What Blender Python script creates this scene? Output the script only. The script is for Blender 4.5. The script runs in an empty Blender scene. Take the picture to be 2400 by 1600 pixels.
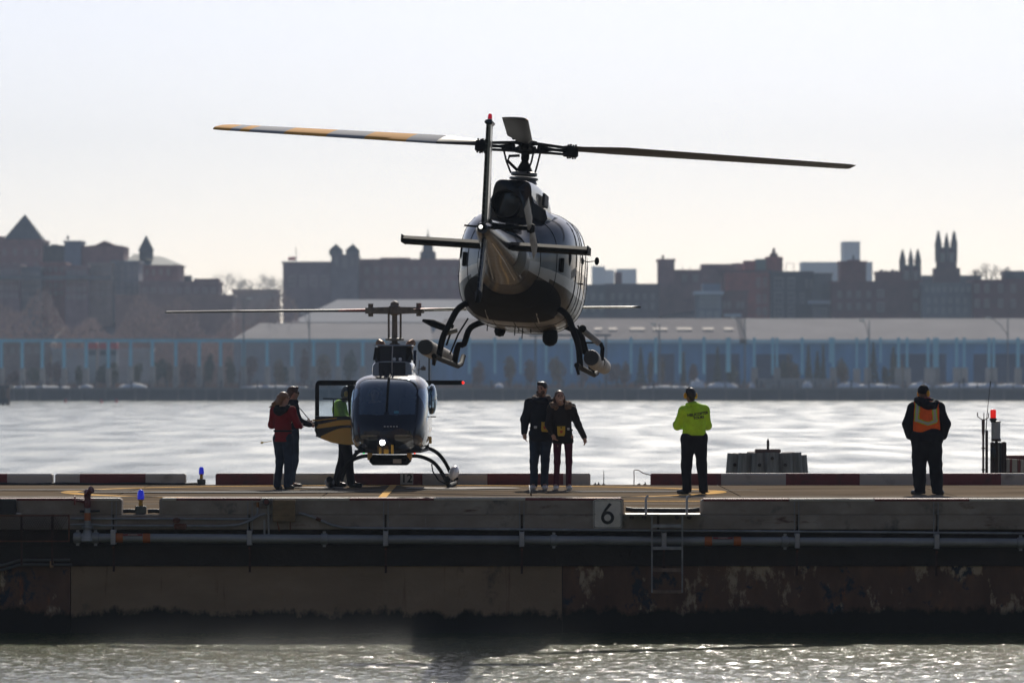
import bpy, bmesh, math, random
import numpy as np
from mathutils import Vector, Matrix, noise as mnoise
R = math.radians
pi = math.pi
rnd = random.Random(7)
sc = bpy.context.scene
col = sc.collection

# ------------------------------------------------------------------ camera, sky, sun, exposure
F = 11600.0            # focal length in pixels of the 2400 px wide photograph
HOR = 893.0            # image row of the horizon
CAMZ = 1.786           # camera height above the helipad deck (deck is z = 0)
WATER = -1.60          # water level
cam = bpy.data.cameras.new('camera')
cam.sensor_width = 36.0
cam.lens = 36.0 * F / 2400.0
cam.shift_y = (HOR - 800.0) / 2400.0
cam.clip_start = 1.0
cam.clip_end = 20000.0
cam.dof.use_dof = True
cam.dof.focus_distance = 78.0
cam.dof.aperture_fstop = 3.0
camo = bpy.data.objects.new('camera', cam)
camo.location = (0, 0, CAMZ)
camo.rotation_euler = (R(90), 0, 0)
col.objects.link(camo)
sc.camera = camo

SUN_EL, SUN_AZ = R(33), R(4)      # behind the scene, to the right of the view axis (+Y)
w = bpy.data.worlds.new('World')
sc.world = w
w.use_nodes = True
nt = w.node_tree
sky = nt.nodes.new('ShaderNodeTexSky')
sky.sky_type = 'NISHITA'
sky.sun_disc = False
sky.sun_elevation = SUN_EL
sky.sun_rotation = SUN_AZ
sky.air_density = 0.46
sky.dust_density = 1.0
sky.ozone_density = 1.5
bg = nt.nodes['Background']
bg.inputs['Strength'].default_value = 0.070
nt.links.new(sky.outputs[0], bg.inputs['Color'])

sl = bpy.data.lights.new('sun', 'SUN')
sl.energy = 3.4
sl.angle = R(0.53)
sl.color = (1.0, 0.93, 0.82)
so = bpy.data.objects.new('sun', sl)
col.objects.link(so)
sd = Vector((math.sin(SUN_AZ) * math.cos(SUN_EL), math.cos(SUN_AZ) * math.cos(SUN_EL), math.sin(SUN_EL)))
so.rotation_euler = (-sd).to_track_quat('-Z', 'Y').to_euler()
so.location = (20, 60, 60)

sc.view_settings.view_transform = 'Standard'
sc.view_settings.look = 'None'
sc.view_settings.gamma = 1.0
sc.view_settings.exposure = 0.47
sc.view_settings.use_curve_mapping = False
sc.render.engine = 'CYCLES'
sc.cycles.max_bounces = 8
sc.cycles.transparent_max_bounces = 12
sc.cycles.volume_bounces = 0
sc.cycles.caustics_reflective = False
sc.cycles.caustics_refractive = False
sc.cycles.sample_clamp_indirect = 6.0
sc.cycles.use_denoising = True

def P(px, py, Y):
    """world point seen at pixel (px, py) of the photograph when it stands Y metres away"""
    return Vector(((px - 1200.0) * Y / F, Y, CAMZ - (py - HOR) * Y / F))
def PX(px, Y): return (px - 1200.0) * Y / F
def PZ(py, Y): return CAMZ - (py - HOR) * Y / F

# ------------------------------------------------------------------ materials
MATS = {}
def mat(name, color=(0.5, 0.5, 0.5), rough=0.6, metal=0.0, var=0.0, scale=3.0, var_color=None, bump=0.0,
        bscale=40.0, coat=0.0, emit=None, estr=0.0, stretch=(1, 1, 1), spec=0.5, detail=6.0, contrast=(0.35, 0.65)):
    if name in MATS: return MATS[name]
    m = bpy.data.materials.new(name)
    m.use_nodes = True
    n = m.node_tree.nodes; l = m.node_tree.links
    b = n['Principled BSDF']
    b.inputs['Base Color'].default_value = (*color, 1)
    b.inputs['Roughness'].default_value = rough
    b.inputs['Metallic'].default_value = metal
    b.inputs['Specular IOR Level'].default_value = spec
    b.inputs['Coat Weight'].default_value = coat
    b.inputs['Coat Roughness'].default_value = 0.04
    if emit:
        b.inputs['Emission Color'].default_value = (*emit, 1)
        b.inputs['Emission Strength'].default_value = estr
    if var > 0 or var_color or bump > 0:
        tc = n.new('ShaderNodeTexCoord')
        mp = n.new('ShaderNodeMapping')
        mp.inputs['Scale'].default_value = stretch
        l.new(tc.outputs['Object'], mp.inputs['Vector'])
    if var > 0 or var_color:
        nz = n.new('ShaderNodeTexNoise')
        nz.inputs['Scale'].default_value = scale
        nz.inputs['Detail'].default_value = detail
        nz.inputs['Roughness'].default_value = 0.65
        l.new(mp.outputs[0], nz.inputs['Vector'])
        rp = n.new('ShaderNodeValToRGB')
        c2 = var_color if var_color else tuple(min(1, c * (1 + var)) for c in color)
        c1 = color if var_color else tuple(c * (1 - var) for c in color)
        rp.color_ramp.elements[0].position = contrast[0]
        rp.color_ramp.elements[0].color = (*c1, 1)
        rp.color_ramp.elements[1].position = contrast[1]
        rp.color_ramp.elements[1].color = (*c2, 1)
        l.new(nz.outputs['Fac'], rp.inputs['Fac'])
        l.new(rp.outputs['Color'], b.inputs['Base Color'])
    if bump > 0:
        nb = n.new('ShaderNodeTexNoise')
        nb.inputs['Scale'].default_value = bscale
        nb.inputs['Detail'].default_value = 5.0
        l.new(mp.outputs[0], nb.inputs['Vector'])
        bp = n.new('ShaderNodeBump')
        bp.inputs['Strength'].default_value = bump
        bp.inputs['Distance'].default_value = 0.02
        l.new(nb.outputs['Fac'], bp.inputs['Height'])
        l.new(bp.outputs[0], b.inputs['Normal'])
    MATS[name] = m
    return m

# ------------------------------------------------------------------ mesh helpers
class MB:
    """collects shapes; build() links them as ONE mesh object"""
    def __init__(s): s.v = []; s.f = []; s.m = []
    def add(s, vs, fs, mi=0):
        o = len(s.v)
        s.v += [tuple(p) for p in vs]
        s.f += [tuple(i + o for i in q) for q in fs]
        s.m += [mi] * len(fs)
        return s
    def box(s, x0, x1, y0, y1, z0, z1, mi=0, bev=0.0):
        if bev > 0:
            b = min(bev, (x1 - x0) * .45, (y1 - y0) * .45, (z1 - z0) * .45)
            pts = []
            for (sx, X) in ((-1, x0), (1, x1)):
                for (sy, Y) in ((-1, y0), (1, y1)):
                    for (sz, Z) in ((-1, z0), (1, z1)):
                        pts += [Vector((X, Y - sy * b, Z - sz * b)), Vector((X - sx * b, Y, Z - sz * b)), Vector((X - sx * b, Y - sy * b, Z))]
            return s.hull(pts, mi)
        vs = [(x, y, z) for x in (x0, x1) for y in (y0, y1) for z in (z0, z1)]
        fs = [(0, 1, 3, 2), (4, 6, 7, 5), (0, 4, 5, 1), (2, 3, 7, 6), (0, 2, 6, 4), (1, 5, 7, 3)]
        return s.add(vs, fs, mi)
    def hull(s, pts, mi=0):
        bm = bmesh.new()
        for p in pts: bm.verts.new(p)
        r = bmesh.ops.convex_hull(bm, input=bm.verts)
        dead = [e for e in r['geom_interior'] + r['geom_unused'] if isinstance(e, bmesh.types.BMVert)]
        if dead: bmesh.ops.delete(bm, geom=list(set(dead)), context='VERTS')
        bmesh.ops.recalc_face_normals(bm, faces=bm.faces)
        bm.verts.index_update()
        s.add([v.co[:] for v in bm.verts], [[v.index for v in f.verts] for f in bm.faces], mi)
        bm.free()
        return s
    def loft(s, rings, caps=True, mi=0, closed=True):
        n = len(rings[0]); vs = [p for r in rings for p in r]; fs = []
        for i in range(len(rings) - 1):
            for j in range(n if closed else n - 1):
                k = (j + 1) % n
                fs.append((i * n + j, i * n + k, (i + 1) * n + k, (i + 1) * n + j))
        if caps and closed:
            fs.append(tuple(range(n))[::-1])
            fs.append(tuple((len(rings) - 1) * n + j for j in range(n)))
        return s.add(vs, fs, mi)
    def tube(s, pts, r, n=10, caps=True, mi=0):
        pts = [Vector(p) for p in pts]
        rs = r if isinstance(r, (list, tuple)) else [r] * len(pts)
        rings = []; up = None
        for i, p in enumerate(pts):
            t = (pts[min(i + 1, len(pts) - 1)] - pts[max(i - 1, 0)]).normalized()
            if up is None:
                up = Vector((0, 0, 1)) if abs(t.z) < 0.9 else Vector((1, 0, 0))
            a = t.cross(up).normalized(); b = a.cross(t).normalized(); up = b
            rings.append([p + a * math.cos(q) * rs[i] + b * math.sin(q) * rs[i] for q in (2 * pi * k / n for k in range(n))])
        return s.loft(rings, caps, mi)
    def lathe(s, prof, c=(0, 0, 0), n=16, mi=0, axis=None):
        c = Vector(c); rings = []
        q = Vector((0, 0, 1)).rotation_difference(Vector(axis).normalized()) if axis else None
        for (r, z) in prof:
            ring = [Vector((r * math.cos(2 * pi * k / n), r * math.sin(2 * pi * k / n), z)) for k in range(n)]
            if q: ring = [q @ p for p in ring]
            rings.append([c + p for p in ring])
        return s.loft(rings, True, mi)
    def ell(s, c, r, n=14, m=8, mi=0, rot=None):
        c = Vector(c); rings = []
        if not isinstance(r, (list, tuple)): r = (r, r, r)
        for i in range(m + 1):
            t = -pi / 2 + pi * i / m
            cr = max(math.cos(t), 1e-3)
            ring = [Vector((r[0] * cr * math.cos(2 * pi * k / n), r[1] * cr * math.sin(2 * pi * k / n), r[2] * math.sin(t))) for k in range(n)]
            if rot: ring = [rot @ p for p in ring]
            rings.append([c + p for p in ring])
        return s.loft(rings, True, mi)
    def prism(s, poly, d0, d1, axis='y', mi=0):
        """extrude a polygon given in (a, b) along an axis between d0 and d1; 'y': (x, z); 'x': (y, z); 'z': (x, y)"""
        def pt(a, b, d):
            return (a, d, b) if axis == 'y' else ((d, a, b) if axis == 'x' else (a, b, d))
        n = len(poly)
        vs = [pt(a, b, d0) for a, b in poly] + [pt(a, b, d1) for a, b in poly]
        fs = [tuple(range(n)), tuple(range(2 * n - 1, n - 1, -1))]
        fs += [(i, n + i, n + (i + 1) % n, (i + 1) % n) for i in range(n)]
        return s.add(vs, fs, mi)
    def xform(s, m):
        s.v = [tuple(m @ Vector(p)) for p in s.v]; return s
    def build(s, name, mats, parent=None, smooth=False, angle=40, fix=True):
        me = bpy.data.meshes.new(name)
        me.from_pydata(s.v, [], s.f)
        if not isinstance(mats, (list, tuple)): mats = [mats]
        for m in mats: me.materials.append(m)
        if len(mats) > 1: me.polygons.foreach_set('material_index', s.m)
        if fix:
            bm = bmesh.new(); bm.from_mesh(me)
            bmesh.ops.recalc_face_normals(bm, faces=bm.faces)
            bm.to_mesh(me); bm.free()
        if smooth:
            me.polygons.foreach_set('use_smooth', [True] * len(me.polygons))
            me.set_sharp_from_angle(angle=R(angle))
        me.update()
        return link(name, me, parent)

def link(name, me, parent=None):
    o = bpy.data.objects.new(name, me)
    col.objects.link(o)
    if parent: o.parent = parent
    return o
def tag(o, label=None, cat=None, group=None, kind=None):
    if label: o['label'] = label
    if cat: o['category'] = cat
    if group: o['group'] = group
    if kind: o['kind'] = kind
    return o
def thing(name, label, cat, loc=(0, 0, 0), rot=(0, 0, 0), group=None):
    o = bpy.data.objects.new(name, None)
    o.empty_display_size = 0.3
    col.objects.link(o)
    o.location = loc; o.rotation_euler = rot
    return tag(o, label, cat, group)
def share(o, loc, parent=None, rotz=0.0, scale=None):
    """a further copy of one piece that shares its mesh"""
    c = o.copy(); col.objects.link(c)
    c.parent = parent if parent else o.parent
    c.location = loc; c.rotation_euler = (0, 0, rotz)
    if scale: c.scale = scale
    return c
def text_mesh(txt, size, depth, m, name, parent, loc, rot, bold=0.0):
    cu = bpy.data.curves.new(name, 'FONT')
    cu.body = txt; cu.size = size; cu.extrude = depth; cu.align_x = 'CENTER'; cu.align_y = 'CENTER'; cu.offset = bold
    cu.resolution_u = 4
    o = bpy.data.objects.new(name, cu); col.objects.link(o)
    dg = bpy.context.evaluated_depsgraph_get()
    me = bpy.data.meshes.new_from_object(o.evaluated_get(dg))
    bpy.data.objects.remove(o)
    me.materials.clear(); me.materials.append(m)
    q = link(name, me, parent); q.location = loc; q.rotation_euler = rot
    return q

# ------------------------------------------------------------------ signed-distance bodies -> one continuous skin
class SDF:
    def __init__(s, lo, hi, h, k=0.03):
        s.h = h; s.k = k; s.lo = np.array(lo, float)
        s.n = np.ceil((np.array(hi) - s.lo) / h).astype(int) + 1
        s.D = np.full(s.n, 9.0, np.float32)
    def _blk(s, lo, hi):
        pad = 0.05 + s.k
        a = np.clip(np.floor((np.array(lo) - pad - s.lo) / s.h).astype(int), 0, s.n)
        b = np.clip(np.ceil((np.array(hi) + pad - s.lo) / s.h).astype(int) + 1, 0, s.n)
        sl = tuple(slice(int(i), int(j)) for i, j in zip(a, b))
        g = np.meshgrid(*[s.lo[q] + s.h * np.arange(a[q], b[q]) for q in range(3)], indexing='ij')
        return sl, g
    def _mix(s, sl, d, k, sub=False):
        k = s.k if k is None else k
        A = s.D[sl]
        if A.size == 0: return
        if sub:
            s.D[sl] = np.maximum(A, -d); return
        h = np.clip(0.5 + 0.5 * (A - d) / k, 0, 1) if k > 0 else (A > d).astype(np.float32)
        s.D[sl] = A * (1 - h) + d * h - k * h * (1 - h)
    def cap(s, a, b, ra, rb=None, k=None, flat=(1, 1, 1), sub=False):
        """tapered capsule; flat squashes it along the axes (1 = round)"""
        rb = ra if rb is None else rb
        a = np.array(a, float); b = np.array(b, float); m = max(ra, rb)
        sl, g = s._blk(np.minimum(a, b) - m / min(flat), np.maximum(a, b) + m / min(flat))
        f = np.array(flat)
        ab = (b - a); L = max(float((ab * ab).sum()), 1e-9)
        t = np.clip(((g[0] - a[0]) * ab[0] + (g[1] - a[1]) * ab[1] + (g[2] - a[2]) * ab[2]) / L, 0, 1)
        d = np.sqrt(((g[0] - a[0] - t * ab[0]) * f[0]) ** 2 + ((g[1] - a[1] - t * ab[1]) * f[1]) ** 2 + ((g[2] - a[2] - t * ab[2]) * f[2]) ** 2) - (ra + (rb - ra) * t)
        s._mix(sl, d.astype(np.float32), k, sub); return s
    def ell(s, c, r, k=None, sub=False, rot=0.0):
        c = np.array(c, float); r = np.array(r, float)
        sl, g = s._blk(c - r.max(), c + r.max())
        x, y, z = g[0] - c[0], g[1] - c[1], g[2] - c[2]
        if rot:
            x, y = x * math.cos(rot) + y * math.sin(rot), -x * math.sin(rot) + y * math.cos(rot)
        q = np.sqrt((x / r[0]) ** 2 + (y / r[1]) ** 2 + (z / r[2]) ** 2)
        s._mix(sl, ((q - 1) * r.min()).astype(np.float32), k, sub); return s
    def cut_below(s, z):
        i = int((z - s.lo[2]) / s.h)
        if i > 0: s.D[:, :, :i] = np.maximum(s.D[:, :, :i], 0.01)
        return s
    def cut(s, p, nrm):
        """remove everything on the side the normal points to"""
        g = np.meshgrid(*[s.lo[q] + s.h * np.arange(s.n[q]) for q in range(3)], indexing='ij')
        nrm = np.array(nrm, float); nrm /= np.linalg.norm(nrm)
        d = (g[0] - p[0]) * nrm[0] + (g[1] - p[1]) * nrm[1] + (g[2] - p[2]) * nrm[2]
        s.D = np.maximum(s.D, d.astype(np.float32)); return s
    def folds(s, amp, seed=0, f=28.0):
        rg = np.random.RandomState(seed)
        g = np.meshgrid(*[s.lo[q] + s.h * np.arange(s.n[q]) for q in range(3)], indexing='ij')
        e = 0
        for i in range(5):
            dvec = rg.normal(size=3) * np.array([1, 1, 1.5]); dvec *= f * (0.6 + 0.35 * i) / np.linalg.norm(dvec)
            w1 = rg.normal(size=3) * 6
            e = e + np.sin(g[0] * dvec[0] + g[1] * dvec[1] + g[2] * dvec[2] + rg.uniform(0, 6) + 1.2 * np.sin(g[0] * w1[0] + g[1] * w1[1] + g[2] * w1[2])) / (1 + 0.5 * i)
        s.D += (amp * e / 2.2).astype(np.float32); return s
    def mesh(s, name, m, parent, loc=(0, 0, 0)):
        D = s.D; S = D < 0
        S[0], S[-1], S[:, 0], S[:, -1], S[:, :, 0], S[:, :, -1] = [False] * 6
        D = np.where(S, np.minimum(D, -1e-6), np.maximum(D, 1e-6))
        nx, ny, nz = np.array(D.shape) - 1
        cnt = np.zeros((nx, ny, nz), np.int8)
        offs = [(i, j, k) for i in (0, 1) for j in (0, 1) for k in (0, 1)]
        for (i, j, k) in offs: cnt += S[i:nx + i, j:ny + j, k:nz + k]
        act = np.argwhere((cnt > 0) & (cnt < 8))
        if len(act) == 0: return None
        acc = np.zeros((len(act), 3)); num = np.zeros(len(act))
        for a in offs:
            for ax in range(3):
                if a[ax] == 1: continue
                b = list(a); b[ax] = 1
                ia = tuple((act + np.array(a)).T); ib = tuple((act + np.array(b)).T)
                da, db = D[ia], D[ib]
                cr = (da < 0) != (db < 0)
                t = np.where(cr, da / np.where(cr, da - db, 1), 0)
                p = np.array(a)[None, :] + t[:, None] * (np.array(b) - np.array(a))[None, :]
                acc += p * cr[:, None]; num += cr
        V = s.lo + s.h * (act + acc / num[:, None])
        ids = np.full((nx, ny, nz), -1, np.int64); ids[tuple(act.T)] = np.arange(len(act))
        Q = []
        for ax in range(3):
            u, v = [(1, 2), (2, 0), (0, 1)][ax]
            sh = [slice(None)] * 3; sh[ax] = slice(0, -1); A = S[tuple(sh)]
            sh[ax] = slice(1, None); B = S[tuple(sh)]
            e = np.argwhere(A != B)
            e = e[(e[:, u] > 0) & (e[:, v] > 0) & (e[:, u] < D.shape[u] - 1) & (e[:, v] < D.shape[v] - 1)]
            fl = A[tuple(e.T)]
            c = []
            for (du, dv) in ((-1, -1), (0, -1), (0, 0), (-1, 0)):
                q = e.copy(); q[:, u] += du; q[:, v] += dv
                c.append(ids[tuple(q.T)])
            q = np.stack(c, 1)
            q[~fl] = q[~fl][:, ::-1]
            Q.append(q)
        Q = np.concatenate(Q); Q = Q[(Q >= 0).all(1)]
        # light smoothing
        for _ in range(2):
            S_ = np.zeros_like(V); n_ = np.zeros(len(V))
            for i in range(4):
                np.add.at(S_, Q[:, i], V[Q[:, (i + 1) % 4]]); np.add.at(n_, Q[:, i], 1)
            V = 0.6 * V + 0.4 * S_ / np.maximum(n_, 1)[:, None]
        me = bpy.data.meshes.new(name)
        me.from_pydata(V.tolist(), [], Q.tolist())
        me.materials.append(m)
        me.polygons.foreach_set('use_smooth', [True] * len(me.polygons))
        me.update()
        o = link(name, me, parent); o.location = loc
        return o
# ------------------------------------------------------------------ river
def water_material(name, near):
    m = bpy.data.materials.new(name); m.use_nodes = True
    n = m.node_tree.nodes; l = m.node_tree.links
    b = n['Principled BSDF']
    b.inputs['Base Color'].default_value = (0.078, 0.092, 0.038, 1)
    b.inputs['IOR'].default_value = 1.33
    tc = n.new('ShaderNodeTexCoord')
    def noise(scale, det, st=(1, 1, 1)):
        mp = n.new('ShaderNodeMapping'); mp.inputs['Scale'].default_value = st
        l.new(tc.outputs['Object'], mp.inputs['Vector'])
        z = n.new('ShaderNodeTexNoise'); z.inputs['Scale'].default_value = scale; z.inputs['Detail'].default_value = det
        l.new(mp.outputs[0], z.inputs['Vector']); return z.outputs['Fac']
    def rng(src, a, b_, lo=0.3, hi=0.7):
        r = n.new('ShaderNodeMapRange'); r.inputs[1].default_value = lo; r.inputs[2].default_value = hi
        r.inputs[3].default_value = a; r.inputs[4].default_value = b_
        l.new(src, r.inputs[0]); return r.outputs[0]
    def mth(op, a, b_, c=None):
        q = n.new('ShaderNodeMath'); q.operation = op
        for i, z in enumerate((a, b_, c)):
            if z is None: continue
            if isinstance(z, (int, float)): q.inputs[i].default_value = z
            else: l.new(z, q.inputs[i])
        return q.outputs[0]
    bp = n.new('ShaderNodeBump'); bp.inputs['Strength'].default_value = 1.0; bp.inputs['Distance'].default_value = 1.0
    if near:
        b.inputs['Roughness'].default_value = 0.14
        spk = mth('MULTIPLY', mth('MAXIMUM', mth('SUBTRACT', noise(42, 2), 0.54), 0.0), 0.045)
        h = mth('ADD', mth('MULTIPLY', noise(18, 4), 0.007), spk)
    else:
        g = noise(0.30, 7, (1.0, 0.18, 1))
        l.new(rng(g, 0.09, 0.255, 0.34, 0.66), b.inputs['Roughness'])
        h = mth('ADD', mth('MULTIPLY', noise(0.45, 6, (1, .5, 1)), 0.22), mth('MULTIPLY', noise(2.6, 4, (1, .7, 1)), 0.06))
    l.new(h, bp.inputs['Height']); l.new(bp.outputs[0], b.inputs['Normal'])
    return m
WF = water_material('river_far', False)
WN = water_material('river_near', True)
def build_river():
    mb = MB()
    x0, x1, y0, y1 = -8.5, 8.5, 52.0, 67.6
    nx, ny = 420, 300
    xs = np.linspace(x0, x1, nx); ys = np.linspace(y0, y1, ny)
    X, Y = np.meshgrid(xs, ys, indexing='ij')
    rg = np.random.RandomState(3)
    Z = np.zeros_like(X)
    for i in range(46):
        wl = 0.13 * (1.9 ** rg.uniform(0, 3.2)); k = 2 * pi / wl
        a = rg.normal(0, 0.75) - pi / 2
        ph = rg.uniform(0, 6.28)
        wv = np.sin(k * (X * math.cos(a) + Y * math.sin(a)) + ph + 0.9 * np.sin(X * rg.uniform(.3, 1.6) + Y * rg.uniform(.3, 1.6) + ph))
        Z += 0.0024 * wl ** 0.8 * (1 - np.abs(wv)) * 2
    Z -= Z.mean()
    edge = np.minimum(np.minimum(X - x0, x1 - X), np.minimum(Y - y0, y1 - Y))
    Z *= np.clip(edge / 0.6, 0, 1)
    V = np.stack([X, Y, Z], -1).reshape(-1, 3)
    i, j = np.meshgrid(np.arange(nx - 1), np.arange(ny - 1), indexing='ij')
    a = (i * ny + j).ravel()
    Q = np.stack([a, a + ny, a + ny + 1, a + 1], 1)
    v = V.tolist(); f = Q.tolist(); mi = [1] * len(f)
    def quad(xa, xb, ya, yb):
        o = len(v); v.extend([(xa, ya, 0), (xb, ya, 0), (xb, yb, 0), (xa, yb, 0)])
        f.append([o, o + 1, o + 2, o + 3]); mi.append(0)
    W = 700.0
    quad(-W, W, -40, y0); quad(-W, x0, y0, y1); quad(x1, W, y0, y1); quad(-W, W, y1, 870)
    me = bpy.data.meshes.new('river'); me.from_pydata(v, [], f)
    me.materials.append(WF); me.materials.append(WN)
    me.polygons.foreach_set('material_index', mi)
    me.polygons.foreach_set('use_smooth', [True] * len(f))
    o = link('river', me); o.location = (0, 0, WATER)
    tag(o, kind='structure')
build_river()

# ------------------------------------------------------------------ far land
SHORE = 855.0
SHZ = PZ(908, SHORE)
M_land = mat('dry_ground', (0.16, 0.14, 0.10), 0.9, var=0.3, scale=0.08)
mb = MB(); mb.add([(-6000, SHORE + 0.6, SHZ), (6000, SHORE + 0.6, SHZ), (6000, 14000, SHZ), (-6000, 14000, SHZ)], [(0, 1, 2, 3)])
tag(mb.build('shore_ground', M_land), kind='structure')
# wooded bluff behind the sheds
def bluff():
    mb = MB(); rows = []
    for (Y, f) in ((930, 0.0), (950, 0.45), (985, 0.85), (1040, 1.0), (1500, 1.0)):
        row = []
        for i in range(61):
            x = -160 + 320 * i / 60
            top = 15.0 + 2.0 * math.sin(x * 0.05) + 1.2 * math.sin(x * 0.17 + 1)
            row.append((x * Y / 950, Y, SHZ + 0.02 + f * top))
        rows.append(row)
    mb.loft(rows, caps=False, closed=False)
    tag(mb.build('bluff_hillside', mat('bluff_soil', (0.20, 0.165, 0.15), 0.95, var=0.35, scale=0.15), smooth=True), kind='structure')
bluff()
# ------------------------------------------------------------------ far shore: walls, sheds, posts, houses
def C(r, g, b): return (r, g, b)
BRICK = mat('far_brick_red', (0.36, 0.10, 0.08), 0.9, var=0.25, scale=0.5)
BRICKD = mat('far_brick_dark', (0.16, 0.062, 0.058), 0.9, var=0.25, scale=0.5)
BRICKM = mat('far_brick_mauve', (0.29, 0.155, 0.145), 0.9, var=0.25, scale=0.4)
GREYST = mat('far_grey_stone', (0.17, 0.175, 0.18), 0.9, var=0.25, scale=0.4)
DARKST = mat('far_dark_stone', (0.12, 0.12, 0.12), 0.9, var=0.25, scale=0.4)
SLATE = mat('far_slate', (0.10, 0.115, 0.12), 0.8, var=0.2, scale=0.6)
TAN = mat('far_tan_wall', (0.42, 0.36, 0.31), 0.9, var=0.15, scale=0.5)
PALE = mat('far_pale_wall', (0.50, 0.52, 0.54), 0.85, var=0.15, scale=0.3)
WINP = mat('far_window_pale', (0.72, 0.72, 0.70), 0.35, var=0.2, scale=2.0)
WIND = mat('far_window_dark', (0.03, 0.035, 0.045), 0.25)
TRIM = mat('far_window_trim', (0.42, 0.39, 0.36), 0.8)
COPPER = mat('far_copper_green', (0.16, 0.24, 0.21), 0.8, var=0.2, scale=0.5)
SNOW = mat('old_snow', (0.82, 0.82, 0.84), 0.8, var=0.08, scale=1.5)
SHEDBLUE = mat('shed_blue', (0.10, 0.30, 0.52), 0.7, var=0.18, scale=0.3, stretch=(1, 1, 0.3))
SHEDDOOR = mat('shed_door_navy', (0.025, 0.06, 0.13), 0.7, var=0.25, scale=0.6)
POSTBLUE = mat('post_blue', (0.28, 0.62, 0.76), 0.6, var=0.12, scale=0.6)
EAVE = mat('eave_pale_blue', (0.48, 0.72, 0.80), 0.6, var=0.1, scale=0.4)
ROOFG = mat('shed_roof_grey', (0.19, 0.165, 0.165), 0.9, spec=.1, var=0.16, scale=0.12)
ROOFL = mat('shed_roof_light', (0.26, 0.24, 0.24), 0.9, spec=.1, var=0.12, scale=0.12)
CONC = mat('far_concrete', (0.34, 0.32, 0.30), 0.9, var=0.2, scale=0.8)
WALLD = mat('quay_wall_dark', (0.055, 0.06, 0.065), 0.9, var=0.3, scale=0.25)
RAILM = mat('far_rail_steel', (0.05, 0.06, 0.07), 0.6)
GROUND0 = SHZ

WINMESH = {}
def win_mesh(w, h, m):
    key = (round(w, 2), round(h, 2), m.name)
    if key not in WINMESH:
        mb = MB()
        t = min(0.14, w * .18)
        mb.box(-w / 2 - t, w / 2 + t, -0.10, 0.10, h, h + t * 1.3, 1); mb.box(-w / 2 - t, w / 2 + t, -0.14, 0.10, -t, 0, 1)
        mb.box(-w / 2 - t, -w / 2, -0.08, 0.10, 0, h, 1); mb.box(w / 2, w / 2 + t, -0.08, 0.10, 0, h, 1)
        mb.box(-w / 2, w / 2, 0.02, 0.10, 0, h, 0)
        mb.box(-0.05, 0.05, -0.03, 0.02, 0, h, 1); mb.box(-w / 2, w / 2, -0.03, 0.02, h * .5 - .05, h * .5 + .05, 1)
        o = mb.build('window', [m, TRIM])
        WINMESH[key] = o.data
        bpy.data.objects.remove(o)
    return WINMESH[key]
def window(parent, org, px, py, pw, ph, Y, m=WIND):
    """a window whose opening spans pw x ph pixels, centre px, top py, on the facade at distance Y"""
    s = Y / F
    o = link('window', win_mesh(pw * s, ph * s, m), parent)
    o.location = (PX(px, Y) - org[0], Y - org[1], PZ(py + ph, Y) - org[2])
    return o
def house(name, label, cat, x0, x1, top, Y, m, depth=14, wins=(), parapet=True, group=None, base=None):
    """block with its facade at distance Y, between image columns x0 and x1 and up to image row top"""
    gz = GROUND0 if base is None else base
    org = (PX((x0 + x1) / 2, Y), Y, gz)
    t = thing(name, label, cat, org, group=group)
    hw = (x1 - x0) / 2 * Y / F; H = PZ(top, Y) - gz
    mb = MB(); mb.box(-hw, hw, 0, depth, 0, H)
    mb.build('wall', m, t)
    if parapet:
        p = MB(); e = 0.22
        p.box(-hw - e, hw + e, -e, 0.3, H + 0.003, H + 0.45); p.box(-hw - e, hw + e, depth - 0.3, depth + e, H + 0.003, H + 0.45)
        p.box(-hw - e, -hw + 0.3, 0.3, depth - 0.3, H + 0.003, H + 0.45); p.box(hw - 0.3, hw + e, 0.3, depth - 0.3, H + 0.003, H + 0.45)
        p.build('parapet', m if m is not BRICK else BRICKD, t)
    for wd in wins:
        window(t, org, wd[0], wd[1], wd[2], wd[3], Y, wd[4] if len(wd) > 4 else WIND)
    t['_H'] = H; t['_hw'] = hw
    return t, org
def rooftop(t, org, name, x0, x1, y0, y1, Y, m, depth=4, dy=2.0):
    s = MB(); s.box(PX(x0, Y) - org[0], PX(x1, Y) - org[0], dy, dy + depth, PZ(y1, Y) - org[2], PZ(y0, Y) - org[2])
    return s.build(name, m, t)
def cone4(t, org, name, px, base, apex, pw, Y, m, dy, n=4, flare=1.0):
    r = pw / 2 * Y / F * (1.414 if n == 4 else 1.0)
    z0, z1 = PZ(base, Y) - org[2], PZ(apex, Y) - org[2]
    cx = PX(px, Y) - org[0]; a0 = pi / 4 if n == 4 else 0
    mb = MB()
    ring = lambda rr, z: [(cx + rr * math.cos(a0 + 2 * pi * k / n), dy + rr * math.sin(a0 + 2 * pi * k / n), z) for k in range(n)]
    mb.loft([ring(r * flare, z0), ring(r, z0 + (z1 - z0) * 0.06), ring(r * 0.03, z1)])
    return mb.build(name, m, t)
def grid(x0, x1, nx, y0, y1, ny, w_, h_, m=None):
    return [(x0 + (x1 - x0) * i / max(nx - 1, 1), y0 + (y1 - y0) * j / max(ny - 1, 1), w_, h_, m or (WINP if rnd.random() < .45 else WIND)) for j in range(ny) for i in range(nx)]

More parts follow.
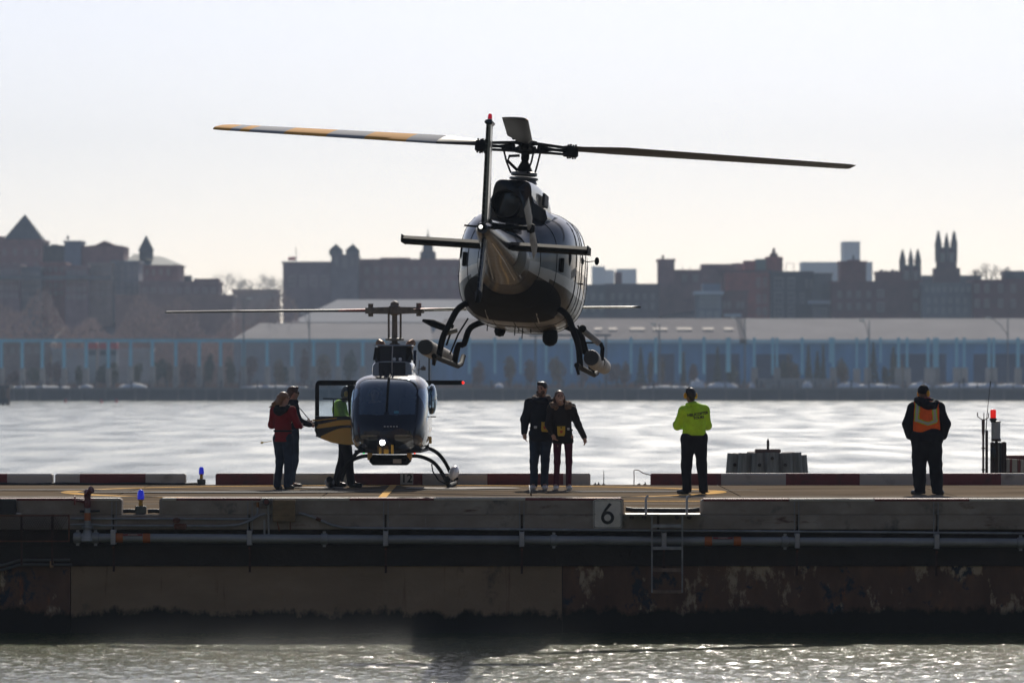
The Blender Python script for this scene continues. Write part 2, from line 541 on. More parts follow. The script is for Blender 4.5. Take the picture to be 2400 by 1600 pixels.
def quay():
    t = thing('quay_wall', 'long dark quay wall along the far shore with pale vertical piles', 'quay wall', (0, SHORE, WATER))
    H = SHZ - WATER
    mb = MB(); mb.box(-110, 110, 0, 0.6, -1.5, H - 0.35); mb.build('wall', WALLD, t)
    mb = MB(); mb.box(-110, 110, -0.25, 0.6, H - 0.347, H + 0.02); mb.build('coping', mat('quay_coping', (0.16, 0.16, 0.16), 0.9, var=0.2, scale=.3), t)
    mb = MB(); mb.box(-0.2, 0.2, -0.35, 0, -0.5, H - 0.36)
    p = mb.build('pile', mat('quay_pile', (0.12, 0.12, 0.12), 0.9, var=0.3, scale=.5), t)
    p.location = (-95, 0, 0)
    x = -95
    while x < 95:
        x += rnd.choice((2.2, 2.6, 4.0, 2.3, 5.2)); share(p, (x, 0, 0))
quay()

def far_railing():
    t = thing('promenade_railing', 'dark steel railing along the promenade on top of the quay wall', 'railing', (0, SHORE + 0.5, SHZ))
    mb = MB(); mb.box(-0.13, 0.13, -0.1, 0.1, 0, 1.25, bev=0.03)
    p = mb.build('post', RAILM, t); p.location = (PX(-30, SHORE), 0, 0)
    for k in range(1, 60): share(p, (PX(-30 + 42.2 * k, SHORE), 0, 0))
    for z, h in ((1.05, .05), (0.75, .03), (0.45, .03), (0.18, .03)):
        mb = MB(); mb.box(-95, 95, -0.02, 0.02, z, z + h); mb.build('rail', RAILM, t)
far_railing()

# pale blue steel posts left over from a pier shed, standing on concrete plinths
PB = {}
def blue_post(px, top, bot, Y, wpx=8, plinth=None, label=None):
    s = Y / F
    t = thing('steel_post', label, 'post', (PX(px, Y), Y, SHZ), group='pale blue steel posts along the far promenade')
    z0 = PZ(bot, Y) - SHZ; z1 = PZ(top, Y) - SHZ; hw = wpx / 2 * s
    if z0 < 0.3 and not plinth: z0 = 0.0
    mb = MB()
    mb.box(-hw, hw, -0.22, -0.16, z0, z1); mb.box(-hw, hw, 0.16, 0.22, z0, z1); mb.box(-hw * .35, hw * .35, -0.157, 0.157, z0, z1)
    mb.build('shaft', POSTBLUE, t)
    if plinth:
        pw = plinth * s / 2
        mb = MB(); mb.box(-pw, pw, -0.6, 0.6, 0, z0, bev=0.06); mb.build('plinth', CONC, t)
ORD = ['first', 'second', 'third', 'fourth', 'fifth', 'sixth', 'seventh', 'eighth', 'ninth', 'tenth', 'eleventh', 'twelfth', 'thirteenth', 'fourteenth', 'fifteenth', 'sixteenth', 'seventeenth', 'eighteenth']
def name_post(i, n, where): return '%s pale blue post from the left %s' % (ORD[i - 1], where)
left = [3, 52, 99, 150, 202, 254, 306, 357, 412, 467, 517, 571, 626, 684, 735, 792, 850]
for i, x in enumerate(left):
    blue_post(x, 802, 862 if x < 260 else 858, 860, 7.5, 11 if x < 260 else 13, name_post(i + 1, len(left), 'under the long blue beam'))
row1 = [1100, 1160, 1220, 1280, 1340, 1479, 1537, 1594, 1650]
for i, x in enumerate(row1):
    blue_post(x, 790, 876, 860, 6.5, None, name_post(i + 1, len(row1), 'before the skylit shed'))
row2 = [(1707, 872, 11), (1768, 861, 7), (1811, 878, 7), (1821, 861, 6), (1880, 878, 6.5), (1946, 850, 6), (1953, 861, 6.5), (2008, 864, 5), (2033, 861, 6.5), (2064, 850, 5)]
for i, (x, b, wd) in enumerate(row2):
    blue_post(x, 791, b, 861, wd, 15 if b == 861 or b == 864 else None, name_post(i + 1, len(row2), 'before the left half of the hipped shed'))
row3 = [(2106, 7), (2126, 6), (2175, 7), (2190, 6), (2197, 6), (2242, 7), (2260, 6), (2318, 7), (2329, 6), (2386, 8)]
for i, (x, wd) in enumerate(row3):
    blue_post(x, 791, 861, 861, wd, 16 if i not in (4,) else 8, name_post(i + 1, len(row3), 'on the plinths before the navy doors'))
mb = MB(); s_ = 861 / F
bm_ = thing('steel_beam', 'long pale blue beam across the tops of the left posts', 'beam', (PX(440, 861), 860.5, PZ(802, 860)))
mb.box(-470 * s_, 470 * s_, -0.25, 0.25, 0.005, 0.50); mb.build('web', POSTBLUE, bm_)
mb = MB(); mb.box(-470 * s_, 470 * s_, -0.38, 0.38, 0.503, 0.60); mb.build('flange', POSTBLUE, bm_)

def shed(name, label, x0, x1, eave, ridge, Y, depth, hipl, hipr, wallm, roofm, doors=(), skylights=(), eave_band=True):
    org = (PX((x0 + x1) / 2, Y), Y, SHZ)
    t = thing(name, label, 'shed', org)
    hw = (x1 - x0) / 2 * Y / F; ze = PZ(eave, Y) - SHZ; Yr = Y + depth / 2
    zr = PZ(ridge, Yr) - SHZ
    mb = MB(); mb.box(-hw, hw, 0, depth, 0, ze); mb.build('wall', wallm, t)
    o = 0.7
    a = [(-hw - o, -o, ze + .02), (hw + o, -o, ze + .02), (hw + o, depth + o, ze + .02), (-hw - o, depth + o, ze + .02)]
    hl, hr = hipl * Y / F, hipr * Y / F
    rd = [(-hw - o + hl, depth / 2, zr), (hw + o - hr, depth / 2, zr)]
    mb = MB(); mb.add(a + rd, [(0, 1, 5, 4), (2, 3, 4, 5), (3, 0, 4), (1, 2, 5), (0, 3, 2, 1)])
    mb.build('roof', roofm, t)
    if eave_band:
        mb = MB(); mb.box(-hw - o, hw + o, -o - .12, -o - .005, ze - 0.55, ze + 0.12); mb.build('fascia', EAVE, t)
    for (a0, a1, y0) in doors:
        mb = MB(); mb.box(PX(a0, Y) - org[0], PX(a1, Y) - org[0], -0.12, 0.02, 0, PZ(y0, Y) - SHZ)
        n = max(2, int((a1 - a0) / 14))
        for k in range(1, n):
            xx = PX(a0 + (a1 - a0) * k / n, Y) - org[0]; mb.box(xx - .05, xx + .05, -0.17, -0.12, 0, PZ(y0, Y) - SHZ)
        mb.build('door', SHEDDOOR, t)
    for (a0, a1, f) in skylights:
        zz = ze + (zr - ze) * f; yy = -o + (depth / 2 + o) * f
        z2 = ze + (zr - ze) * (f + .09); y2 = -o + (depth / 2 + o) * (f + .09)
        xa, xb = PX(a0, Y) - org[0], PX(a1, Y) - org[0]
        mb = MB(); mb.loft([[(xa, yy, zz + .04), (xb, yy, zz + .04), (xb, yy, zz + .25), (xa, yy, zz + .25)], [(xa, y2, z2 + .04), (xb, y2, z2 + .04), (xb, y2, z2 + .25), (xa, y2, z2 + .25)]])
        mb.build('skylight', mat('skylight_pane', (0.50, 0.41, 0.33), 0.7, spec=.1), t)
    return t
shed('pier_shed', 'blue pier shed with broad pale hipped roof and navy doors at right', 1742, 2560, 797, 746, 887, 30, 0, 60, SHEDBLUE, ROOFL,
     doors=[(1770, 1857, 830), (2087, 2217, 829), (2282, 2420, 829)])
shed('pier_shed', 'blue pier shed with darker grey roof and row of warm skylights', 1010, 1741, 797, 746, 887, 30, 40, 0, SHEDBLUE, ROOFG,
     doors=[(1541, 1580, 829), (1655, 1704, 829), (1712, 1733, 829)],
     skylights=[(1395, 1412, .42), (1428, 1448, .42), (1479, 1513, .42), (1533, 1567, .42), (1589, 1625, .42), (1650, 1676, .42), (1700, 1722, .42)])
shed('pier_shed', 'low grey shed with light hipped roof behind the left blue posts', 548, 1005, 798, 757, 886, 26, 62, 10, mat('shed_grey_wall', (0.30, 0.31, 0.33), .8, var=.15, scale=.3), ROOFL, eave_band=False)
shed('pier_shed', 'tall rear shed whose bright sloping roof rises behind the parked helicopter', 690, 1130, 755, 702, 925, 26, 105, 60, mat('shed_grey_wall', (0.3, .31, .33)), mat('roof_bright', (0.42, 0.41, 0.41), .9, spec=.1, var=.08, scale=.1), eave_band=False)

# gantry frame, lamps
def gantry():
    t = thing('gantry_frame', 'dark steel portal frame standing by the shed behind the hovering helicopter', 'frame', (PX(1340, 858), 858, SHZ))
    for x in (1255, 1420):
        mb = MB(); mb.box(PX(x, 858) - PX(1340, 858) - .15, PX(x, 858) - PX(1340, 858) + .15, -.15, .15, 0, PZ(788, 858) - SHZ); mb.build('leg', RAILM, t)
    mb = MB(); mb.box(PX(1240, 858) - PX(1340, 858), PX(1432, 858) - PX(1340, 858), -.25, .25, PZ(788, 858) - SHZ, PZ(783, 858) - SHZ); mb.build('crossbeam', RAILM, t)
gantry()
LAMPM = mat('lamp_grey_steel', (0.20, 0.20, 0.20), 0.6, metal=0.3)
LAMPG = mat('lamp_glass', (0.75, 0.7, 0.6), 0.2)
def lamp(px, top, label, arm, Y=857.5):
    t = thing('street_lamp', label, 'lamp', (PX(px, Y), Y, SHZ), group='tall lamps on the far promenade')
    H = PZ(top, Y) - SHZ
    mb = MB(); mb.tube([(0, 0, 0), (0, 0, H * .5), (0, 0, H)], [.17, .13, .09], 8); mb.build('pole', LAMPM, t)
    for dx in arm:
        mb = MB(); mb.tube([(0, 0, H - 3.0), (dx * .5, 0, H - 1.2), (dx, 0, H - .15), (dx * 1.25, 0, H)], .07, 6); mb.build('arm', LAMPM, t)
        mb = MB(); mb.box(dx * 1.25 - .55, dx * 1.25 + .35, -.25, .25, H - .12, H + .18, bev=.06); mb.build('lamp_head', LAMPG, t)
lamp(1746, 745, 'tall lamp in front of the join between the two blue sheds', (-1.5,))
lamp(2037, 752, 'tall lamp in front of the broad roof beside dark conifer', (-0.9,))
lamp(2362, 745, 'tall lamp with long leaning arm near the right edge', (-2.6,))
lamp(571, 700, 'tall lamp in front of the low grey shed left of the parked helicopter', (0.9,))
lamp(725, 735, 'tall lamp between the low shed and the tall rear shed', (-0.8,))
lamp(1546, 760, 'tall lamp in front of the skylights', (-0.8,))

# ---- skyline, left to right
t, g = house('mansion', 'mauve brick mansion under a steep slate pyramid roof at left edge', 'building', -40, 98, 566, 1010, BRICKM, 16,
             wins=grid(10, 85, 4, 585, 618, 2, 6, 12))
cone4(t, g, 'roof', 48, 567, 500, 98, 1010, SLATE, 9, flare=1.05)
rooftop(t, g, 'chimney', -6, 6, 553, 566, 1010, BRICKM)
t, g = house('annex', 'small dark flat-roofed annex right of the pyramid roof', 'building', 99, 150, 580, 1015, DARKST, 10)
rooftop(t, g, 'penthouse', 118, 132, 572, 580, 1015, DARKST)
t, g = house('stair_tower', 'blue grey square tower block beside the gabled brick house', 'building', 151, 190, 569, 1012, mat('far_bluegrey', (0.16, .20, .26), .8, var=.15, scale=.4), 9)
rooftop(t, g, 'vent', 154, 159, 552, 560, 1012, GREYST, 1)
t, g = house('gabled_house', 'mauve brick house with a low central gable', 'building', 191, 290, 577, 1013, BRICKM, 14, parapet=False)
mb = MB(); y0 = 1013
mb.prism([(PX(a, y0) - g[0], PZ(b, y0) - g[2]) for a, b in ((189, 577), (222, 575), (245, 564), (268, 574), (292, 577))], -.3, 14.2); mb.build('roof', BRICKD, t)
t, g = house('chapel', 'brick chapel with small slate spire and wide hipped roof', 'building', 290, 418, 621, 1005, BRICKM, 18, parapet=False,
             wins=[(345, 632, 5, 12), (360, 632, 5, 12), (377, 632, 5, 12), (394, 632, 5, 12)])
mb = MB(); y0 = 1005; q = lambda a, b: (PX(a, y0) - g[0], PZ(b, y0) - g[2])
(a0, b0), (a1, b1), (a2, b2), (a3, b3) = q(286, 621), q(426, 621), q(352, 592), q(376, 600)
mb.add([(a0, -.8, b0), (a1, -.8, b1), (a1, 18.8, b1), (a0, 18.8, b0), (a2 - 4, 9, b2), (a3, 9, b3)], [(0, 1, 5, 4), (1, 2, 5), (2, 3, 4, 5), (3, 0, 4), (0, 3, 2, 1)]); mb.build('roof', mat('far_roof_olive', (0.21, .22, .20), .8, var=.15, scale=.3), t)
mb = MB(); c = PX(339, y0) - g[0]; mb.box(c - 1.35, c + 1.35, 3, 5.7, PZ(606, y0) - g[2], PZ(586, y0) - g[2]); mb.build('belfry', DARKST, t)
cone4(t, g, 'spire', 339, 586, 550, 34, 1005, SLATE, 4.35, flare=1.08)
TCOL = [mat('terrace_mauve', (.30, .20, .20), .9, var=.25, scale=.4), mat('terrace_grey', (.25, .25, .26), .9, var=.25, scale=.4), mat('terrace_red', (.34, .15, .13), .9, var=.25, scale=.4), mat('terrace_tan', (.36, .30, .26), .9, var=.25, scale=.4)]
for k, (a_, b_, tp_, ci, lab) in enumerate(((-40, 46, 624, 0, 'mauve terrace house under the pyramid roof at the left edge'), (46, 96, 630, 1, 'grey terrace house, second from the left edge'), (96, 152, 619, 2, 'red terrace house below the blue grey tower'),
                     (152, 206, 627, 0, 'mauve terrace house below the left half of the gable'), (206, 262, 621, 3, 'tan terrace house below the right half of the gable'), (262, 325, 616, 1, 'grey terrace house left of the chapel wall'))):
    t, g = house('terrace_house', lab, 'building', a_, b_, tp_, 968 + (k % 3) * 4, TCOL[ci], 12, wins=grid(max(a_, -5) + 9, b_ - 8, 4, tp_ + 9, tp_ + 64, 4, 6, 9), group='left bank terrace houses')
    rooftop(t, g, 'chimney', b_ - 12, b_ - 6, tp_ - 7, tp_, 968, BRICKD, 1.5)
mb = MB(); gx = PX(120, 966)
bt = thing('roof_terrace', 'long pale balcony strip across the left terrace houses', 'balcony', (gx, 966, PZ(655, 966)))
mb.box(PX(-30, 966) - gx, PX(262, 966) - gx, -0.4, 1.9, 0, .75); mb.build('parapet', GREYST, bt)
t, g = house('terrace_row', 'grey brown block of flats below the chapel roof', 'building', 326, 512, 664, 972, mat('far_flats', (0.28, .20, .19), .9, var=.25, scale=.4), 14,
             wins=grid(340, 500, 9, 676, 676, 1, 9, 9, WINP) + grid(345, 495, 7, 698, 698, 1, 6, 9))
rooftop(t, g, 'chimney', 430, 446, 645, 664, 972, DARKST)
mb = MB(); mb.box(PX(452, 972) - g[0], PX(510, 972) - g[0], 3, 9, PZ(664, 972) - g[2], PZ(652, 972) - g[2]); mb.build('penthouse', BRICKD, t)
t, g = house('warehouse', 'low brown warehouse wall above the left posts, under the left rotor tip', 'building', 270, 545, 696, 940, mat('far_brown_wall', (0.28, .21, .19), .9, var=.2, scale=.3), 12)
t, g = house('store_house', 'low pale grey store behind the red trucks and blue posts', 'building', 122, 352, 822, 880, mat('store_pale', (0.42, .42, .42), .9, var=.15, scale=.3), 10, wins=grid(135, 190, 3, 828, 828, 1, 10, 8) + grid(296, 345, 3, 828, 828, 1, 10, 8))
t, g = house('store_house', 'low brown store at far left behind the first blue posts', 'building', -40, 118, 806, 882, mat('store_brown', (0.30, .22, .19), .9, var=.25, scale=.4), 10, wins=grid(10, 105, 6, 815, 815, 1, 7, 12))
t, g = house('tan_house', 'wide tan house with flat roof left of the flagpole building', 'building', 545, 650, 683, 960, TAN, 12,
             wins=grid(556, 640, 8, 692, 692, 1, 6, 10))
t, g = house('flag_building', 'grey mauve institutional block with rooftop flagpole', 'building', 663, 775, 618, 1000, mat('far_mauve_grey', (0.24, .19, .20), .9, var=.2, scale=.4), 14,
             wins=grid(685, 760, 4, 648, 648, 1, 12, 22, GREYST))
mb = MB(); c = PX(692, 1000) - g[0]; mb.tube([(c, 4, PZ(618, 1000) - g[2]), (c, 4, PZ(578, 1000) - g[2])], .09, 6); mb.build('flagpole', LAMPG, t)
mb = MB(); mb.box(c - 1.6, c - .1, 3.97, 4.03, PZ(609, 1000) - g[2], PZ(601, 1000) - g[2]); mb.build('flag', mat('flag_red', (0.5, .1, .12), .8), t)
t, g = house('twin_tower_church', 'grey twin-towered church with pointed caps behind the left rotor blade', 'church', 776, 840, 596, 1000, mat('far_church', (0.22, .20, .21), .9, var=.2, scale=.4), 12, parapet=False,
             wins=[(789, 606, 5, 16), (808, 606, 7, 20), (826, 606, 5, 16)])
for px, ap in ((787, 571), (826, 571)):
    mb = MB(); c = PX(px, 1000) - g[0]; mb.box(c - 1.35, c + 1.35, 0.3, 3, PZ(598, 1000) - g[2], PZ(586, 1000) - g[2]); mb.build('tower', GREYST, t)
    cone4(t, g, 'tower_cap', px, 586, ap, 31, 1000, SLATE, 1.65, flare=1.05)
t, g = house('courthouse', 'broad mauve block with slim cupola behind the hovering tail', 'building', 842, 1130, 612, 1005, BRICKM, 16, wins=grid(860, 1110, 12, 628, 660, 2, 7, 14))
rooftop(t, g, 'penthouse', 890, 960, 603, 612, 1005, BRICKM, 6)
mb = MB(); c = PX(1002, 1005) - g[0]; mb.lathe([(1.7, 0), (1.6, 2.0), (1.1, 2.2), (1.0, 3.6), (.7, 4.4), (.15, 5.4), (.05, 6.6)], (c, 5, PZ(612, 1005) - g[2]), 10); mb.build('cupola', SLATE, t, smooth=True)
t, g = house('row_house', 'grey rear row just visible right of the hovering cabin', 'building', 1130, 1420, 672, 970, DARKST, 12, wins=grid(1350, 1410, 4, 690, 716, 2, 6, 12))
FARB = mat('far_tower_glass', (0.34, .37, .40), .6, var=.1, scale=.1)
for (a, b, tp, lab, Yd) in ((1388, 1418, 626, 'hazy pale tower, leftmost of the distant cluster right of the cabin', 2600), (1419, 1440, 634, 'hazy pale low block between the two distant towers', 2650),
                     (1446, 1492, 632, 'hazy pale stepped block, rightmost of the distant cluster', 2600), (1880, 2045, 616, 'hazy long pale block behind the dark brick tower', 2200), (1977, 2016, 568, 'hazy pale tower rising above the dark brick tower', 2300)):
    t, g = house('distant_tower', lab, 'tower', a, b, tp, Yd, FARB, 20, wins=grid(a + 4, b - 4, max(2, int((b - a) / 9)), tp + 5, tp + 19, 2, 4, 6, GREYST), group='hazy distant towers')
t, g = house('row_house', 'dark grey row below the distant pale towers', 'building', 1420, 1545, 670, 975, mat('far_row', (0.12, .095, .10), .9, var=.2, scale=.4), 12, wins=grid(1436, 1530, 6, 690, 712, 2, 6, 11))
rooftop(t, g, 'chimney', 1442, 1458, 637, 670, 975, BRICKD, 3)
t, g = house('stair_tower', 'mauve brick stair tower with thin chimney on top', 'building', 1543, 1581, 612, 985, BRICKM, 8)
rooftop(t, g, 'chimney', 1552, 1557, 597, 612, 985, BRICKD, 1.2)
t, g = house('apartment_block', 'mauve brick block between the stair tower and the red brick house', 'building', 1581, 1700, 637, 988, BRICKM, 14, wins=[(1605, 646, 8, 12), (1630, 646, 8, 12)])
rooftop(t, g, 'penthouse', 1645, 1722, 618, 637, 988, BRICKM, 6); rooftop(t, g, 'penthouse', 1718, 1744, 616, 637, 988, mat('far_pinkwall', (.32, .22, .22), .9), 5)
for x in (1600, 1618, 1640):
    mb = MB(); c = PX(x, 988) - g[0]; mb.tube([(c, 1, PZ(637, 988) - g[2]), (c, 1, PZ(624, 988) - g[2])], .06, 5); mb.build('antenna', RAILM, t)
t, g = house('brick_house', 'bright red brick house with three rows of dark windows', 'building', 1700, 1806, 638, 980, BRICK, 14,
             wins=[(x, y, 7, h) for y, h in ((653, 19), (692, 17), (722, 16)) for x in (1778, 1793)])
rooftop(t, g, 'penthouse', 1745, 1772, 610, 638, 980, BRICK, 5); rooftop(t, g, 'penthouse', 1772, 1797, 606, 638, 980, mat('far_greenbox', (.20, .24, .21), .8), 5)
rooftop(t, g, 'penthouse', 1797, 1836, 601, 638, 980, BRICK, 6)
mb = MB(); c = PX(1816, 980) - g[0]; mb.lathe([(.9, 0), (.8, .6), (.35, .9), (.3, 1.5), (.05, 1.9)], (c, 4, PZ(601, 980) - g[2]), 8); mb.build('cupola', BRICKD, t)
t, g = house('studio_building', 'dark block with three rows of large pale studio windows', 'building', 1806, 1905, 641, 978, mat('far_black_wall', (.055, .06, .07), .85, var=.2, scale=.4), 14,
             wins=[(1825, 652, 17, 24, WINP), (1855, 652, 12, 24, WINP), (1891, 656, 5, 18, WINP), (1903, 656, 5, 18, WINP), (1825, 686, 17, 25, WINP), (1855, 686, 12, 25, WINP), (1880, 688, 8, 22, WINP), (1825, 720, 17, 22, WINP), (1855, 720, 12, 22, WINP)])
for x in (1844, 1862):
    mb = MB(); c = PX(x, 978) - g[0]; mb.tube([(c, 2, PZ(641, 978) - g[2]), (c, 2, PZ(617, 978) - g[2])], .06, 5); mb.build('mast', RAILM, t)
mb = MB(); mb.box(PX(1843, 978) - g[0], PX(1864, 978) - g[0], 1.95, 2.05, PZ(617, 978) - g[2], PZ(616, 978) - g[2]); mb.build('mast_bar', RAILM, t)
t, g = house('white_house', 'low house with pale columns and arched openings above the skylight shed', 'building', 1632, 1692, 690, 945, GREYST, 10, wins=grid(1643, 1684, 5, 696, 696, 1, 6, 24, WINP) + grid(1645, 1680, 3, 732, 732, 1, 8, 10, WINP))
mb = MB(); mb.box(PX(1628, 945) - g[0], PX(1696, 945) - g[0], -.8, 10.5, PZ(690, 945) - g[2] + .003, PZ(682, 945) - g[2]); mb.build('cornice', PALE, t)
mb = MB(); mb.box(PX(1648, 945) - g[0], PX(1690, 945) - g[0], 2, 8, PZ(682, 945) - g[2] + .003, PZ(664, 945) - g[2]); mb.build('penthouse', mat('far_bluegrey', (.16, .2, .26)), t)
t, g = house('row_house', 'small dark house with four pale windows left of the red brick house', 'building', 1693, 1752, 686, 950, BRICKD, 10, wins=[(x, 708, 5, 14, WINP) for x in (1698, 1709, 1730, 1740)])
mb = MB(); mb.box(PX(1696, 950) - g[0], PX(1738, 950) - g[0], -.9, -.12, PZ(742, 950) - g[2], PZ(735, 950) - g[2]); mb.build('awning', PALE, t)
t, g = house('row_house', 'dark house with pale balconies right of the studio windows', 'building', 1905, 1950, 645, 976, DARKST, 12, wins=[(1899 + 12, 722, 6, 20, WINP), (1928, 724, 16, 16, WINP)])
mb = MB(); mb.box(PX(1893, 976) - g[0], PX(1946, 976) - g[0], -.9, -.12, PZ(712, 976) - g[2], PZ(704, 976) - g[2]); mb.build('balcony', PALE, t)
t, g = house('brick_house', 'long dark mauve brick building with scattered pale windows left of the spires', 'building', 1950, 2160, 664, 970, BRICKD, 14,
             wins=[(2064, 681, 12, 14, WINP), (2064, 711, 13, 17, WINP), (2146, 681, 8, 14, WINP), (2146, 712, 8, 14, GREYST)] + [(x, y, 7, 12) for y in (684, 712) for x in (1968, 1990, 2012, 2036)])
t, g = house('water_tower_block', 'square dark brick tower standing above the long mauve building', 'building', 1970, 2030, 617, 1000, BRICKD, 9)
rooftop(t, g, 'penthouse', 1990, 2018, 608, 617, 1000, BRICKD, 4); rooftop(t, g, 'chimney', 2000, 2004, 598, 608, 1000, RAILM, 1)
t, g = house('row_house', 'dark rooftop block with chimney pots left of the smaller spires', 'building', 2058, 2114, 641, 1005, BRICKD, 10)
for i, x in enumerate((2068, 2079, 2086, 2094, 2104)):
    rooftop(t, g, 'chimney', x - 3, x + 3, 631 + (i % 3) * 2, 641, 1005, DARKST, 2)
def spired_tower(label, cx, half, body, base, apexes, Y, foot=None):
    org = (PX(cx, Y), Y, SHZ)
    t = thing('church_tower', label, 'church', org, group='brownstone church towers with triple spires')
    s = Y / F; hw = half * s; D = 2 * hw
    mb = MB(); mb.box(-hw * .92, hw * .92, 0.1, D - .1, 0, PZ(body, Y) - SHZ)
    if foot: mb.box(-hw * 1.22, hw * 1.22, -.6, D + .6, 0, PZ(foot, Y) - SHZ)
    mb.build('wall', mat('far_brownstone', (.13, .085, .08), .9, var=.25, scale=.5), t)
    mb = MB()
    mb.box(-hw * .9, hw * .9, -.05, .25, PZ(body, Y) - SHZ + .003, PZ(body - 3, Y) - SHZ); mb.build('parapet', COPPER, t)
    for px, ap in apexes:
        c = PX(px, Y) - org[0]; r = 6.2 * s
        for yy in (0.4, D - .6):
            if yy > 1 and abs(px - cx) < 4: continue
            mb = MB(); mb.lathe([(r, PZ(body + 30, Y) - SHZ), (r, PZ(base + 2, Y) - SHZ), (r * 1.15, PZ(base, Y) - SHZ), (r * .05, PZ(ap, Y) - SHZ)], (c, yy, 0), 8); mb.build('spire', mat('far_spire', (.12, .12, .115), .85), t)
    for dx in (-.45, .45):
        window(t, org, cx + dx * half * 1.0, body + 12, half * .28, 18, Y, COPPER)
        t.children[-1].location.y = -0.02
    return t
spired_tower('shorter church tower with three slender spires', 2136, 25, 624, 613, [(2117, 583), (2135, 581), (2153, 582)], 1020)
spired_tower('taller church tower with three slender spires on a widening base', 2220, 24.5, 582, 574, [(2201, 538), (2219, 543), (2238, 539)], 1020, foot=628)
t, g = house('church_nave', 'long low slate-roofed nave behind the taller spired tower', 'church', 2162, 2300, 650, 1045, SLATE, 14)
t, g = house('row_house', 'mottled grey terrace below the taller spired tower', 'building', 2162, 2282, 668, 965, GREYST, 12, wins=grid(2172, 2270, 8, 674, 674, 1, 6, 9, WINP) + grid(2176, 2262, 6, 700, 700, 1, 6, 11) + grid(2176, 2262, 6, 722, 722, 1, 6, 11))
t, g = house('brick_house', 'dark brick house with arched windows at the right edge', 'building', 2283, 2440, 660, 960, BRICKD, 14, wins=[(x, y, 8, 16, WIND) for y in (668, 703) for x in (2290, 2313, 2345, 2375)])
rooftop(t, g, 'penthouse', 2358, 2440, 634, 660, 960, DARKST, 8)

# ---- vegetation on the far bank
def leaf_cloud(mb, c, r, n, size, rg, cone=False, flat=1.0):
    for _ in range(n):
        if cone:
            h = rg.random() ** 1.3; a = rg.uniform(0, 2 * pi); q = (1 - h) * r[0] * (0.55 + 0.45 * rg.random())
            p = Vector((c[0] + q * math.cos(a), c[1] + q * math.sin(a), c[2] + h * r[2]))
        else:
            while True:
                d = Vector((rg.uniform(-1, 1), rg.uniform(-1, 1), rg.uniform(-1, 1)))
                if 0.2 < d.length < 1: break
            p = Vector((c[0] + d.x * r[0], c[1] + d.y * r[1], c[2] + d.z * r[2]))
        s = size * rg.uniform(0.4, 1.4)
        u = Vector((rg.gauss(0, .6), rg.gauss(0, .6), rg.gauss(.6, 1))).normalized(); v_ = u.orthogonal().normalized()
        mb.add([p + u * s, p - u * s * .6 + v_ * s * .45, p - u * s * .6 - v_ * s * .45], [(0, 1, 2)])
BARK = mat('bark', (0.07, 0.055, 0.045), 0.95)
CONI = mat('conifer_green', (0.035, 0.055, 0.035), 0.9, var=.4, scale=1.2)
DRYB = mat('dry_brown_leaf', (0.16, 0.105, 0.05), 0.9, var=.35, scale=1.2)
OLIV = mat('olive_leaf', (0.075, 0.075, 0.035), 0.9, var=.4, scale=1.0)
REDB = mat('red_twigs', (0.15, 0.085, 0.07), 0.9, var=.35, scale=1.0)
def shrub(px, top, bot, wpx, Y, m, label, cone, cat='tree', seed=0, name=None):
    jr = random.Random(int(px * 3)); top += jr.uniform(-12, 5); px += jr.uniform(-7, 7); wpx *= jr.uniform(.7, 1.25)
    rg = random.Random(int(px * 7 + seed))
    t = thing(name or ('conifer' if cone else 'shrub'), label, cat, (PX(px, Y), Y, SHZ), group='planting along the far bank')
    H = PZ(top, Y) - SHZ; r = wpx / 2 * Y / F
    mb = MB(); mb.tube([(0, 0, 0), (rg.uniform(-.05, .05), 0, H * .5), (0, 0, H * .95)], [.10, .06, .02], 5)
    for k in range(5):
        a = rg.uniform(0, 6.28); z = H * rg.uniform(.3, .7); mb.tube([(0, 0, z), (r * .7 * math.cos(a), r * .7 * math.sin(a), z + H * .15)], [.03, .01], 4)
    mb.build('trunk', BARK, t)
    mb = MB()
    if cone: leaf_cloud(mb, (0, 0, H * .04), (r * 1.15, r * 1.15, H * .97), 700, .30, rg, cone=True)
    else:
        for k in range(5):
            leaf_cloud(mb, (rg.uniform(-.5, .5) * r, rg.uniform(-.4, .4) * r, H * rg.uniform(.35, .72)), (r * .68, r * .66, H * .34), 150, .27, rg)
    mb.build('crown', m, t)
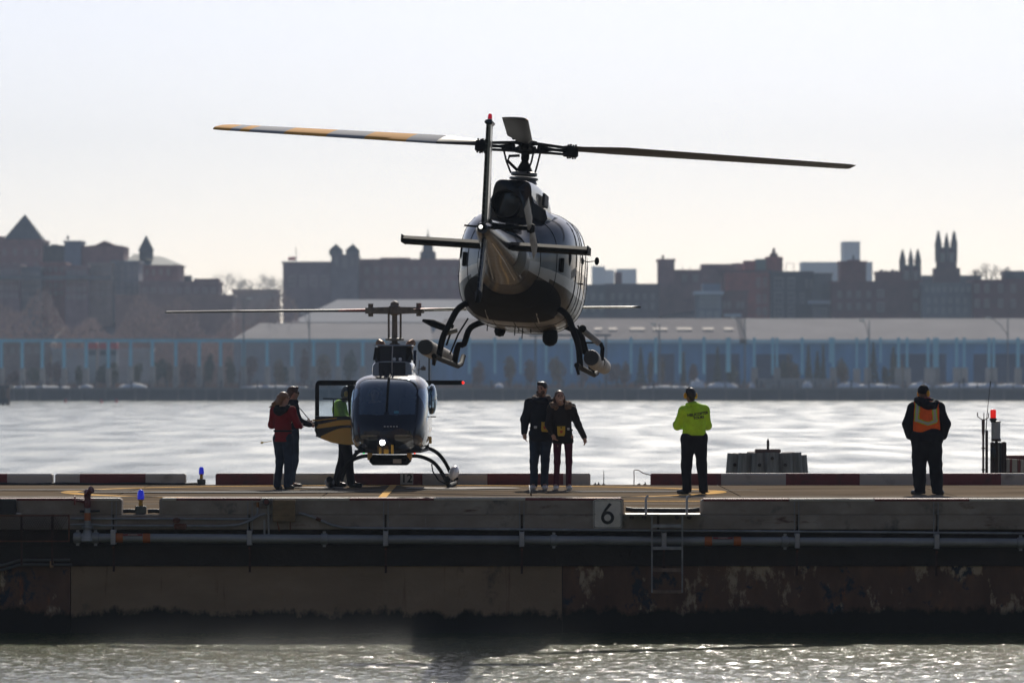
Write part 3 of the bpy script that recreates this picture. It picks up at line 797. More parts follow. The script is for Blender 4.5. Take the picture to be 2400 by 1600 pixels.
PL = [(1495, 815, 20, CONI, 1, 'dark conifer left of the first navy shed door'), (1525, 832, 22, DRYB, 0, 'brown leafy shrub between the dark conifer and the navy door'),
      (1550, 840, 22, DRYB, 0, 'brown shrub low in front of the first navy door'), (1601, 824, 14, OLIV, 1, 'slim olive conifer between two blue posts'),
      (1630, 858, 22, REDB, 0, 'low reddish shrub left of the pine'), (1683, 826, 30, CONI, 1, 'broad dark pine in front of the navy door near the lamp'), (1712, 852, 26, OLIV, 0, 'olive shrub under the double post'),
      (1432, 850, 40, REDB, 0, 'reddish shrub beside the portal frame'), (1465, 858, 30, REDB, 0, 'low reddish shrub left of the dark conifer'),
      (1828, 852, 20, OLIV, 0, 'low olive shrub, leftmost of the clump before the pale hipped shed'), (1849, 828, 24, DRYB, 1, 'brown pointed shrub, tallest of the brown clump'), (1868, 848, 20, DRYB, 0, 'round brown shrub at the right of the brown clump'),
      (1893, 818, 22, OLIV, 1, 'olive cypress, first of three before the blue wall'), (1912, 822, 20, CONI, 1, 'green cypress, middle of three before the blue wall'), (1934, 814, 18, CONI, 1, 'darkest tallest cypress of three before the blue wall'),
      (1970, 838, 26, DRYB, 0, 'brown bush right of the three cypresses'), (2053, 812, 24, CONI, 1, 'dark conifer beside the second tall lamp'), (2074, 850, 18, CONI, 0, 'low dark bush right of the conifer by the lamp'), (2095, 822, 24, OLIV, 1, 'olive pointed shrub left of the plinth row'), (2116, 845, 18, DRYB, 0, 'brown bush between two plinths')]
for k, (x, tp, wd, m, cn, lab) in enumerate(PL): shrub(x, tp, 890, wd, 863.5 + (k % 3) * .8, m, lab, cn)
LP = [(28, 862, 50, REDB), (78, 866, 44, OLIV), (124, 858, 48, REDB), (180, 852, 34, OLIV), (236, 855, 34, CONI), (268, 852, 26, OLIV), (330, 845, 30, OLIV), (372, 838, 34, CONI), (392, 842, 30, DRYB), (440, 842, 36, REDB),
      (492, 830, 34, CONI), (545, 826, 44, OLIV), (592, 838, 42, REDB), (650, 840, 36, DRYB), (665, 852, 26, CONI), (708, 832, 40, REDB), (762, 832, 40, DRYB), (818, 828, 44, CONI), (1120, 840, 40, REDB), (1190, 845, 40, DRYB), (1250, 842, 44, REDB), (1310, 846, 40, DRYB), (1370, 846, 40, REDB)]
KIND = {id(REDB): 'reddish twiggy', id(OLIV): 'olive green', id(CONI): 'dark evergreen', id(DRYB): 'dry brown'}
for k, (x, tp, wd, m) in enumerate(LP):
    row, nm = (left, 'posts under the blue beam') if x < 860 else (row1, 'posts before the skylit shed')
    i = sum(1 for p in row if p <= x)
    shrub(x, tp, 890, wd, 864 + (k % 3), m, '%s shrub between %s and %s %s' % (KIND[id(m)], ORD[i - 1], ORD[i], nm), 0)

def bare_tree(px, top, Y, base, label, spread, seed):
    rg = random.Random(seed)
    gz = PZ(base, Y)
    t = thing('bare_tree', label, 'tree', (PX(px, Y), Y, gz), group='bare winter trees on the skyline')
    H = PZ(top, Y) - gz; mb = MB(); tw = MB()
    mb.tube([(0, 0, 0), (0, 0, H * .35)], [.3, .2], 6)
    def grow(p, d, L, r, lev):
        e = p + d * L
        (mb if lev < 2 else tw).tube([p, e], [r, r * .6], 4, caps=False)
        if lev >= 4: return
        for _ in range(3 if lev < 3 else 2):
            a = (d + Vector((rg.gauss(0, .42) * spread, rg.gauss(0, .42), rg.gauss(.12, .25)))).normalized()
            grow(e, a, L * rg.uniform(.6, .82), r * .55, lev + 1)
    for _ in range(4): grow(Vector((0, 0, H * .3)), Vector((rg.gauss(0, .35) * spread, rg.gauss(0, .3), 1)).normalized(), H * .25, .14, 0)
    mb.build('trunk', BARK, t); tw.build('crown', BARK, t)
bare_tree(2288, 628, 1000, 690, 'bare tree left of the two on the right skyline', 1.2, 4)
bare_tree(2318, 616, 1000, 690, 'tall bare tree in the middle of the right skyline', 1.1, 5)
bare_tree(2345, 626, 1000, 690, 'bare tree next to the bushy roof at the right edge', 1.0, 6)
for i, x in enumerate((525, 552, 580, 606, 632, 656)):
    bare_tree(x, 636 + (i % 3) * 7, 1500, 720, 'hazy bare tree %s in the gap between the flats and the flagpole block' % ('first', 'second', 'third', 'fourth', 'fifth', 'sixth')[i] if False else
              ('hazy bare tree, %s from the left in the skyline gap beside the flagpole block' % ('first', 'second', 'third', 'fourth', 'fifth', 'sixth')[i]), 1.5, 20 + i)
def wood():
    """winter wood on the bluff: one brown-grey mass of twigs"""
    mb = MB(); rg = random.Random(11)
    for _ in range(16000):
        px = rg.uniform(-40, 700); Y = rg.uniform(902, 938)
        z = SHZ + rg.random() * (13.5 + 3.0 * math.sin(px * .021) + 2.0 * math.sin(px * .057 + 2))
        p = Vector((PX(px, Y), Y, z)); s = rg.uniform(.15, .45)
        u = Vector((rg.gauss(0, .35), rg.gauss(0, .3), 1)).normalized()
        v_ = Vector((1, 0, 0))
        mb.add([p + u * s * 2, p + v_ * s * .35, p - v_ * s * .35], [(0, 1, 2)])
    o = mb.build('winter_wood', mat('twig_mass', (0.38, 0.28, 0.24), 0.95, var=.4, scale=.1), fix=False)
    tag(o, 'brown grey winter wood covering the bluff behind the left sheds', 'wood', kind='stuff')
wood()
def reeds():
    mb = MB(); rg = random.Random(12)
    for _ in range(5000):
        px = rg.uniform(-20, 2420); Y = rg.uniform(858, 868)
        if 1130 < px < 1440 and rg.random() < .5: continue
        p = Vector((PX(px, Y), Y, SHZ)); s = rg.uniform(.5, 1.2)
        mb.add([p + Vector((rg.gauss(0, .15), 0, s)), p + Vector((.07, 0, 0)), p - Vector((.07, 0, 0))], [(0, 1, 2)])
    o = mb.build('dry_grass', mat('dry_grass', (0.26, 0.15, 0.09), .95, var=.3, scale=.2), fix=False)
    tag(o, 'dry brown grass along the far promenade', 'grass', kind='stuff')
reeds()
def snow():
    mb = MB(); rg = random.Random(13)
    for (a, b, h, Y) in ((15, 165, .35, 856.5), (185, 218, .5, 857), (280, 345, .75, 857.5), (560, 720, .4, 857), (1615, 1652, 1.5, 857.6), (1655, 1730, 1.0, 858), (1755, 1770, 1.1, 858), (1880, 1903, 1.3, 857.5), (1960, 2032, .95, 858), (2000, 2110, .7, 857),
                         (2130, 2180, 1.1, 858.5), (2190, 2330, .85, 858), (2250, 2420, .7, 857.3), (1500, 1620, .3, 857), (800, 860, .45, 857), (1160, 1180, .8, 857.5)):
        x0, x1 = PX(a, Y), PX(b, Y); n = 14; rings = []
        for i in range(n + 1):
            f = i / n; hh = h * (math.sin(pi * min(max(f, .02), .98)) ** .45) * rg.uniform(.7, 1.1)
            x = x0 + (x1 - x0) * f
            rings.append([(x, Y - .75, SHZ - .05), (x, Y - .4, SHZ + hh * .7), (x, Y, SHZ + hh), (x, Y + .5, SHZ + hh * .6), (x, Y + .9, SHZ - .05)])
        mb.loft(rings, caps=True, closed=True)
    o = mb.build('snow_banks', SNOW, smooth=True, angle=60)
    tag(o, 'ploughed old snow lying in banks behind the promenade railing', 'snow', kind='stuff')
snow()
# low concrete wall in front of shrubs, coloured truck, moored barge, buoys
t = thing('retaining_wall', 'low grey concrete wall below the cypresses, right of the far walker', 'wall', (PX(1880, 858), 859.6, SHZ))
for a, b in ((1775, 1843), (1844, 1945)):
    mb = MB(); mb.box(PX(a, 859) - PX(1880, 858), PX(b, 859) - PX(1880, 858), -.15, .15, 0, 1.55, bev=.03); mb.build('panel', CONC, t)
def truck(px, label, cm, Y=868):
    t = thing('parked_van', label, 'van', (PX(px, Y), Y, SHZ), group='red-roofed vehicles parked behind the left posts')
    z = PZ(818, Y) - SHZ - 1.6
    return t
M_red = mat('van_red', (0.55, 0.07, 0.07), .5)
M_vdark = mat('van_dark', (0.04, 0.05, 0.07), .4)
for px, wd, lab in ((217, 20, 'red delivery truck, leftmost of three behind the blue posts'), (243, 18, 'red delivery truck, middle of three behind the blue posts'), (266, 19, 'red delivery truck, rightmost of three behind the blue posts')):
    Y = 872; hw = wd / 2 * Y / F
    t = thing('delivery_truck', lab, 'truck', (PX(px, Y), Y, SHZ), group='red trucks parked behind the blue posts')
    zb = PZ(818, Y) - SHZ; zt = PZ(803, Y) - SHZ
    mb = MB(); mb.box(-hw, hw, -1, 3, zb, zt, bev=.08); mb.build('cargo_box', M_red, t)
    mb = MB(); mb.box(-hw * .92, hw * .92, -1.0, 3, .9, zb - .01, bev=.06); mb.build('chassis', mat('truck_grey', (.32, .33, .35), .6), t)
    mb = MB(); mb.box(-hw * .8, hw * .8, -1.06, -.98, zb - 1.1, zb - .2); mb.build('windshield', M_vdark, t)
    for sx in (-1, 1):
        mb = MB(); mb.lathe([(.2, -.16), (.5, -.16), (.55, 0), (.5, .16), (.2, .16)], (sx * hw * .75, -.6, .55), 12, axis=(1, 0, 0)); mb.build('wheel', M_vdark, t)
def barge():
    Y = 700; gz = WATER
    t = thing('mooring_platform', 'dark timber mooring platform in the water at the far left edge', 'platform', (PX(-10, Y), Y, gz))
    hw = 33 * Y / F
    mb = MB(); mb.box(-hw, hw * .95, 0, 6, PZ(909, Y) - gz, PZ(903, Y) - gz); mb.build('deck', WALLD, t)
    for k in range(6):
        x = -hw * .9 + hw * 1.75 * k / 5
        mb = MB(); mb.tube([(x, .4, -1), (x, .4, PZ(905, Y) - gz)], .28, 8); mb.build('pile', BARK if k < 5 else mat('raw_timber', (.30, .17, .12), .9), t)
    mb = MB(); mb.box(-hw, hw * .9, .1, .3, 0.2, 1.0); mb.build('fender_board', WALLD, t)
barge()
M_buoy = mat('buoy_red', (0.75, 0.10, 0.08), .5)
for px, Y, lab in ((154, 800, 'small red buoy, leftmost of three below the quay wall'), (238, 770, 'small red buoy, middle and lowest of three below the quay wall'), (273, 790, 'small red buoy, rightmost of three below the quay wall')):
    t = thing('buoy', lab, 'buoy', (PX(px, Y), Y, WATER), group='red buoys')
    mb = MB(); mb.lathe([(.05, -.25), (.22, -.12), (.26, .05), (.2, .2), (.08, .3), (.05, .42)], (0, 0, 0.05), 10); mb.build('float', M_buoy, t, smooth=True)
    mb = MB(); mb.tube([(0, 0, .4), (0, 0, .62)], .035, 6); mb.build('topmark', M_buoy, t)

# ------------------------------------------------------------------ air: thin winter haze over the river
def haze():
    mb = MB(); mb.box(-900, 900, -420, 3000, WATER - 1.2, 150)
    m = bpy.data.materials.new('haze_air'); m.use_nodes = True
    n = m.node_tree.nodes; l = m.node_tree.links
    n.remove(n['Principled BSDF'])
    v = n.new('ShaderNodeVolumePrincipled')
    v.inputs['Color'].default_value = (0.68, 0.82, 1.0, 1)
    v.inputs['Density'].default_value = 0.00025
    v.inputs['Anisotropy'].default_value = 0.0
    l.new(v.outputs[0], n['Material Output'].inputs['Volume'])
    o = mb.build('haze', m)
    tag(o, 'pale bluish winter haze over the river', 'haze', kind='stuff')
haze()
# ------------------------------------------------------------------ the city bank behind the camera: it lights and is mirrored in what we see
def city():
    rg = random.Random(31)
    BM = [mat('tower_brown_brick', (.20, .12, .08), .85, var=.2, scale=.1), mat('tower_tan_stone', (.34, .28, .21), .85, var=.2, scale=.1), mat('tower_grey_concrete', (.26, .25, .24), .85, var=.2, scale=.1), mat('tower_dark_glass', (.03, .035, .045), .15)]
    mb = MB(); mb.box(-500, 500, -420, -6, WATER - 1, -0.3); tag(mb.build('esplanade_ground', mat('esplanade', (.14, .13, .12), .9, var=.2, scale=.05)), kind='structure')
    where = ['far left', 'left', 'centre left', 'centre', 'centre right', 'right', 'far right']
    for k in range(7):
        x = -270 + 90 * k + rg.uniform(-12, 12); w_ = rg.uniform(30, 41); H = rg.uniform(55, 120); Y = -75 - rg.uniform(0, 40); m = BM[k % 4]
        t = thing('office_tower', '%s office tower on the city bank, %s of seven behind the camera' % (('brown brick', 'tan stone', 'grey concrete', 'dark glass')[k % 4], where[k]), 'tower', (x, Y, -.3), group='city bank towers')
        mb = MB(); mb.box(-w_, w_, -40, 0, 0, H); mb.build('wall', m, t)
        for q in range(int(H / 8)):
            mb = MB(); mb.box(-w_ * .94, w_ * .94, .02, .25, 3 + q * 8, 6.2 + q * 8); mb.build('window_band', BM[3], t)
    t = thing('elevated_roadway', 'low elevated highway along the city bank behind the camera', 'roadway', (0, -45, -.3))
    mb = MB(); mb.box(-400, 400, -6, 6, 6, 7.4); mb.build('deck', BM[2], t)
    for k in range(21):
        mb = MB(); mb.box(-400 + 40 * k - .8, -400 + 40 * k + .8, -.8, .8, 0, 6); mb.build('pillar', BM[2], t)
city()
# ------------------------------------------------------------------ helipad pier
YN, YF = 66.6, 85.26        # near and far edge of the deck
def deck_material():
    m = bpy.data.materials.new('deck_concrete'); m.use_nodes = True
    n = m.node_tree.nodes; l = m.node_tree.links; b = n['Principled BSDF']
    tc = n.new('ShaderNodeTexCoord')
    def nz(scale, det, st=(1, 1, 1), rough=.6):
        mp = n.new('ShaderNodeMapping'); mp.inputs['Scale'].default_value = st; l.new(tc.outputs['Object'], mp.inputs['Vector'])
        z = n.new('ShaderNodeTexNoise'); z.inputs['Scale'].default_value = scale; z.inputs['Detail'].default_value = det; z.inputs['Roughness'].default_value = rough
        l.new(mp.outputs[0], z.inputs['Vector']); return z.outputs['Fac']
    def ramp(src, stops):
        r = n.new('ShaderNodeValToRGB'); e = r.color_ramp.elements
        e[0].position, e[0].color = stops[0][0], (*stops[0][1], 1); e[1].position, e[1].color = stops[-1][0], (*stops[-1][1], 1)
        for p, c in stops[1:-1]: q = e.new(p); q.color = (*c, 1)
        l.new(src, r.inputs['Fac']); return r.outputs['Color']
    base = ramp(nz(0.5, 8, (0.5, 1.6, 1)), [(0.3, (.15, .115, .080)), (0.55, (.205, .16, .115)), (0.75, (.27, .215, .165))])
    stain = ramp(nz(0.9, 5, (0.35, 1.5, 1)), [(0.42, (.45, .45, .47)), (0.56, (1, 1, 1))])
    mx = n.new('ShaderNodeMix'); mx.data_type = 'RGBA'; mx.blend_type = 'MULTIPLY'; mx.inputs[0].default_value = 0.55
    l.new(base, mx.inputs[6]); l.new(stain, mx.inputs[7]); l.new(mx.outputs[2], b.inputs['Base Color'])
    rr = n.new('ShaderNodeMapRange'); l.new(nz(.7, 4, (.4, 1.4, 1)), rr.inputs[0]); rr.inputs[1].default_value = .35; rr.inputs[2].default_value = .7; rr.inputs[3].default_value = .7; rr.inputs[4].default_value = .95
    l.new(rr.outputs[0], b.inputs['Roughness'])
    b.inputs['Specular IOR Level'].default_value = 0.0
    bp = n.new('ShaderNodeBump'); bp.inputs['Strength'].default_value = .4; bp.inputs['Distance'].default_value = .01
    l.new(nz(60, 4), bp.inputs['Height']); l.new(bp.outputs[0], b.inputs['Normal'])
    return m
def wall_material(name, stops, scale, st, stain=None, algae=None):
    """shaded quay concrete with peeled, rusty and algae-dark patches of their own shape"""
    m = bpy.data.materials.new(name); m.use_nodes = True
    n = m.node_tree.nodes; l = m.node_tree.links; b = n['Principled BSDF']; b.inputs['Roughness'].default_value = .9
    tc = n.new('ShaderNodeTexCoord')
    def nz(scale, det, st=(1, 1, 1), rough=.62):
        mp = n.new('ShaderNodeMapping'); mp.inputs['Scale'].default_value = st; l.new(tc.outputs['Object'], mp.inputs['Vector'])
        z = n.new('ShaderNodeTexNoise'); z.inputs['Scale'].default_value = scale; z.inputs['Detail'].default_value = det; z.inputs['Roughness'].default_value = rough
        l.new(mp.outputs[0], z.inputs['Vector']); return z.outputs['Fac']
    def ramp(src, stops, interp='LINEAR'):
        r = n.new('ShaderNodeValToRGB'); r.color_ramp.interpolation = interp; e = r.color_ramp.elements
        e[0].position, e[0].color = stops[0][0], (*stops[0][1], 1); e[1].position, e[1].color = stops[-1][0], (*stops[-1][1], 1)
        for p, c in stops[1:-1]: q = e.new(p); q.color = (*c, 1)
        l.new(src, r.inputs['Fac']); return r.outputs['Color']
    c = ramp(nz(scale, 8, st), stops)
    if stain:
        for (sc_, sst, lo, hi, colr) in stain:
            mx = n.new('ShaderNodeMix'); mx.data_type = 'RGBA'
            k = n.new('ShaderNodeMapRange'); l.new(nz(sc_, 7, sst, .7), k.inputs[0]); k.inputs[1].default_value = lo; k.inputs[2].default_value = hi
            l.new(k.outputs[0], mx.inputs[0]); l.new(c, mx.inputs[6]); mx.inputs[7].default_value = (*colr, 1); c = mx.outputs[2]
    if algae:
        sp = n.new('ShaderNodeSeparateXYZ'); l.new(tc.outputs['Object'], sp.inputs[0])
        a1 = n.new('ShaderNodeMath'); a1.operation = 'MULTIPLY_ADD'; a1.inputs[1].default_value = .55; l.new(nz(2.2, 8, (1, 1, .6), .7), a1.inputs[0]); l.new(sp.outputs['Z'], a1.inputs[2])
        k = n.new('ShaderNodeMapRange'); l.new(a1.outputs[0], k.inputs[0]); k.inputs[1].default_value = algae - .03; k.inputs[2].default_value = algae + .05; k.inputs[3].default_value = 1; k.inputs[4].default_value = 0
        mx = n.new('ShaderNodeMix'); mx.data_type = 'RGBA'; l.new(k.outputs[0], mx.inputs[0]); l.new(c, mx.inputs[6]); mx.inputs[7].default_value = (.012, .012, .010, 1); c = mx.outputs[2]
    l.new(c, b.inputs['Base Color'])
    bp = n.new('ShaderNodeBump'); bp.inputs['Strength'].default_value = .6; bp.inputs['Distance'].default_value = .015
    l.new(nz(14, 6), bp.inputs['Height']); l.new(bp.outputs[0], b.inputs['Normal'])
    return m
DECK = deck_material()
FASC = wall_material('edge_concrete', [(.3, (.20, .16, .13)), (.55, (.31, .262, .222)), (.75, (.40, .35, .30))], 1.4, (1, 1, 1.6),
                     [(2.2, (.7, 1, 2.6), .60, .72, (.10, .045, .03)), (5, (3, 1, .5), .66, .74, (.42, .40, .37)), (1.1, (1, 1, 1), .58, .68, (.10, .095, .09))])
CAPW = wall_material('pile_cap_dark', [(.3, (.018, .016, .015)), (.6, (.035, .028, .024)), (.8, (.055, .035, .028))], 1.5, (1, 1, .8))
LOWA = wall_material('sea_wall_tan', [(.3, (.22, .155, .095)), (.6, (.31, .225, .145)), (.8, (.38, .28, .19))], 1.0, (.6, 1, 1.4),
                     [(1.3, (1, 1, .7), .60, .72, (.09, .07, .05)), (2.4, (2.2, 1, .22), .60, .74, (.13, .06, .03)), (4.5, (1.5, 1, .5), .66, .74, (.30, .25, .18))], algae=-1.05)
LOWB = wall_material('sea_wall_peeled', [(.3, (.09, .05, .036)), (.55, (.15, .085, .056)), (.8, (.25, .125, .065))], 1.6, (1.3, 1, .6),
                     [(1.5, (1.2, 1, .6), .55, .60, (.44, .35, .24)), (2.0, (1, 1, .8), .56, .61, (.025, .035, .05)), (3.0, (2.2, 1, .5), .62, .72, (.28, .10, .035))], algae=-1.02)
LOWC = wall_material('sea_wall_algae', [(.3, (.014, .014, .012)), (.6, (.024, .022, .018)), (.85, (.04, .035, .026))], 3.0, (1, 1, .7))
RED = mat('kerb_red', (0.18, 0.028, 0.032), 0.6, var_color=(.075, .030, .028), contrast=(.5, .75), detail=9, scale=3.5, bump=.25, bscale=30)
WHITE = mat('kerb_white', (0.50, 0.455, 0.40), 0.65, var=.0, scale=2.0, var_color=(.27, .235, .20), bump=.25, bscale=30, contrast=(.56, .74), detail=9)
YELL = mat('paint_yellow', (0.80, 0.49, 0.19), 0.9, spec=0.0, var=.25, scale=1.6, detail=8)
LINEW = mat('paint_white', (0.30, 0.27, 0.235), 0.9, spec=0.0, var=.3, scale=1.4, detail=8)
DARKBLOT = mat('blot_black', (0.035, 0.034, 0.036), 0.8, spec=.1, var=.3, scale=3)  # near-black colour of the irregular blots on the deck
GALV = mat('galvanised_pipe', (0.27, 0.275, 0.285), 0.5, metal=.25, var=.25, scale=2.5, stretch=(.5, 1, 1))
GALVD = mat('conduit_grey', (0.25, 0.26, 0.28), 0.5, metal=.2, var=.3, scale=3)
RUST = mat('rusty_iron', (0.13, 0.05, 0.028), 0.85, var=.45, scale=6)
RUSTD = mat('dark_rust', (0.045, 0.022, 0.018), 0.9, var=.4, scale=6)
ORNG = mat('orange_tape', (0.42, 0.11, 0.02), 0.5, var=.15, scale=5)
HOSE = mat('black_hose', (0.015, 0.015, 0.016), 0.5)
DARKM = mat('dark_metal', (0.03, 0.03, 0.034), 0.5, metal=.3)

pier = tag(bpy.data.objects.new('pier_deck', None), kind='structure'); col.objects.link(pier)
pier.location = (0, YN, 0)
bays = []
# deck: concrete bays with recessed joints, each bay a slab of its own
joints_x = [-13.0, -9.6, -6.2, -2.95, 0.3, 3.55, 6.9, 10.2, 13.5]
joints_y = [0.0, 6.2, 12.6, YF - YN + 0.35]
for i in range(len(joints_x) - 1):
    for j in range(3):
        mb = MB(); g_ = 0.012
        mb.box(joints_x[i] + g_, joints_x[i + 1] - g_, joints_y[j] + (g_ if j else 0), joints_y[j + 1] - g_, -0.16, 0.0)
        mb.build('slab', DECK, pier)
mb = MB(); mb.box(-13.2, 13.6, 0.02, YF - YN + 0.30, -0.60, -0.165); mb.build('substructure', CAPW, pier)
# fascia blocks between the joints in the near face
FJ = [-1080, -700, -380, -60, 125, 266, 585, 904, 1223, 1542, 1868, 2195, 2514, 2833, 3152, 3500]
for a, b in zip(FJ[:-1], FJ[1:]):
    mb = MB(); mb.box(PX(a, YN) + .012, PX(b, YN) - .012, -0.10, -0.003, PZ(1240, YN), -0.004, bev=.012); mb.build('edge_block', FASC, pier)
# lower sea wall
zc0, zc1, zc2 = PZ(1279, YN), PZ(1326, YN), PZ(1440, YN)
wall = tag(bpy.data.objects.new('pier_sea_wall', None), 'dark shaded concrete sea wall under the helipad deck, streaked with rust', 'sea wall'); col.objects.link(wall); wall.location = (0, YN, 0)
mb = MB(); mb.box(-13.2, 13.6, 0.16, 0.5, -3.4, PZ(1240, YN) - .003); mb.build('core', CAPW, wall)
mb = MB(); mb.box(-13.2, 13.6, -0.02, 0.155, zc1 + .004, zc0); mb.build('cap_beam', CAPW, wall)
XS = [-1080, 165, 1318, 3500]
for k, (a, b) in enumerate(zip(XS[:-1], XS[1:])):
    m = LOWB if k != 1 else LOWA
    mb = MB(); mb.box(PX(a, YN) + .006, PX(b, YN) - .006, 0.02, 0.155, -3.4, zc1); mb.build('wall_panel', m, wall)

# painted markings, dark blots and painted sheen, sheets 4 mm above the deck
def sheet(name, pts, m, z): 
    mb = MB(); mb.add([(x, y, z) for x, y in pts], [tuple(range(len(pts)))]); o = mb.build(name, m, pier); o.location = (0, -YN, 0); return o
cx, cy, ro, ri = PX(924, 80.0), 80.0, 5.37, 5.10
mb = MB(); n = 96
vo = [(cx + ro * math.cos(2 * pi * k / n), cy + ro * math.sin(2 * pi * k / n) * 0.955, 0.004) for k in range(n)]
vi = [(cx + ri * math.cos(2 * pi * k / n), cy + ri * math.sin(2 * pi * k / n) * 0.955, 0.004) for k in range(n)]
mb.add(vo + vi, [(k, (k + 1) % n, n + (k + 1) % n, n + k) for k in range(n)]); o = mb.build('circle_marking', YELL, pier); o.location = (0, -YN, 0)
sheet('centre_line', [(-2.03, 70), (-1.90, 70), (-1.97, 84.9), (-2.09, 84.9)], YELL, 0.008)
sheet('edge_line', [(-12.5, 76.35), (12.5, 76.0), (12.5, 76.5), (-12.5, 76.9)], LINEW, 0.004)
sheet('edge_line', [(-4.6, 80.6), (4.0, 80.8), (4.0, 81.05), (-4.6, 80.85)], LINEW, 0.012)
sheet('edge_line', [(-12.5, 71.9), (12.5, 71.9), (12.5, 72.15), (-12.5, 72.15)], LINEW, 0.004)
sheet('edge_line', [(1.4, 73.6), (3.2, 73.6), (3.2, 73.9), (1.4, 73.9)], YELL, 0.004)
def blot(c, rx, ry, seed, z):
    rg = random.Random(seed); n = 28; pts = []
    ph = [rg.uniform(0, 6.28) for _ in range(4)]
    for k in range(n):
        a = 2 * pi * k / n; q = 1 + .12 * math.sin(2 * a + ph[0]) + .10 * math.sin(3 * a + ph[1]) + .07 * math.sin(5 * a + ph[2])
        pts.append((c[0] + rx * q * math.cos(a), c[1] + ry * q * math.sin(a)))
    return pts
sheet('dark_blot', blot((-4.6, 79.3), 2.2, .55, 1, 0), DARKBLOT, 0.016)
sheet('dark_blot', blot((1.6, 79.6), 1.5, .28, 2, 0), DARKBLOT, 0.016)
sheet('dark_blot', blot((-7.6, 80.9), 1.3, .3, 3, 0), DARKBLOT, 0.016)
sheet('bright_patch', blot((-0.9, 82.2), .85, .8, 4, 0), mat('pale_patch', (.36, .32, .28), .8, spec=.05, var=.25, scale=2), 0.016)  # sun sheen on the deck painted in as a pale sheet
sheet('bright_patch', blot((-3.2, 82.6), .5, .5, 5, 0), mat('pale_patch', (.42, .38, .34)), 0.016)

# ---- kerb beams
def kerb(label, x0, x1, secs, Y, y1, zt=0.2, group=None, cap_only=False, z0=0.0):
    """one beam from column x0 to x1, painted in sections [(start, colour)]"""
    t = thing('kerb_beam', label, 'kerb', (PX((x0 + x1) / 2, Y), Y, 0), group=group)
    cx_ = PX((x0 + x1) / 2, Y)
    ends = [s[0] for s in secs[1:]] + [x1]
    for k, ((a, c), b) in enumerate(zip(secs, ends)):
        xa, xb = PX(a, Y) - cx_, PX(b, Y) - cx_
        mb = MB(); ch = 0.028
        prof = [(0, z0), (y1, z0), (y1, zt - ch), (y1 - ch, zt), (ch, zt), (0, zt - ch)]
        e0 = ch if k == 0 else 0.0; e1 = ch if k == len(secs) - 1 else 0.0
        def ring(x, ins): return [(x, yy if ins == 0 else min(max(yy, ins * .6), y1 - ins * .6), zz if zz <= z0 + .001 else zz - ins * .8) for yy, zz in prof]
        rings = ([ring(xa, e0)] if e0 else []) + [ring(xa + e0 + (.0008 if k else 0), 0), ring(xb - e1, 0)] + ([ring(xb, e1)] if e1 else [])
        mb.loft(rings)
        if cap_only:
            mb2 = MB(); mb2.box(xa + (ch * 1.2 if k == 0 else .001), xb - (ch * 1.2 if k == len(secs) - 1 else .001), -.006, y1 + .006, zt - .030, zt + .004, bev=.004)
            mb.build('concrete_section', FASC, t); mb2.build('painted_cap', RED if c == 'r' else WHITE, t)
        else:
            mb.build('painted_section', RED if c == 'r' else WHITE, t)
    return t
GF, GN = 'red and white kerb beams along the river side of the pad', 'red and white topped kerb beams along the near edge'
kerb('red and white kerb beam at the left edge, river side of the pad', -600, 123, [(-600, 'w'), (-460, 'r'), (-300, 'w'), (-150, 'r'), (16.6, 'w')], YF, .25, .195, GF)
kerb('kerb beam with one red stretch between two white ones, left of the blue light', 129, 435, [(129, 'w'), (187, 'r'), (341, 'w')], YF, .25, .195, GF)
kb12 = kerb('long red and white kerb beam behind the parked helicopter, carrying the 12 plate', 505, 1384, [(505, 'r'), (640, 'w'), (827, 'r'), (990, 'w'), (1142, 'r'), (1320, 'w')], YF, .25, .2, GF)
kerb('long red and white kerb beam at right behind the two workers', 1525, 2980, [(1525, 'r'), (1690, 'w'), (1842, 'r'), (2015, 'w'), (2186, 'r'), (2346, 'w'), (2510, 'r'), (2670, 'w'), (2830, 'r')], YF, .25, .2, GF)
kerb('near kerb beam at left with fire hydrant valve in front', -1080, 285, [(-1080, 'r'), (-820, 'w'), (-600, 'r'), (-400, 'w'), (-180, 'r'), (212, 'w')], YN - .10, .3, .212, GN, True)
kerb('long near kerb beam below the parked helicopter, between the blue light and the 6 sign', 373, 1462, [(373, 'w'), (413, 'r'), (611, 'w'), (819, 'r'), (1017, 'w'), (1231, 'r')], YN - .10, .3, .215, GN, True)
kerb('near kerb beam right of the ladder', 1643, 3500, [(1643, 'r'), (1850, 'w'), (2050, 'r'), (2272, 'w'), (2480, 'r'), (2690, 'w'), (2900, 'r'), (3120, 'w')], YN - .10, .3, .205, GN, True)

SIGNW = mat('sign_white', (0.66, 0.62, 0.56), 0.5, var=.12, scale=6)
INK = mat('sign_black', (0.012, 0.012, 0.014), 0.5)
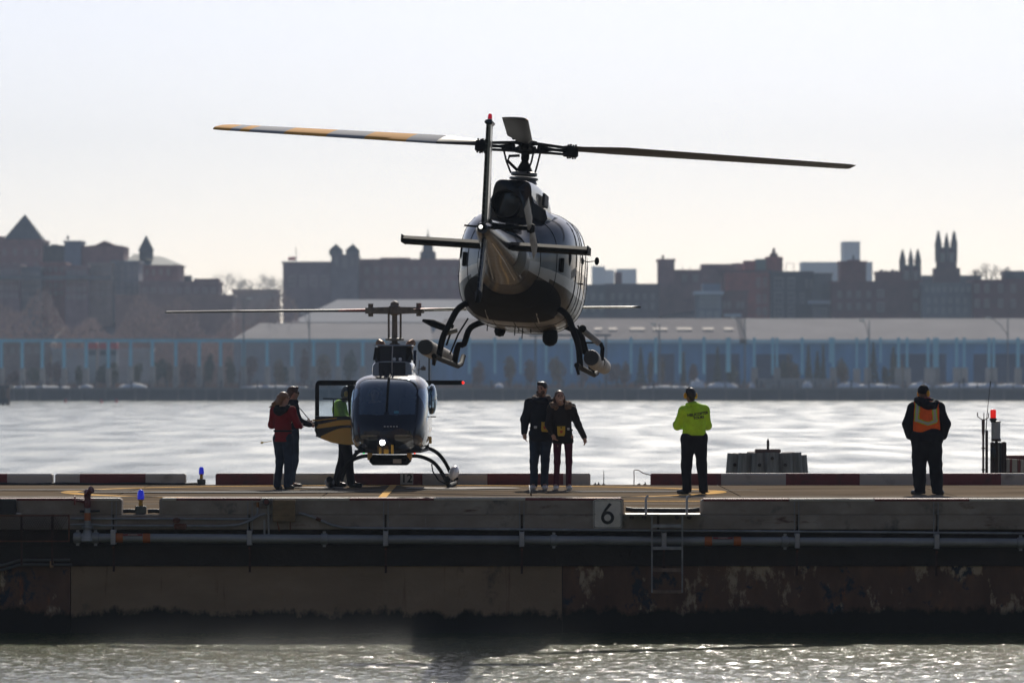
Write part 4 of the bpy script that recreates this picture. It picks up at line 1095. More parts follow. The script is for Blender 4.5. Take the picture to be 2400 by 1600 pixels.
# number plates
def plate12():
    t = thing('number_plate', 'small cream plate reading 12 on the river-side kerb', 'sign', (PX(953.5, YF), YF - .012, 0))
    hw = 15 * YF / F
    mb = MB(); mb.box(-hw, hw, -.012, .010, .012, .206, bev=.003); mb.build('panel', SIGNW, t)
    text_mesh('12', .20, .002, INK, 'numeral', t, (0, -.0145, .108), (R(90), 0, 0), .004)
plate12()
def plate6():
    Y = YN - .13
    c = P(1424, 1204, Y); s = Y / F
    t = thing('number_sign', 'square white sign with black border and numeral 6 beside the ladder', 'sign', (c.x, Y, c.z))
    def rr(h, r, n=6):
        return [(sx * (h - r) + r * math.cos(a), sz * (h - r) + r * math.sin(a)) for (sx, sz, a0) in ((1, 1, 0), (-1, 1, pi / 2), (-1, -1, pi), (1, -1, 3 * pi / 2)) for a in (a0 + pi / 2 * k / n for k in range(n + 1))]
    h = 34 * s
    mb = MB(); mb.prism(rr(h, .035), -.012, 0.0); mb.build('panel', SIGNW, t)
    a = rr(h * .955, .032); b = rr(h * .915, .028); n = len(a)
    mb = MB(); vs = [(x, -.0145, z) for x, z in a] + [(x, -.0145, z) for x, z in b]
    mb.add(vs, [(k, (k + 1) % n, n + (k + 1) % n, n + k) for k in range(n)]); mb.build('border', INK, t)
    # hand-drawn numeral: ring and slanting stroke
    k = 31.0 * s / 0.175 * .0056
    mb = MB(); n = 32; cx_, cz_ = 0.0, -.048; R1, R0 = .088, .046
    vs = [(cx_ + R1 * math.cos(2 * pi * q / n), -.015, cz_ + R1 * math.sin(2 * pi * q / n)) for q in range(n)] + [(cx_ + R0 * math.cos(2 * pi * q / n), -.015, cz_ + R0 * math.sin(2 * pi * q / n)) for q in range(n)]
    mb.add(vs, [(q, (q + 1) % n, n + (q + 1) % n, n + q) for q in range(n)])
    st = [(.022, .150), (.058, .132), (-.018, .040), (-.046, -.03), (-.088, -.048), (-.080, -.005), (-.04, .068)]
    mb.add([(x, -.0156, z) for x, z in st], [tuple(range(len(st)))])
    mb.build('numeral', INK, t)
    for sx in (-1, 1):
        mb = MB(); mb.lathe([(.006, 0), (.006, .006), (.001, .007)], (sx * h * .86, -.0125, 0), 8, axis=(0, -1, 0)); mb.build('screw', DARKM, t)
plate6()

# ---- pipes on the near face
YP = YN - .20
def slope(x, l, r): return l + (r - l) * (x - 0) / 2400.0
t = thing('water_main', 'thick grey galvanised pipe along the near face of the pier', 'pipe', (0, YP, 0))
zp = lambda px: PZ(slope(px, 1258.5, 1271.5), YP)
mb = MB(); mb.tube([(PX(p, YP), 0, zp(p)) for p in (172, 500, 900, 1300, 1700, 2100, 2470, 3000, 3500)], .060, 16, mi=0); mb.build('pipe', GALV, t, smooth=True)
for px in (182, 224, 760, 1298, 1840, 2392):
    mb = MB(); x = PX(px, YP); mb.lathe([(.060, -.045), (.074, -.04), (.074, .04), (.060, .045)], (x, 0, zp(px)), 16, axis=(1, 0, 0)); mb.box(x - .02, x + .02, -.02, .02, zp(px) + .07, zp(px) + .105); mb.box(x - .02, x + .02, -.02, .02, zp(px) - .105, zp(px) - .07); mb.build('coupling', GALV, t, smooth=True)
for px in (280, 344, 1660, 1728):
    mb = MB(); x = PX(px, YP); mb.lathe([(.0605, -.05), (.064, -.048), (.064, .048), (.0605, .05)], (x, 0, zp(px)), 16, axis=(1, 0, 0)); mb.build('orange_band', ORNG, t, smooth=True)
for px in (312, 1694):
    mb = MB(); x = PX(px, YP); mb.box(x - .13, x + .13, -.068, -.058, zp(px) + .032, zp(px) + .058); p_ = mb.build('pipe_label', mat('label_red', (.22, .03, .04), .5), t)
    text_mesh('STANDPIPE', .026, .0015, mat('label_ink', (.6, .55, .5), .5), 'lettering', p_, (x, -.0705, zp(px) + .045), (R(90), 0, 0))
for px in (266, 585, 904, 1223, 1556, 1868, 2195):
    tb = thing('pipe_hanger', 'pale steel pipe hanger on the pier face, %s' % {266: 'right of the hydrant valve', 585: 'left of the brown junction panel', 904: 'below the yellow centre line', 1223: 'left of the 6 sign', 1556: 'behind the ladder', 1868: 'first right of the ladder', 2195: 'below the man in the orange vest'}[px],
               'bracket', (PX(px, YP), YP, 0), group='pipe hangers')
    zt = -.02 if px != 1556 else PZ(1246, YP)
    for dx in (-.035, .024):
        mb = MB(); mb.box(dx, dx + .011, .085, .108, PZ(slope(px, 1240, 1251), YP), zt + .19 if px != 1556 else zt); mb.build('strap', GALV, tb)
    z0 = zp(px)
    mb = MB(); mb.box(-.033, .033, -.085, -.066, z0 - .085, z0 + .11, bev=.006); mb.box(-.033, .033, -.066, .10, z0 + .075, z0 + .11); mb.box(-.033, .033, -.066, .10, z0 - .085, z0 - .066); mb.build('cradle', mat('bracket_pale', (.38, .37, .38), .5, metal=.2, var=.15, scale=8), tb)
    mb = MB(); mb.lathe([(.016, 0), (.016, .02), (.006, .024)], (0, -.06, z0 - .125), 8, axis=(0, -1, 0)); mb.build('bolt', RUST, tb)
    mb = MB(); mb.box(-.014, .014, .03, .055, z0 - .45, z0 - .10); mb.build('rod', RUSTD, tb)
# upper conduits
t = thing('conduit', 'thin grey conduit above the thick pipe, right of the brown panel', 'conduit', (0, YN - .14, 0))
yc = YN - .14
pts = [(700, 1202), (715, 1205), (735, 1212), (755, 1220), (778, 1230), (805, 1236), (850, 1237), (1200, 1240), (1600, 1243), (2000, 1246), (2470, 1250), (3000, 1254), (3500, 1258)]
mb = MB(); mb.tube([(PX(a, yc), 0, PZ(b, yc)) for a, b in pts], .016, 10); mb.build('pipe', GALVD, t, smooth=True)
mb = MB(); mb.tube([(PX(741, yc), 0, PZ(1214, yc)), (PX(752, yc), 0, PZ(1219, yc))], .024, 10); mb.build('coupling', RUST, t, smooth=True)
t = thing('conduit', 'upper of two thin conduits left of the brown panel', 'conduit', (0, yc, 0))
mb = MB(); mb.tube([(PX(a, yc), 0, PZ(b, yc)) for a, b in ((165, 1214.5), (300, 1215), (410, 1215), (560, 1216), (585, 1215), (600, 1209), (604, 1200), (604, 1186))], .014, 10); mb.build('pipe', GALVD, t, smooth=True)
mb = MB(); mb.tube([(PX(604, yc), 0, PZ(1188, yc)), (PX(604, yc), 0, PZ(1176, yc))], .020, 10); mb.build('end_fitting', mat('brass_orange', (.25, .10, .03), .5), t, smooth=True)
t = thing('conduit', 'lower of two thin conduits left of the brown panel with rusty box', 'conduit', (0, yc, 0))
mb = MB(); mb.tube([(PX(a, yc), -.03, PZ(b, yc)) for a, b in ((165, 1229), (215, 1228), (240, 1231), (420, 1231.5), (520, 1232), (560, 1229), (590, 1218), (610, 1206), (622, 1203))], .015, 10); mb.build('pipe', GALVD, t, smooth=True)
mb = MB(); mb.box(PX(408, yc), PX(438, yc), -.07, .02, PZ(1240, yc), PZ(1226, yc), bev=.02); mb.lathe([(.05, 0), (.05, .04), (.02, .05)], (PX(414, yc), -.02, PZ(1222, yc)), 10, axis=(0, -.3, 1)); mb.build('junction_box', RUST, t)
# brown panel, round gauge, risers
t = thing('panel_board', 'square brown board fixed to the pier face between the conduits', 'panel', (PX(666, yc), yc - .05, PZ(1196, yc)))
h = 26.5 * yc / F
mb = MB(); mb.box(-h, h, -.02, .05, -h * .97, h * .97, bev=.006); mb.build('board', mat('weathered_board', (.20, .135, .07), .85, var=.25, scale=6, stretch=(1, 1, 3)), t)
for sx, hh in ((-.6, .12), (.55, .11)):
    mb = MB(); mb.tube([(sx * h, .02, -h), (sx * h + .03 * (sx < 0), .02, -h - hh)], .010, 6); mb.build('cable', RUST, t)
t = thing('valve_gauge', 'round dark gauge with red face and two grey risers beside the brown board', 'gauge', (PX(625, yc), yc - .02, PZ(1175, yc)))
mb = MB(); mb.lathe([(.045, 0), (.05, .02), (.05, .06), (.042, .065)], (0, 0, 0), 16, axis=(0, -1, 0)); mb.build('housing', DARKM, t, smooth=True)
mb = MB(); mb.lathe([(.034, .066), (.001, .068)], (0, 0, 0), 16, axis=(0, -1, 0)); mb.build('dial', mat('dial_red', (.12, .02, .02), .5), t)
for a, b, tp in ((620, 620, 1218), (629, 630, 1183)):
    mb = MB(); mb.tube([(PX(a, yc) - PX(625, yc), 0.01, PZ(tp, yc) - PZ(1175, yc)), (PX(b, yc) - PX(625, yc), 0.01, PZ(1252, yc) - PZ(1175, yc))], .013, 8); mb.build('riser', GALV, t, smooth=True)
# fire hydrant valve on the main
t = thing('fire_hydrant', 'dark red hydrant valve with side wheel rising above the near kerb', 'hydrant', (PX(205, YP), YP, zp(205)))
zz = lambda py: PZ(py, YP) - zp(205)
mb = MB(); mb.lathe([(.10, -.04), (.095, 0), (.075, .05), (.055, .09), (.052, .12)], (0, 0, 0), 16); mb.lathe([(.075, zz(1238)), (.078, zz(1236)), (.078, zz(1233)), (.06, zz(1232))], (0, 0, 0), 16); mb.build('tee', GALV, t, smooth=True)
mb = MB(); mb.lathe([(.040, zz(1236)), (.040, zz(1190))], (0, 0, 0), 14); mb.build('riser', GALV, t, smooth=True)
mb = MB(); mb.lathe([(.042, zz(1219)), (.043, zz(1219)), (.043, zz(1201)), (.042, zz(1201))], (0, 0, 0), 14); mb.build('orange_band', ORNG, t, smooth=True)
HYD = mat('hydrant_red', (.13, .022, .025), .4, var=.3, scale=8)
mb = MB(); mb.lathe([(.030, zz(1190)), (.044, zz(1186)), (.046, zz(1176)), (.038, zz(1170)), (.048, zz(1164)), (.046, zz(1154)), (.05, zz(1150)), (.03, zz(1146.5)), (.012, zz(1145))], (0, 0, 0), 16)
mb.tube([(0, -.02, zz(1158)), (.03, -.06, zz(1152)), (.055, -.07, zz(1147))], [.035, .042, .044], 12); mb.build('valve_body', HYD, t, smooth=True)
mb = MB(); mb.lathe([(.046, -.010), (.052, 0), (.046, .010)], (.06, -.075, zz(1146)), 14, axis=(.6, -.4, .45)); mb.build('outlet_cap', HYD, t, smooth=True)
mb = MB(); mb.tube([(0, 0, zz(1176)), (-.08, -.01, zz(1173)), (-.165, -.01, zz(1172))], [.026, .022, .012], 10); mb.build('stem', HYD, t, smooth=True)
mb = MB(); mb.lathe([(.03, -.006), (.062, -.008), (.062, .008), (.03, .006)], (-.168, -.01, zz(1172)), 14, axis=(1, 0, 0)); mb.build('hand_wheel', mat('wheel_red', (.30, .06, .05), .5), t, smooth=True)
mb = MB(); mb.tube([(-.11, .07, zz(1198)), (.16, .07, zz(1197))], .014, 8); mb.build('bracket', DARKM, t)
# rusty mesh guard at left
def mesh_guard():
    Y = YN - .30; x0, x1, z0, z1 = PX(-30, Y), PX(163, Y), PZ(1268, Y), PZ(1207, Y)
    t = thing('mesh_guard', 'rusty expanded metal guard over the pipes at the left edge', 'guard', ((x0 + x1) / 2, Y, z0))
    hw = (x1 - x0) / 2; H = z1 - z0
    mb = MB(); mb.box(-hw, hw, -.012, .012, H - .012, H + .006); mb.box(-hw, hw, -.012, .012, -.006, .012); mb.box(hw - .015, hw, -.012, .012, .012, H - .012); mb.build('frame', RUST, t)
    wi = MB(); s = .032
    n = int(2 * hw / s) + int(H / s)
    for k in range(n):
        for d in (1, -1):
            xa = -hw + k * s if d == 1 else -hw + k * s - H * .55
            a = Vector((xa, 0.002 * d, .012)); b = Vector((xa + d * 0 + (-H * .55 if d == 1 else H * .55), .002 * d, H - .012))
            if min(a.x, b.x) < -hw or max(a.x, b.x) > hw - .015: continue
            wi.tube([a, b], .0035, 3, caps=False)
    o = wi.build('wire_mesh', RUSTD, t); o['kind'] = 'stuff'
    for px in (50, 122):
        mb = MB(); mb.box(PX(px, Y) - (x0 + x1) / 2 - .012, PX(px, Y) - (x0 + x1) / 2 + .012, .013, .05, -.32, H); mb.build('stay', RUSTD, t)
mesh_guard()
t = thing('pipe_bundle', 'two dark pipes low on the sea wall below the mesh guard', 'pipe', (0, YN - .06, 0))
for py, x1 in ((1311, 165), (1322, 170)):
    mb = MB(); mb.tube([(PX(-40, YN), 0, PZ(py + 14, YN)), (PX(8, YN), 0, PZ(py + 12, YN)), (PX(45, YN), 0, PZ(py + 1, YN)), (PX(60, YN), 0, PZ(py, YN)), (PX(x1, YN), 0, PZ(py, YN))], .018, 8); mb.build('pipe', mat('dim_pipe', (.10, .10, .10), .7), t, smooth=True)
mb = MB(); mb.box(PX(118, YN), PX(126, YN), -.04, .06, PZ(1329, YN), PZ(1313, YN), bev=.006); mb.build('clamp', mat('clamp_tan', (.35, .22, .12), .8), t)
t = thing('cable_tray', 'white tubular bar at the very left on the pier face', 'bar', (0, YN - .15, 0))
mb = MB(); mb.tube([(PX(-40, YN), 0, PZ(1200, YN)), (PX(52, YN), 0, PZ(1203, YN))], .014, 8); mb.build('tube', mat('pale_tube', (.5, .48, .46), .4), t, smooth=True)
t = thing('junction_box', 'dark grey box on the pier face at the left edge', 'box', (PX(15, YN), YN - .135, PZ(1186, YN)))
mb = MB(); mb.box(-.30, .15, -.04, .03, -.10, .10, bev=.01); mb.build('case', DARKM, t)
# ladder
def ladder():
    Y = YN - .33
    t = thing('ladder', 'grey steel ladder hanging down the sea wall beside the 6 sign', 'ladder', (PX(1563, Y), Y, 0))
    xl, xr = PX(1528, Y) - PX(1563, Y), PX(1599, Y) - PX(1563, Y)
    LM = mat('ladder_steel', (.30, .30, .31), .5, metal=.25, var=.3, scale=5)
    for x in (xl, xr):
        mb = MB(); mb.box(x - .009, x + .009, -.03, .03, PZ(1388, Y), -.012); mb.build('rail', LM, t)
    for py in (1232, 1284, 1335, 1386):
        mb = MB(); mb.box(xl + .010, xr - .010, -.025, .025, PZ(py + 4, Y), PZ(py - 4, Y), bev=.004); mb.build('rung', LM if py < 1330 else mat('ladder_rusty', (.22, .15, .11), .8, var=.35, scale=6), t)
    mb = MB(); mb.box(PX(1466, Y) - PX(1563, Y), PX(1642, Y) - PX(1563, Y), -.03, .42, -.012, .010); mb.build('landing_plate', mat('plate_pale', (.42, .40, .37), .5, metal=.2, var=.2, scale=5), t)
    for px in (1514, 1610):
        x = PX(px, Y) - PX(1563, Y)
        mb = MB(); mb.tube([(x, .02, .0), (x, .02, .20), (x + .006, .02, .235), (x + .03, .03, .25)], .016, 8); mb.build('grab_post', mat('post_pale', (.45, .45, .48), .4, metal=.2), t, smooth=True)
    for px in (1481, 1510, 1587, 1616):
        mb = MB(); mb.lathe([(.012, 0), (.03, .004), (.03, .02), (.014, .026)], (PX(px, Y) - PX(1563, Y), .085, PZ(1212, Y)), 12, axis=(0, -1, 0)); mb.build('bolt', RUSTD, t)
ladder()
# edge lights
def edge_light(px, base_py, Y, sc_, label, zb=0.0):
    t = thing('edge_light', label, 'light', (PX(px, Y), Y, zb), group='blue edge lights')
    mb = MB(); mb.box(-.075 * sc_, .075 * sc_, -.06 * sc_, .06 * sc_, 0, .105 * sc_, bev=.012)
    for q in (-.05, .0, .05): mb.box(q * sc_ - .006, q * sc_ + .006, -.066 * sc_, -.058 * sc_, .0, .07 * sc_)
    mb.build('base_box', mat('light_base_grey', (.10, .11, .10), .6, var=.3, scale=9), t)
    mb = MB(); mb.lathe([(.028 * sc_, .105 * sc_), (.030 * sc_, .13 * sc_), (.026 * sc_, .175 * sc_), (.04 * sc_, .185 * sc_), (.045 * sc_, .195 * sc_)], (0, 0, 0), 14); mb.build('neck', mat('neck_yellow', (.50, .27, .03), .5), t, smooth=True)
    m = mat('blue_lens', (.012, .02, .42), .12, coat=.6, emit=(.01, .02, .55), estr=.35)
    mb = MB(); mb.lathe([(.045 * sc_, .196 * sc_), (.047 * sc_, .22 * sc_), (.046 * sc_, .27 * sc_), (.040 * sc_, .30 * sc_), (.026 * sc_, .32 * sc_), (.006 * sc_, .328 * sc_)], (0, 0, 0), 16); mb.build('lens', m, t, smooth=True)
edge_light(330, 1204, YN + .12, 1.0, 'blue edge light on grey box in the near kerb gap')
edge_light(472, 1137, YF + .1, .96, 'blue edge light in the river-side kerb gap')
t = thing('hose', 'black hose lying along the near kerb gap behind the blue light', 'hose', (0, YN + .12, .035))
for a, b in ((287, 316), (345, 372)):
    mb = MB(); mb.tube([(PX(a, YN), 0, .0), (PX((a + b) / 2, YN), 0, .006), (PX(b, YN), 0, .0)], .03, 10); mb.build('segment', HOSE, t, smooth=True)
t = thing('hose', 'black hose lying behind the ladder landing', 'hose', (0, YN + .35, .04))
mb = MB(); mb.tube([(PX(1468, YN), 0, .02), (PX(1485, YN), 0, .005), (PX(1555, YN), .02, 0), (PX(1625, YN), 0, 0), (PX(1642, YN), -.02, .015)], .032, 10); mb.build('segment', HOSE, t, smooth=True)
t = thing('hose', 'long black cable lying at the foot of the left river-side kerb', 'hose', (0, YF - .06, .02))
mb = MB(); mb.tube([(PX(a, YF), .01 * math.sin(a), .008 * math.sin(a * .3)) for a in range(-40, 465, 24)], .02, 8); mb.build('segment', HOSE, t, smooth=True)
# stakes in the right-hand gap
for px, tp, lab in ((1415, 1101, 'tall thin iron stake left in the gap of the river-side kerb'), (1395, 1130, 'short iron stub, leftmost in the kerb gap'), (1403, 1129, 'short iron stub beside the tall stake'), (1498, 1132, 'low iron stub near the bent rod'), (1512, 1129, 'stubby iron bolt next to the right kerb beam')):
    h_ = PZ(tp, YF); t = thing('iron_stake', lab, 'stake', (PX(px, YF), YF + .08, 0), group='iron stakes in the kerb gap')
    mb = MB(); r_ = .009 if tp < 1120 else .014
    mb.tube([(0, 0, 0), (.004, 0, h_ * .7), (0, 0, h_)], [r_, r_ * .8, r_ * .4], 6); mb.build('rod', RUSTD, t)
    mb = MB(); mb.lathe([(.03, 0), (.03, .012), (.012, .02)], (0, 0, 0), 8); mb.build('foot', RUSTD, t)
t = thing('bent_rod', 'bent iron rod arching over to the right kerb beam', 'rod', (PX(1486, YF), YF + .08, 0))
mb = MB(); q = lambda a, b: (PX(a, YF) - PX(1486, YF), 0, PZ(b, YF)); mb.tube([q(1486, 1138), q(1486.5, 1118), q(1486, 1102), q(1490, 1101), q(1498, 1102), q(1507, 1108), q(1516, 1111), q(1526, 1113)], .009, 6); mb.build('rod', RUST, t)

# ---- pile dolphin behind the kerb, beacon at the right
def dolphin():
    Y = 97.0; gz = WATER
    t = thing('pile_dolphin', 'cluster of thick grey timber piles standing in the water behind the right kerb', 'dolphin', (PX(1800, Y), Y, gz))
    WOOD = mat('pile_wood', (.26, .24, .23), .9, var=.35, scale=3, stretch=(4, 4, .35), bump=.5, bscale=12)
    s = Y / F; H = PZ(1063, Y) - gz
    rg = random.Random(5)
    tops = [(1722, -.10), (1747, -.30), (1777, -.42), (1806, -.46), (1836, -.40), (1859, -.22), (1873, 0.0), (1735, .45), (1770, .62), (1815, .65), (1850, .45)]
    for k, (px, dy) in enumerate(tops):
        x1 = (px - 1800) * s; r = .155 if k < 7 else .14
        lean = (px - 1800) / 88 * .14
        pts = [(x1 + lean * 1.9, dy * 1.5, -1.5), (x1 + lean * .35, dy * 1.1, H * .7), (x1, dy, H + rg.uniform(-.03, .03))]
        mb = MB(); mb.tube(pts, [r * 1.1, r, r * .96], 12)
        p = mb.build('pile', WOOD, t, smooth=True)
        if k in (0, 2, 3, 4):
            b_ = MB(); b_.lathe([(.035, 0), (.035, .03), (.02, .035)], (x1 + lean * .1, dy - r * 1.02, H - (.21 if k % 2 == 0 else .08)), 8, axis=(0, -1, 0)); b_.build('bolt', RUSTD, p)
    a, b = (1770 - 1800) * s, (1829 - 1800) * s
    mb = MB(); mb.box(a, b, -.2, .25, PZ(1061, Y) - gz, PZ(1052, Y) - gz, bev=.015); mb.build('cap_plank', mat('cap_timber', (.10, .055, .045), .9, var=.3, scale=5), t)
    mb = MB(); mb.lathe([(.026, PZ(1053, Y) - gz), (.026, PZ(1034, Y) - gz), (.012, PZ(1029, Y) - gz), (.003, PZ(1027.5, Y) - gz)], (0, 0, 0), 8); mb.build('spike', RUSTD, t)
dolphin()
def beacon():
    Y = 89.5; s = Y / F; q = lambda px: (px - 2330) * s; z = lambda py: PZ(py, Y) - WATER
    t = thing('beacon_post', 'white capped pile with lit red beacon at the right edge', 'beacon', (PX(2330, Y), Y, WATER))
    PW = mat('beacon_white', (.42, .42, .43), .7, var=.0, scale=3, var_color=(.12, .09, .08), contrast=(.58, .72))
    mb = MB(); mb.lathe([(10.8 * s, z(1031)), (10.8 * s, z(990))], (q(2334), 0, 0), 18); mb.build('sleeve', PW, t, smooth=True)
    mb = MB(); mb.lathe([(11.6 * s, z(990) + .002), (11.6 * s, z(987)), (2 * s, z(986))], (q(2334), 0, 0), 18); mb.build('cap', DARKM, t)
    mb = MB(); mb.lathe([(5 * s, z(989)), (8.5 * s, z(984)), (8.5 * s, z(980)), (6 * s, z(979))], (q(2327), -.06, 0), 14); mb.build('lamp_base', DARKM, t)
    m = bpy.data.materials.new('red_beacon_lens'); m.use_nodes = True
    b = m.node_tree.nodes['Principled BSDF']; b.inputs['Base Color'].default_value = (.35, .005, .005, 1); b.inputs['Roughness'].default_value = .15
    b.inputs['Emission Color'].default_value = (1, .015, .01, 1); b.inputs['Emission Strength'].default_value = .42
    mb = MB(); prof = []
    for k in range(9):
        zz = z(979) + (z(961) - z(979)) * k / 8; prof.append(((6.6 + (.5 if k % 2 else 0)) * s, zz))
    prof += [(5.5 * s, z(959.5)), (2 * s, z(958.8))]
    mb.lathe(prof, (q(2327), -.06, 0), 16); mb.build('red_lens', m, t, smooth=True, angle=60)
    mb = MB(); mb.box(q(2324), q(2345), -.09, .09, z(1034), z(1028)); mb.build('collar', RUSTD, t)
    for a, b_, top, mm in ((2322, 2331, 1035, RUSTD), (2332, 2340, 1033, mat('pile_brown', (.06, .035, .025), .9, var=.3, scale=5)), (2341, 2346, 1036, DARKM), (2347, 2359, 1035, mat('pile_brown', (.06, .035, .025)))):
        mb = MB(); mb.box(q(a), q(b_) - .01, -.12, .12, -1.2, z(top), bev=.02); mb.build('pile', mm, t)
    mb = MB(); mb.ell((q(2325), -.16, z(1060)), (.05, .05, .10), 10, 6); mb.build('float', DARKM, t, smooth=True)
    t = thing('mooring_pole', 'slim grey pole with forked iron top left of the red beacon', 'pole', (PX(2304.5, Y), Y, WATER))
    q2 = lambda px: (px - 2304.5) * s
    mb = MB(); mb.tube([(0, 0, -1.0), (0, 0, z(1021))], .020, 8); mb.tube([(0, 0, z(1021)), (0, 0, z(1015)), (0, 0, z(985)), (0, 0, z(982))], [.021, .028, .03, .024], 8); mb.build('shaft', mat('pole_rusty', (.12, .075, .065), .85, var=.3, scale=4), t, smooth=True)
    for pts in ([(2304, 984), (2297, 980), (2291, 975), (2291, 966)], [(2306, 984), (2306, 967)], [(2306, 984), (2312, 981), (2317, 978), (2317, 968)]):
        mb = MB(); mb.tube([(q2(a), 0, z(b)) for a, b in pts], .009, 6); mb.build('prong', RUSTD, t)
    for py in (1050, 1100):
        mb = MB(); mb.lathe([(.020, -.012), (.034, -.010), (.034, .010), (.020, .012)], (0, 0, z(py)), 8); mb.build('clamp', RUSTD, t)
    t = thing('whip_antenna_post', 'dark post with long leaning whip antenna beside the red beacon', 'antenna', (PX(2312.5, Y), Y, WATER))
    q3 = lambda px: (px - 2312.5) * s
    mb = MB(); mb.tube([(0, 0, -1.0), (0, 0, z(1008))], .026, 8); mb.build('post', RUSTD, t)
    mb = MB(); mb.tube([(q3(2310), -.05, z(1012)), (q3(2313), -.05, z(970)), (q3(2317), -.05, z(930)), (q3(2320.5), -.05, z(895))], [.012, .008, .006, .005], 6); mb.tube([(q3(2320), -.05, z(906)), (q3(2321), -.05, z(893))], .010, 6); mb.build('whip', DARKM, t)
    t = thing('fender_barrier', 'low barrier with red and white vertical stripes at the right edge', 'barrier', (PX(2380, Y), Y, 0))
    zz = lambda py: PZ(py, Y)
    edges = [2352, 2366, 2372, 2384, 2392, 2400, 2409, 2420, 2440]
    for k, (a, b_) in enumerate(zip(edges[:-1], edges[1:])):
        yo = .22 * k
        mb = MB(); x0, x1 = (a - 2380) * s, (b_ - 2380) * s - .004
        mb.box(x0, x1, -.05, .12, zz(1106), zz(1074.5 + k * .6)); mb.build('stripe_board', WHITE if k % 2 == 0 else mat('fender_red', (.20, .06, .055), .7, var=.2, scale=6), t)
    mb = MB(); mb.box((2358 - 2380) * s, (2445 - 2380) * s, .125, .45, zz(1078), zz(1067)); mb.build('rear_board', mat('fender_red', (.2, .06, .055)), t)
    mb = MB(); mb.box((2350 - 2380) * s, (2440 - 2380) * s, .125, .4, WATER - .5, zz(1079)); mb.build('support', RUSTD, t)
beacon()
# ------------------------------------------------------------------ helicopters: shared helpers
def catmull(rows, n):
    """smooth rows of numbers through the given stations"""
    A = np.array(rows, float); m = len(A); out = []
    ts = np.linspace(0, m - 1, n)
    for t in ts:
        i = min(int(t), m - 2); f = t - i
        p0, p1, p2, p3 = A[max(i - 1, 0)], A[i], A[i + 1], A[min(i + 2, m - 1)]
        out.append(0.5 * ((2 * p1) + (-p0 + p2) * f + (2 * p0 - 5 * p1 + 4 * p2 - p3) * f * f + (-p0 + 3 * p1 - 3 * p2 + p3) * f ** 3))
    return out
def se_ring(y, hw, zb, zt, e, N, mid=0.5, cx=0.0):
    """superellipse cross-section at station y; mid = height share of the widest line"""
    zm = zb + (zt - zb) * mid; r = []
    for k in range(N):
        a = 2 * pi * k / N; c, s = math.cos(a), math.sin(a)
        x = hw * math.copysign(abs(c) ** (2 / e), c); z = math.copysign(abs(s) ** (2 / e), s)
        r.append(Vector((cx + x, y, zm + z * ((zt - zm) if z > 0 else (zm - zb)))))
    return r
def shell(rings, classes, names, mats_, parent, offs=None):
    """loft the rings and hand each face to the part its centre belongs to"""
    n = len(rings[0]); parts = {k: MB() for k in names}; used = {k: {} for k in names}
    def vid(k, i, j):
        u = used[k]; key = (i, j % n)
        if key not in u: u[key] = len(parts[k].v); parts[k].v.append(tuple(rings[i][j % n]))
        return u[key]
    for i in range(len(rings) - 1):
        for j in range(n):
            c = (rings[i][j] + rings[i][(j + 1) % n] + rings[i + 1][j] + rings[i + 1][(j + 1) % n]) / 4
            k = classes(c)
            parts[k].f.append((vid(k, i + 1, j), vid(k, i + 1, j + 1), vid(k, i, j + 1), vid(k, i, j))); parts[k].m.append(0)
    k = names[0]
    for i in (0, len(rings) - 1):
        q = tuple(vid(k, i, j) for j in range(n)); parts[k].f.append(q if i == 0 else q[::-1]); parts[k].m.append(0)
    out = {}
    for k in names:
        if parts[k].f:
            nm = k.split(':')[0]
            out[k] = parts[k].build(nm, mats_[k], parent, smooth=True, angle=50, fix=False)
    return out
def glass(name, tint, refl=0.08, rc=(.80, .90, 1)):
    m = bpy.data.materials.new(name); m.use_nodes = True
    n = m.node_tree.nodes; l = m.node_tree.links; n.remove(n['Principled BSDF'])
    t = n.new('ShaderNodeBsdfTransparent'); t.inputs[0].default_value = (*tint, 1)
    g = n.new('ShaderNodeBsdfGlossy'); g.inputs['Roughness'].default_value = 0.02; g.inputs[0].default_value = (*rc, 1)
    f = n.new('ShaderNodeFresnel'); f.inputs[0].default_value = 1.5
    a = n.new('ShaderNodeMath'); a.operation = 'MULTIPLY_ADD'; a.inputs[1].default_value = 1.0; a.inputs[2].default_value = refl
    mx = n.new('ShaderNodeMixShader')
    l.new(f.outputs[0], a.inputs[0]); l.new(a.outputs[0], mx.inputs[0]); l.new(t.outputs[0], mx.inputs[1]); l.new(g.outputs[0], mx.inputs[2])
    l.new(mx.outputs[0], n['Material Output'].inputs[0])
    return m
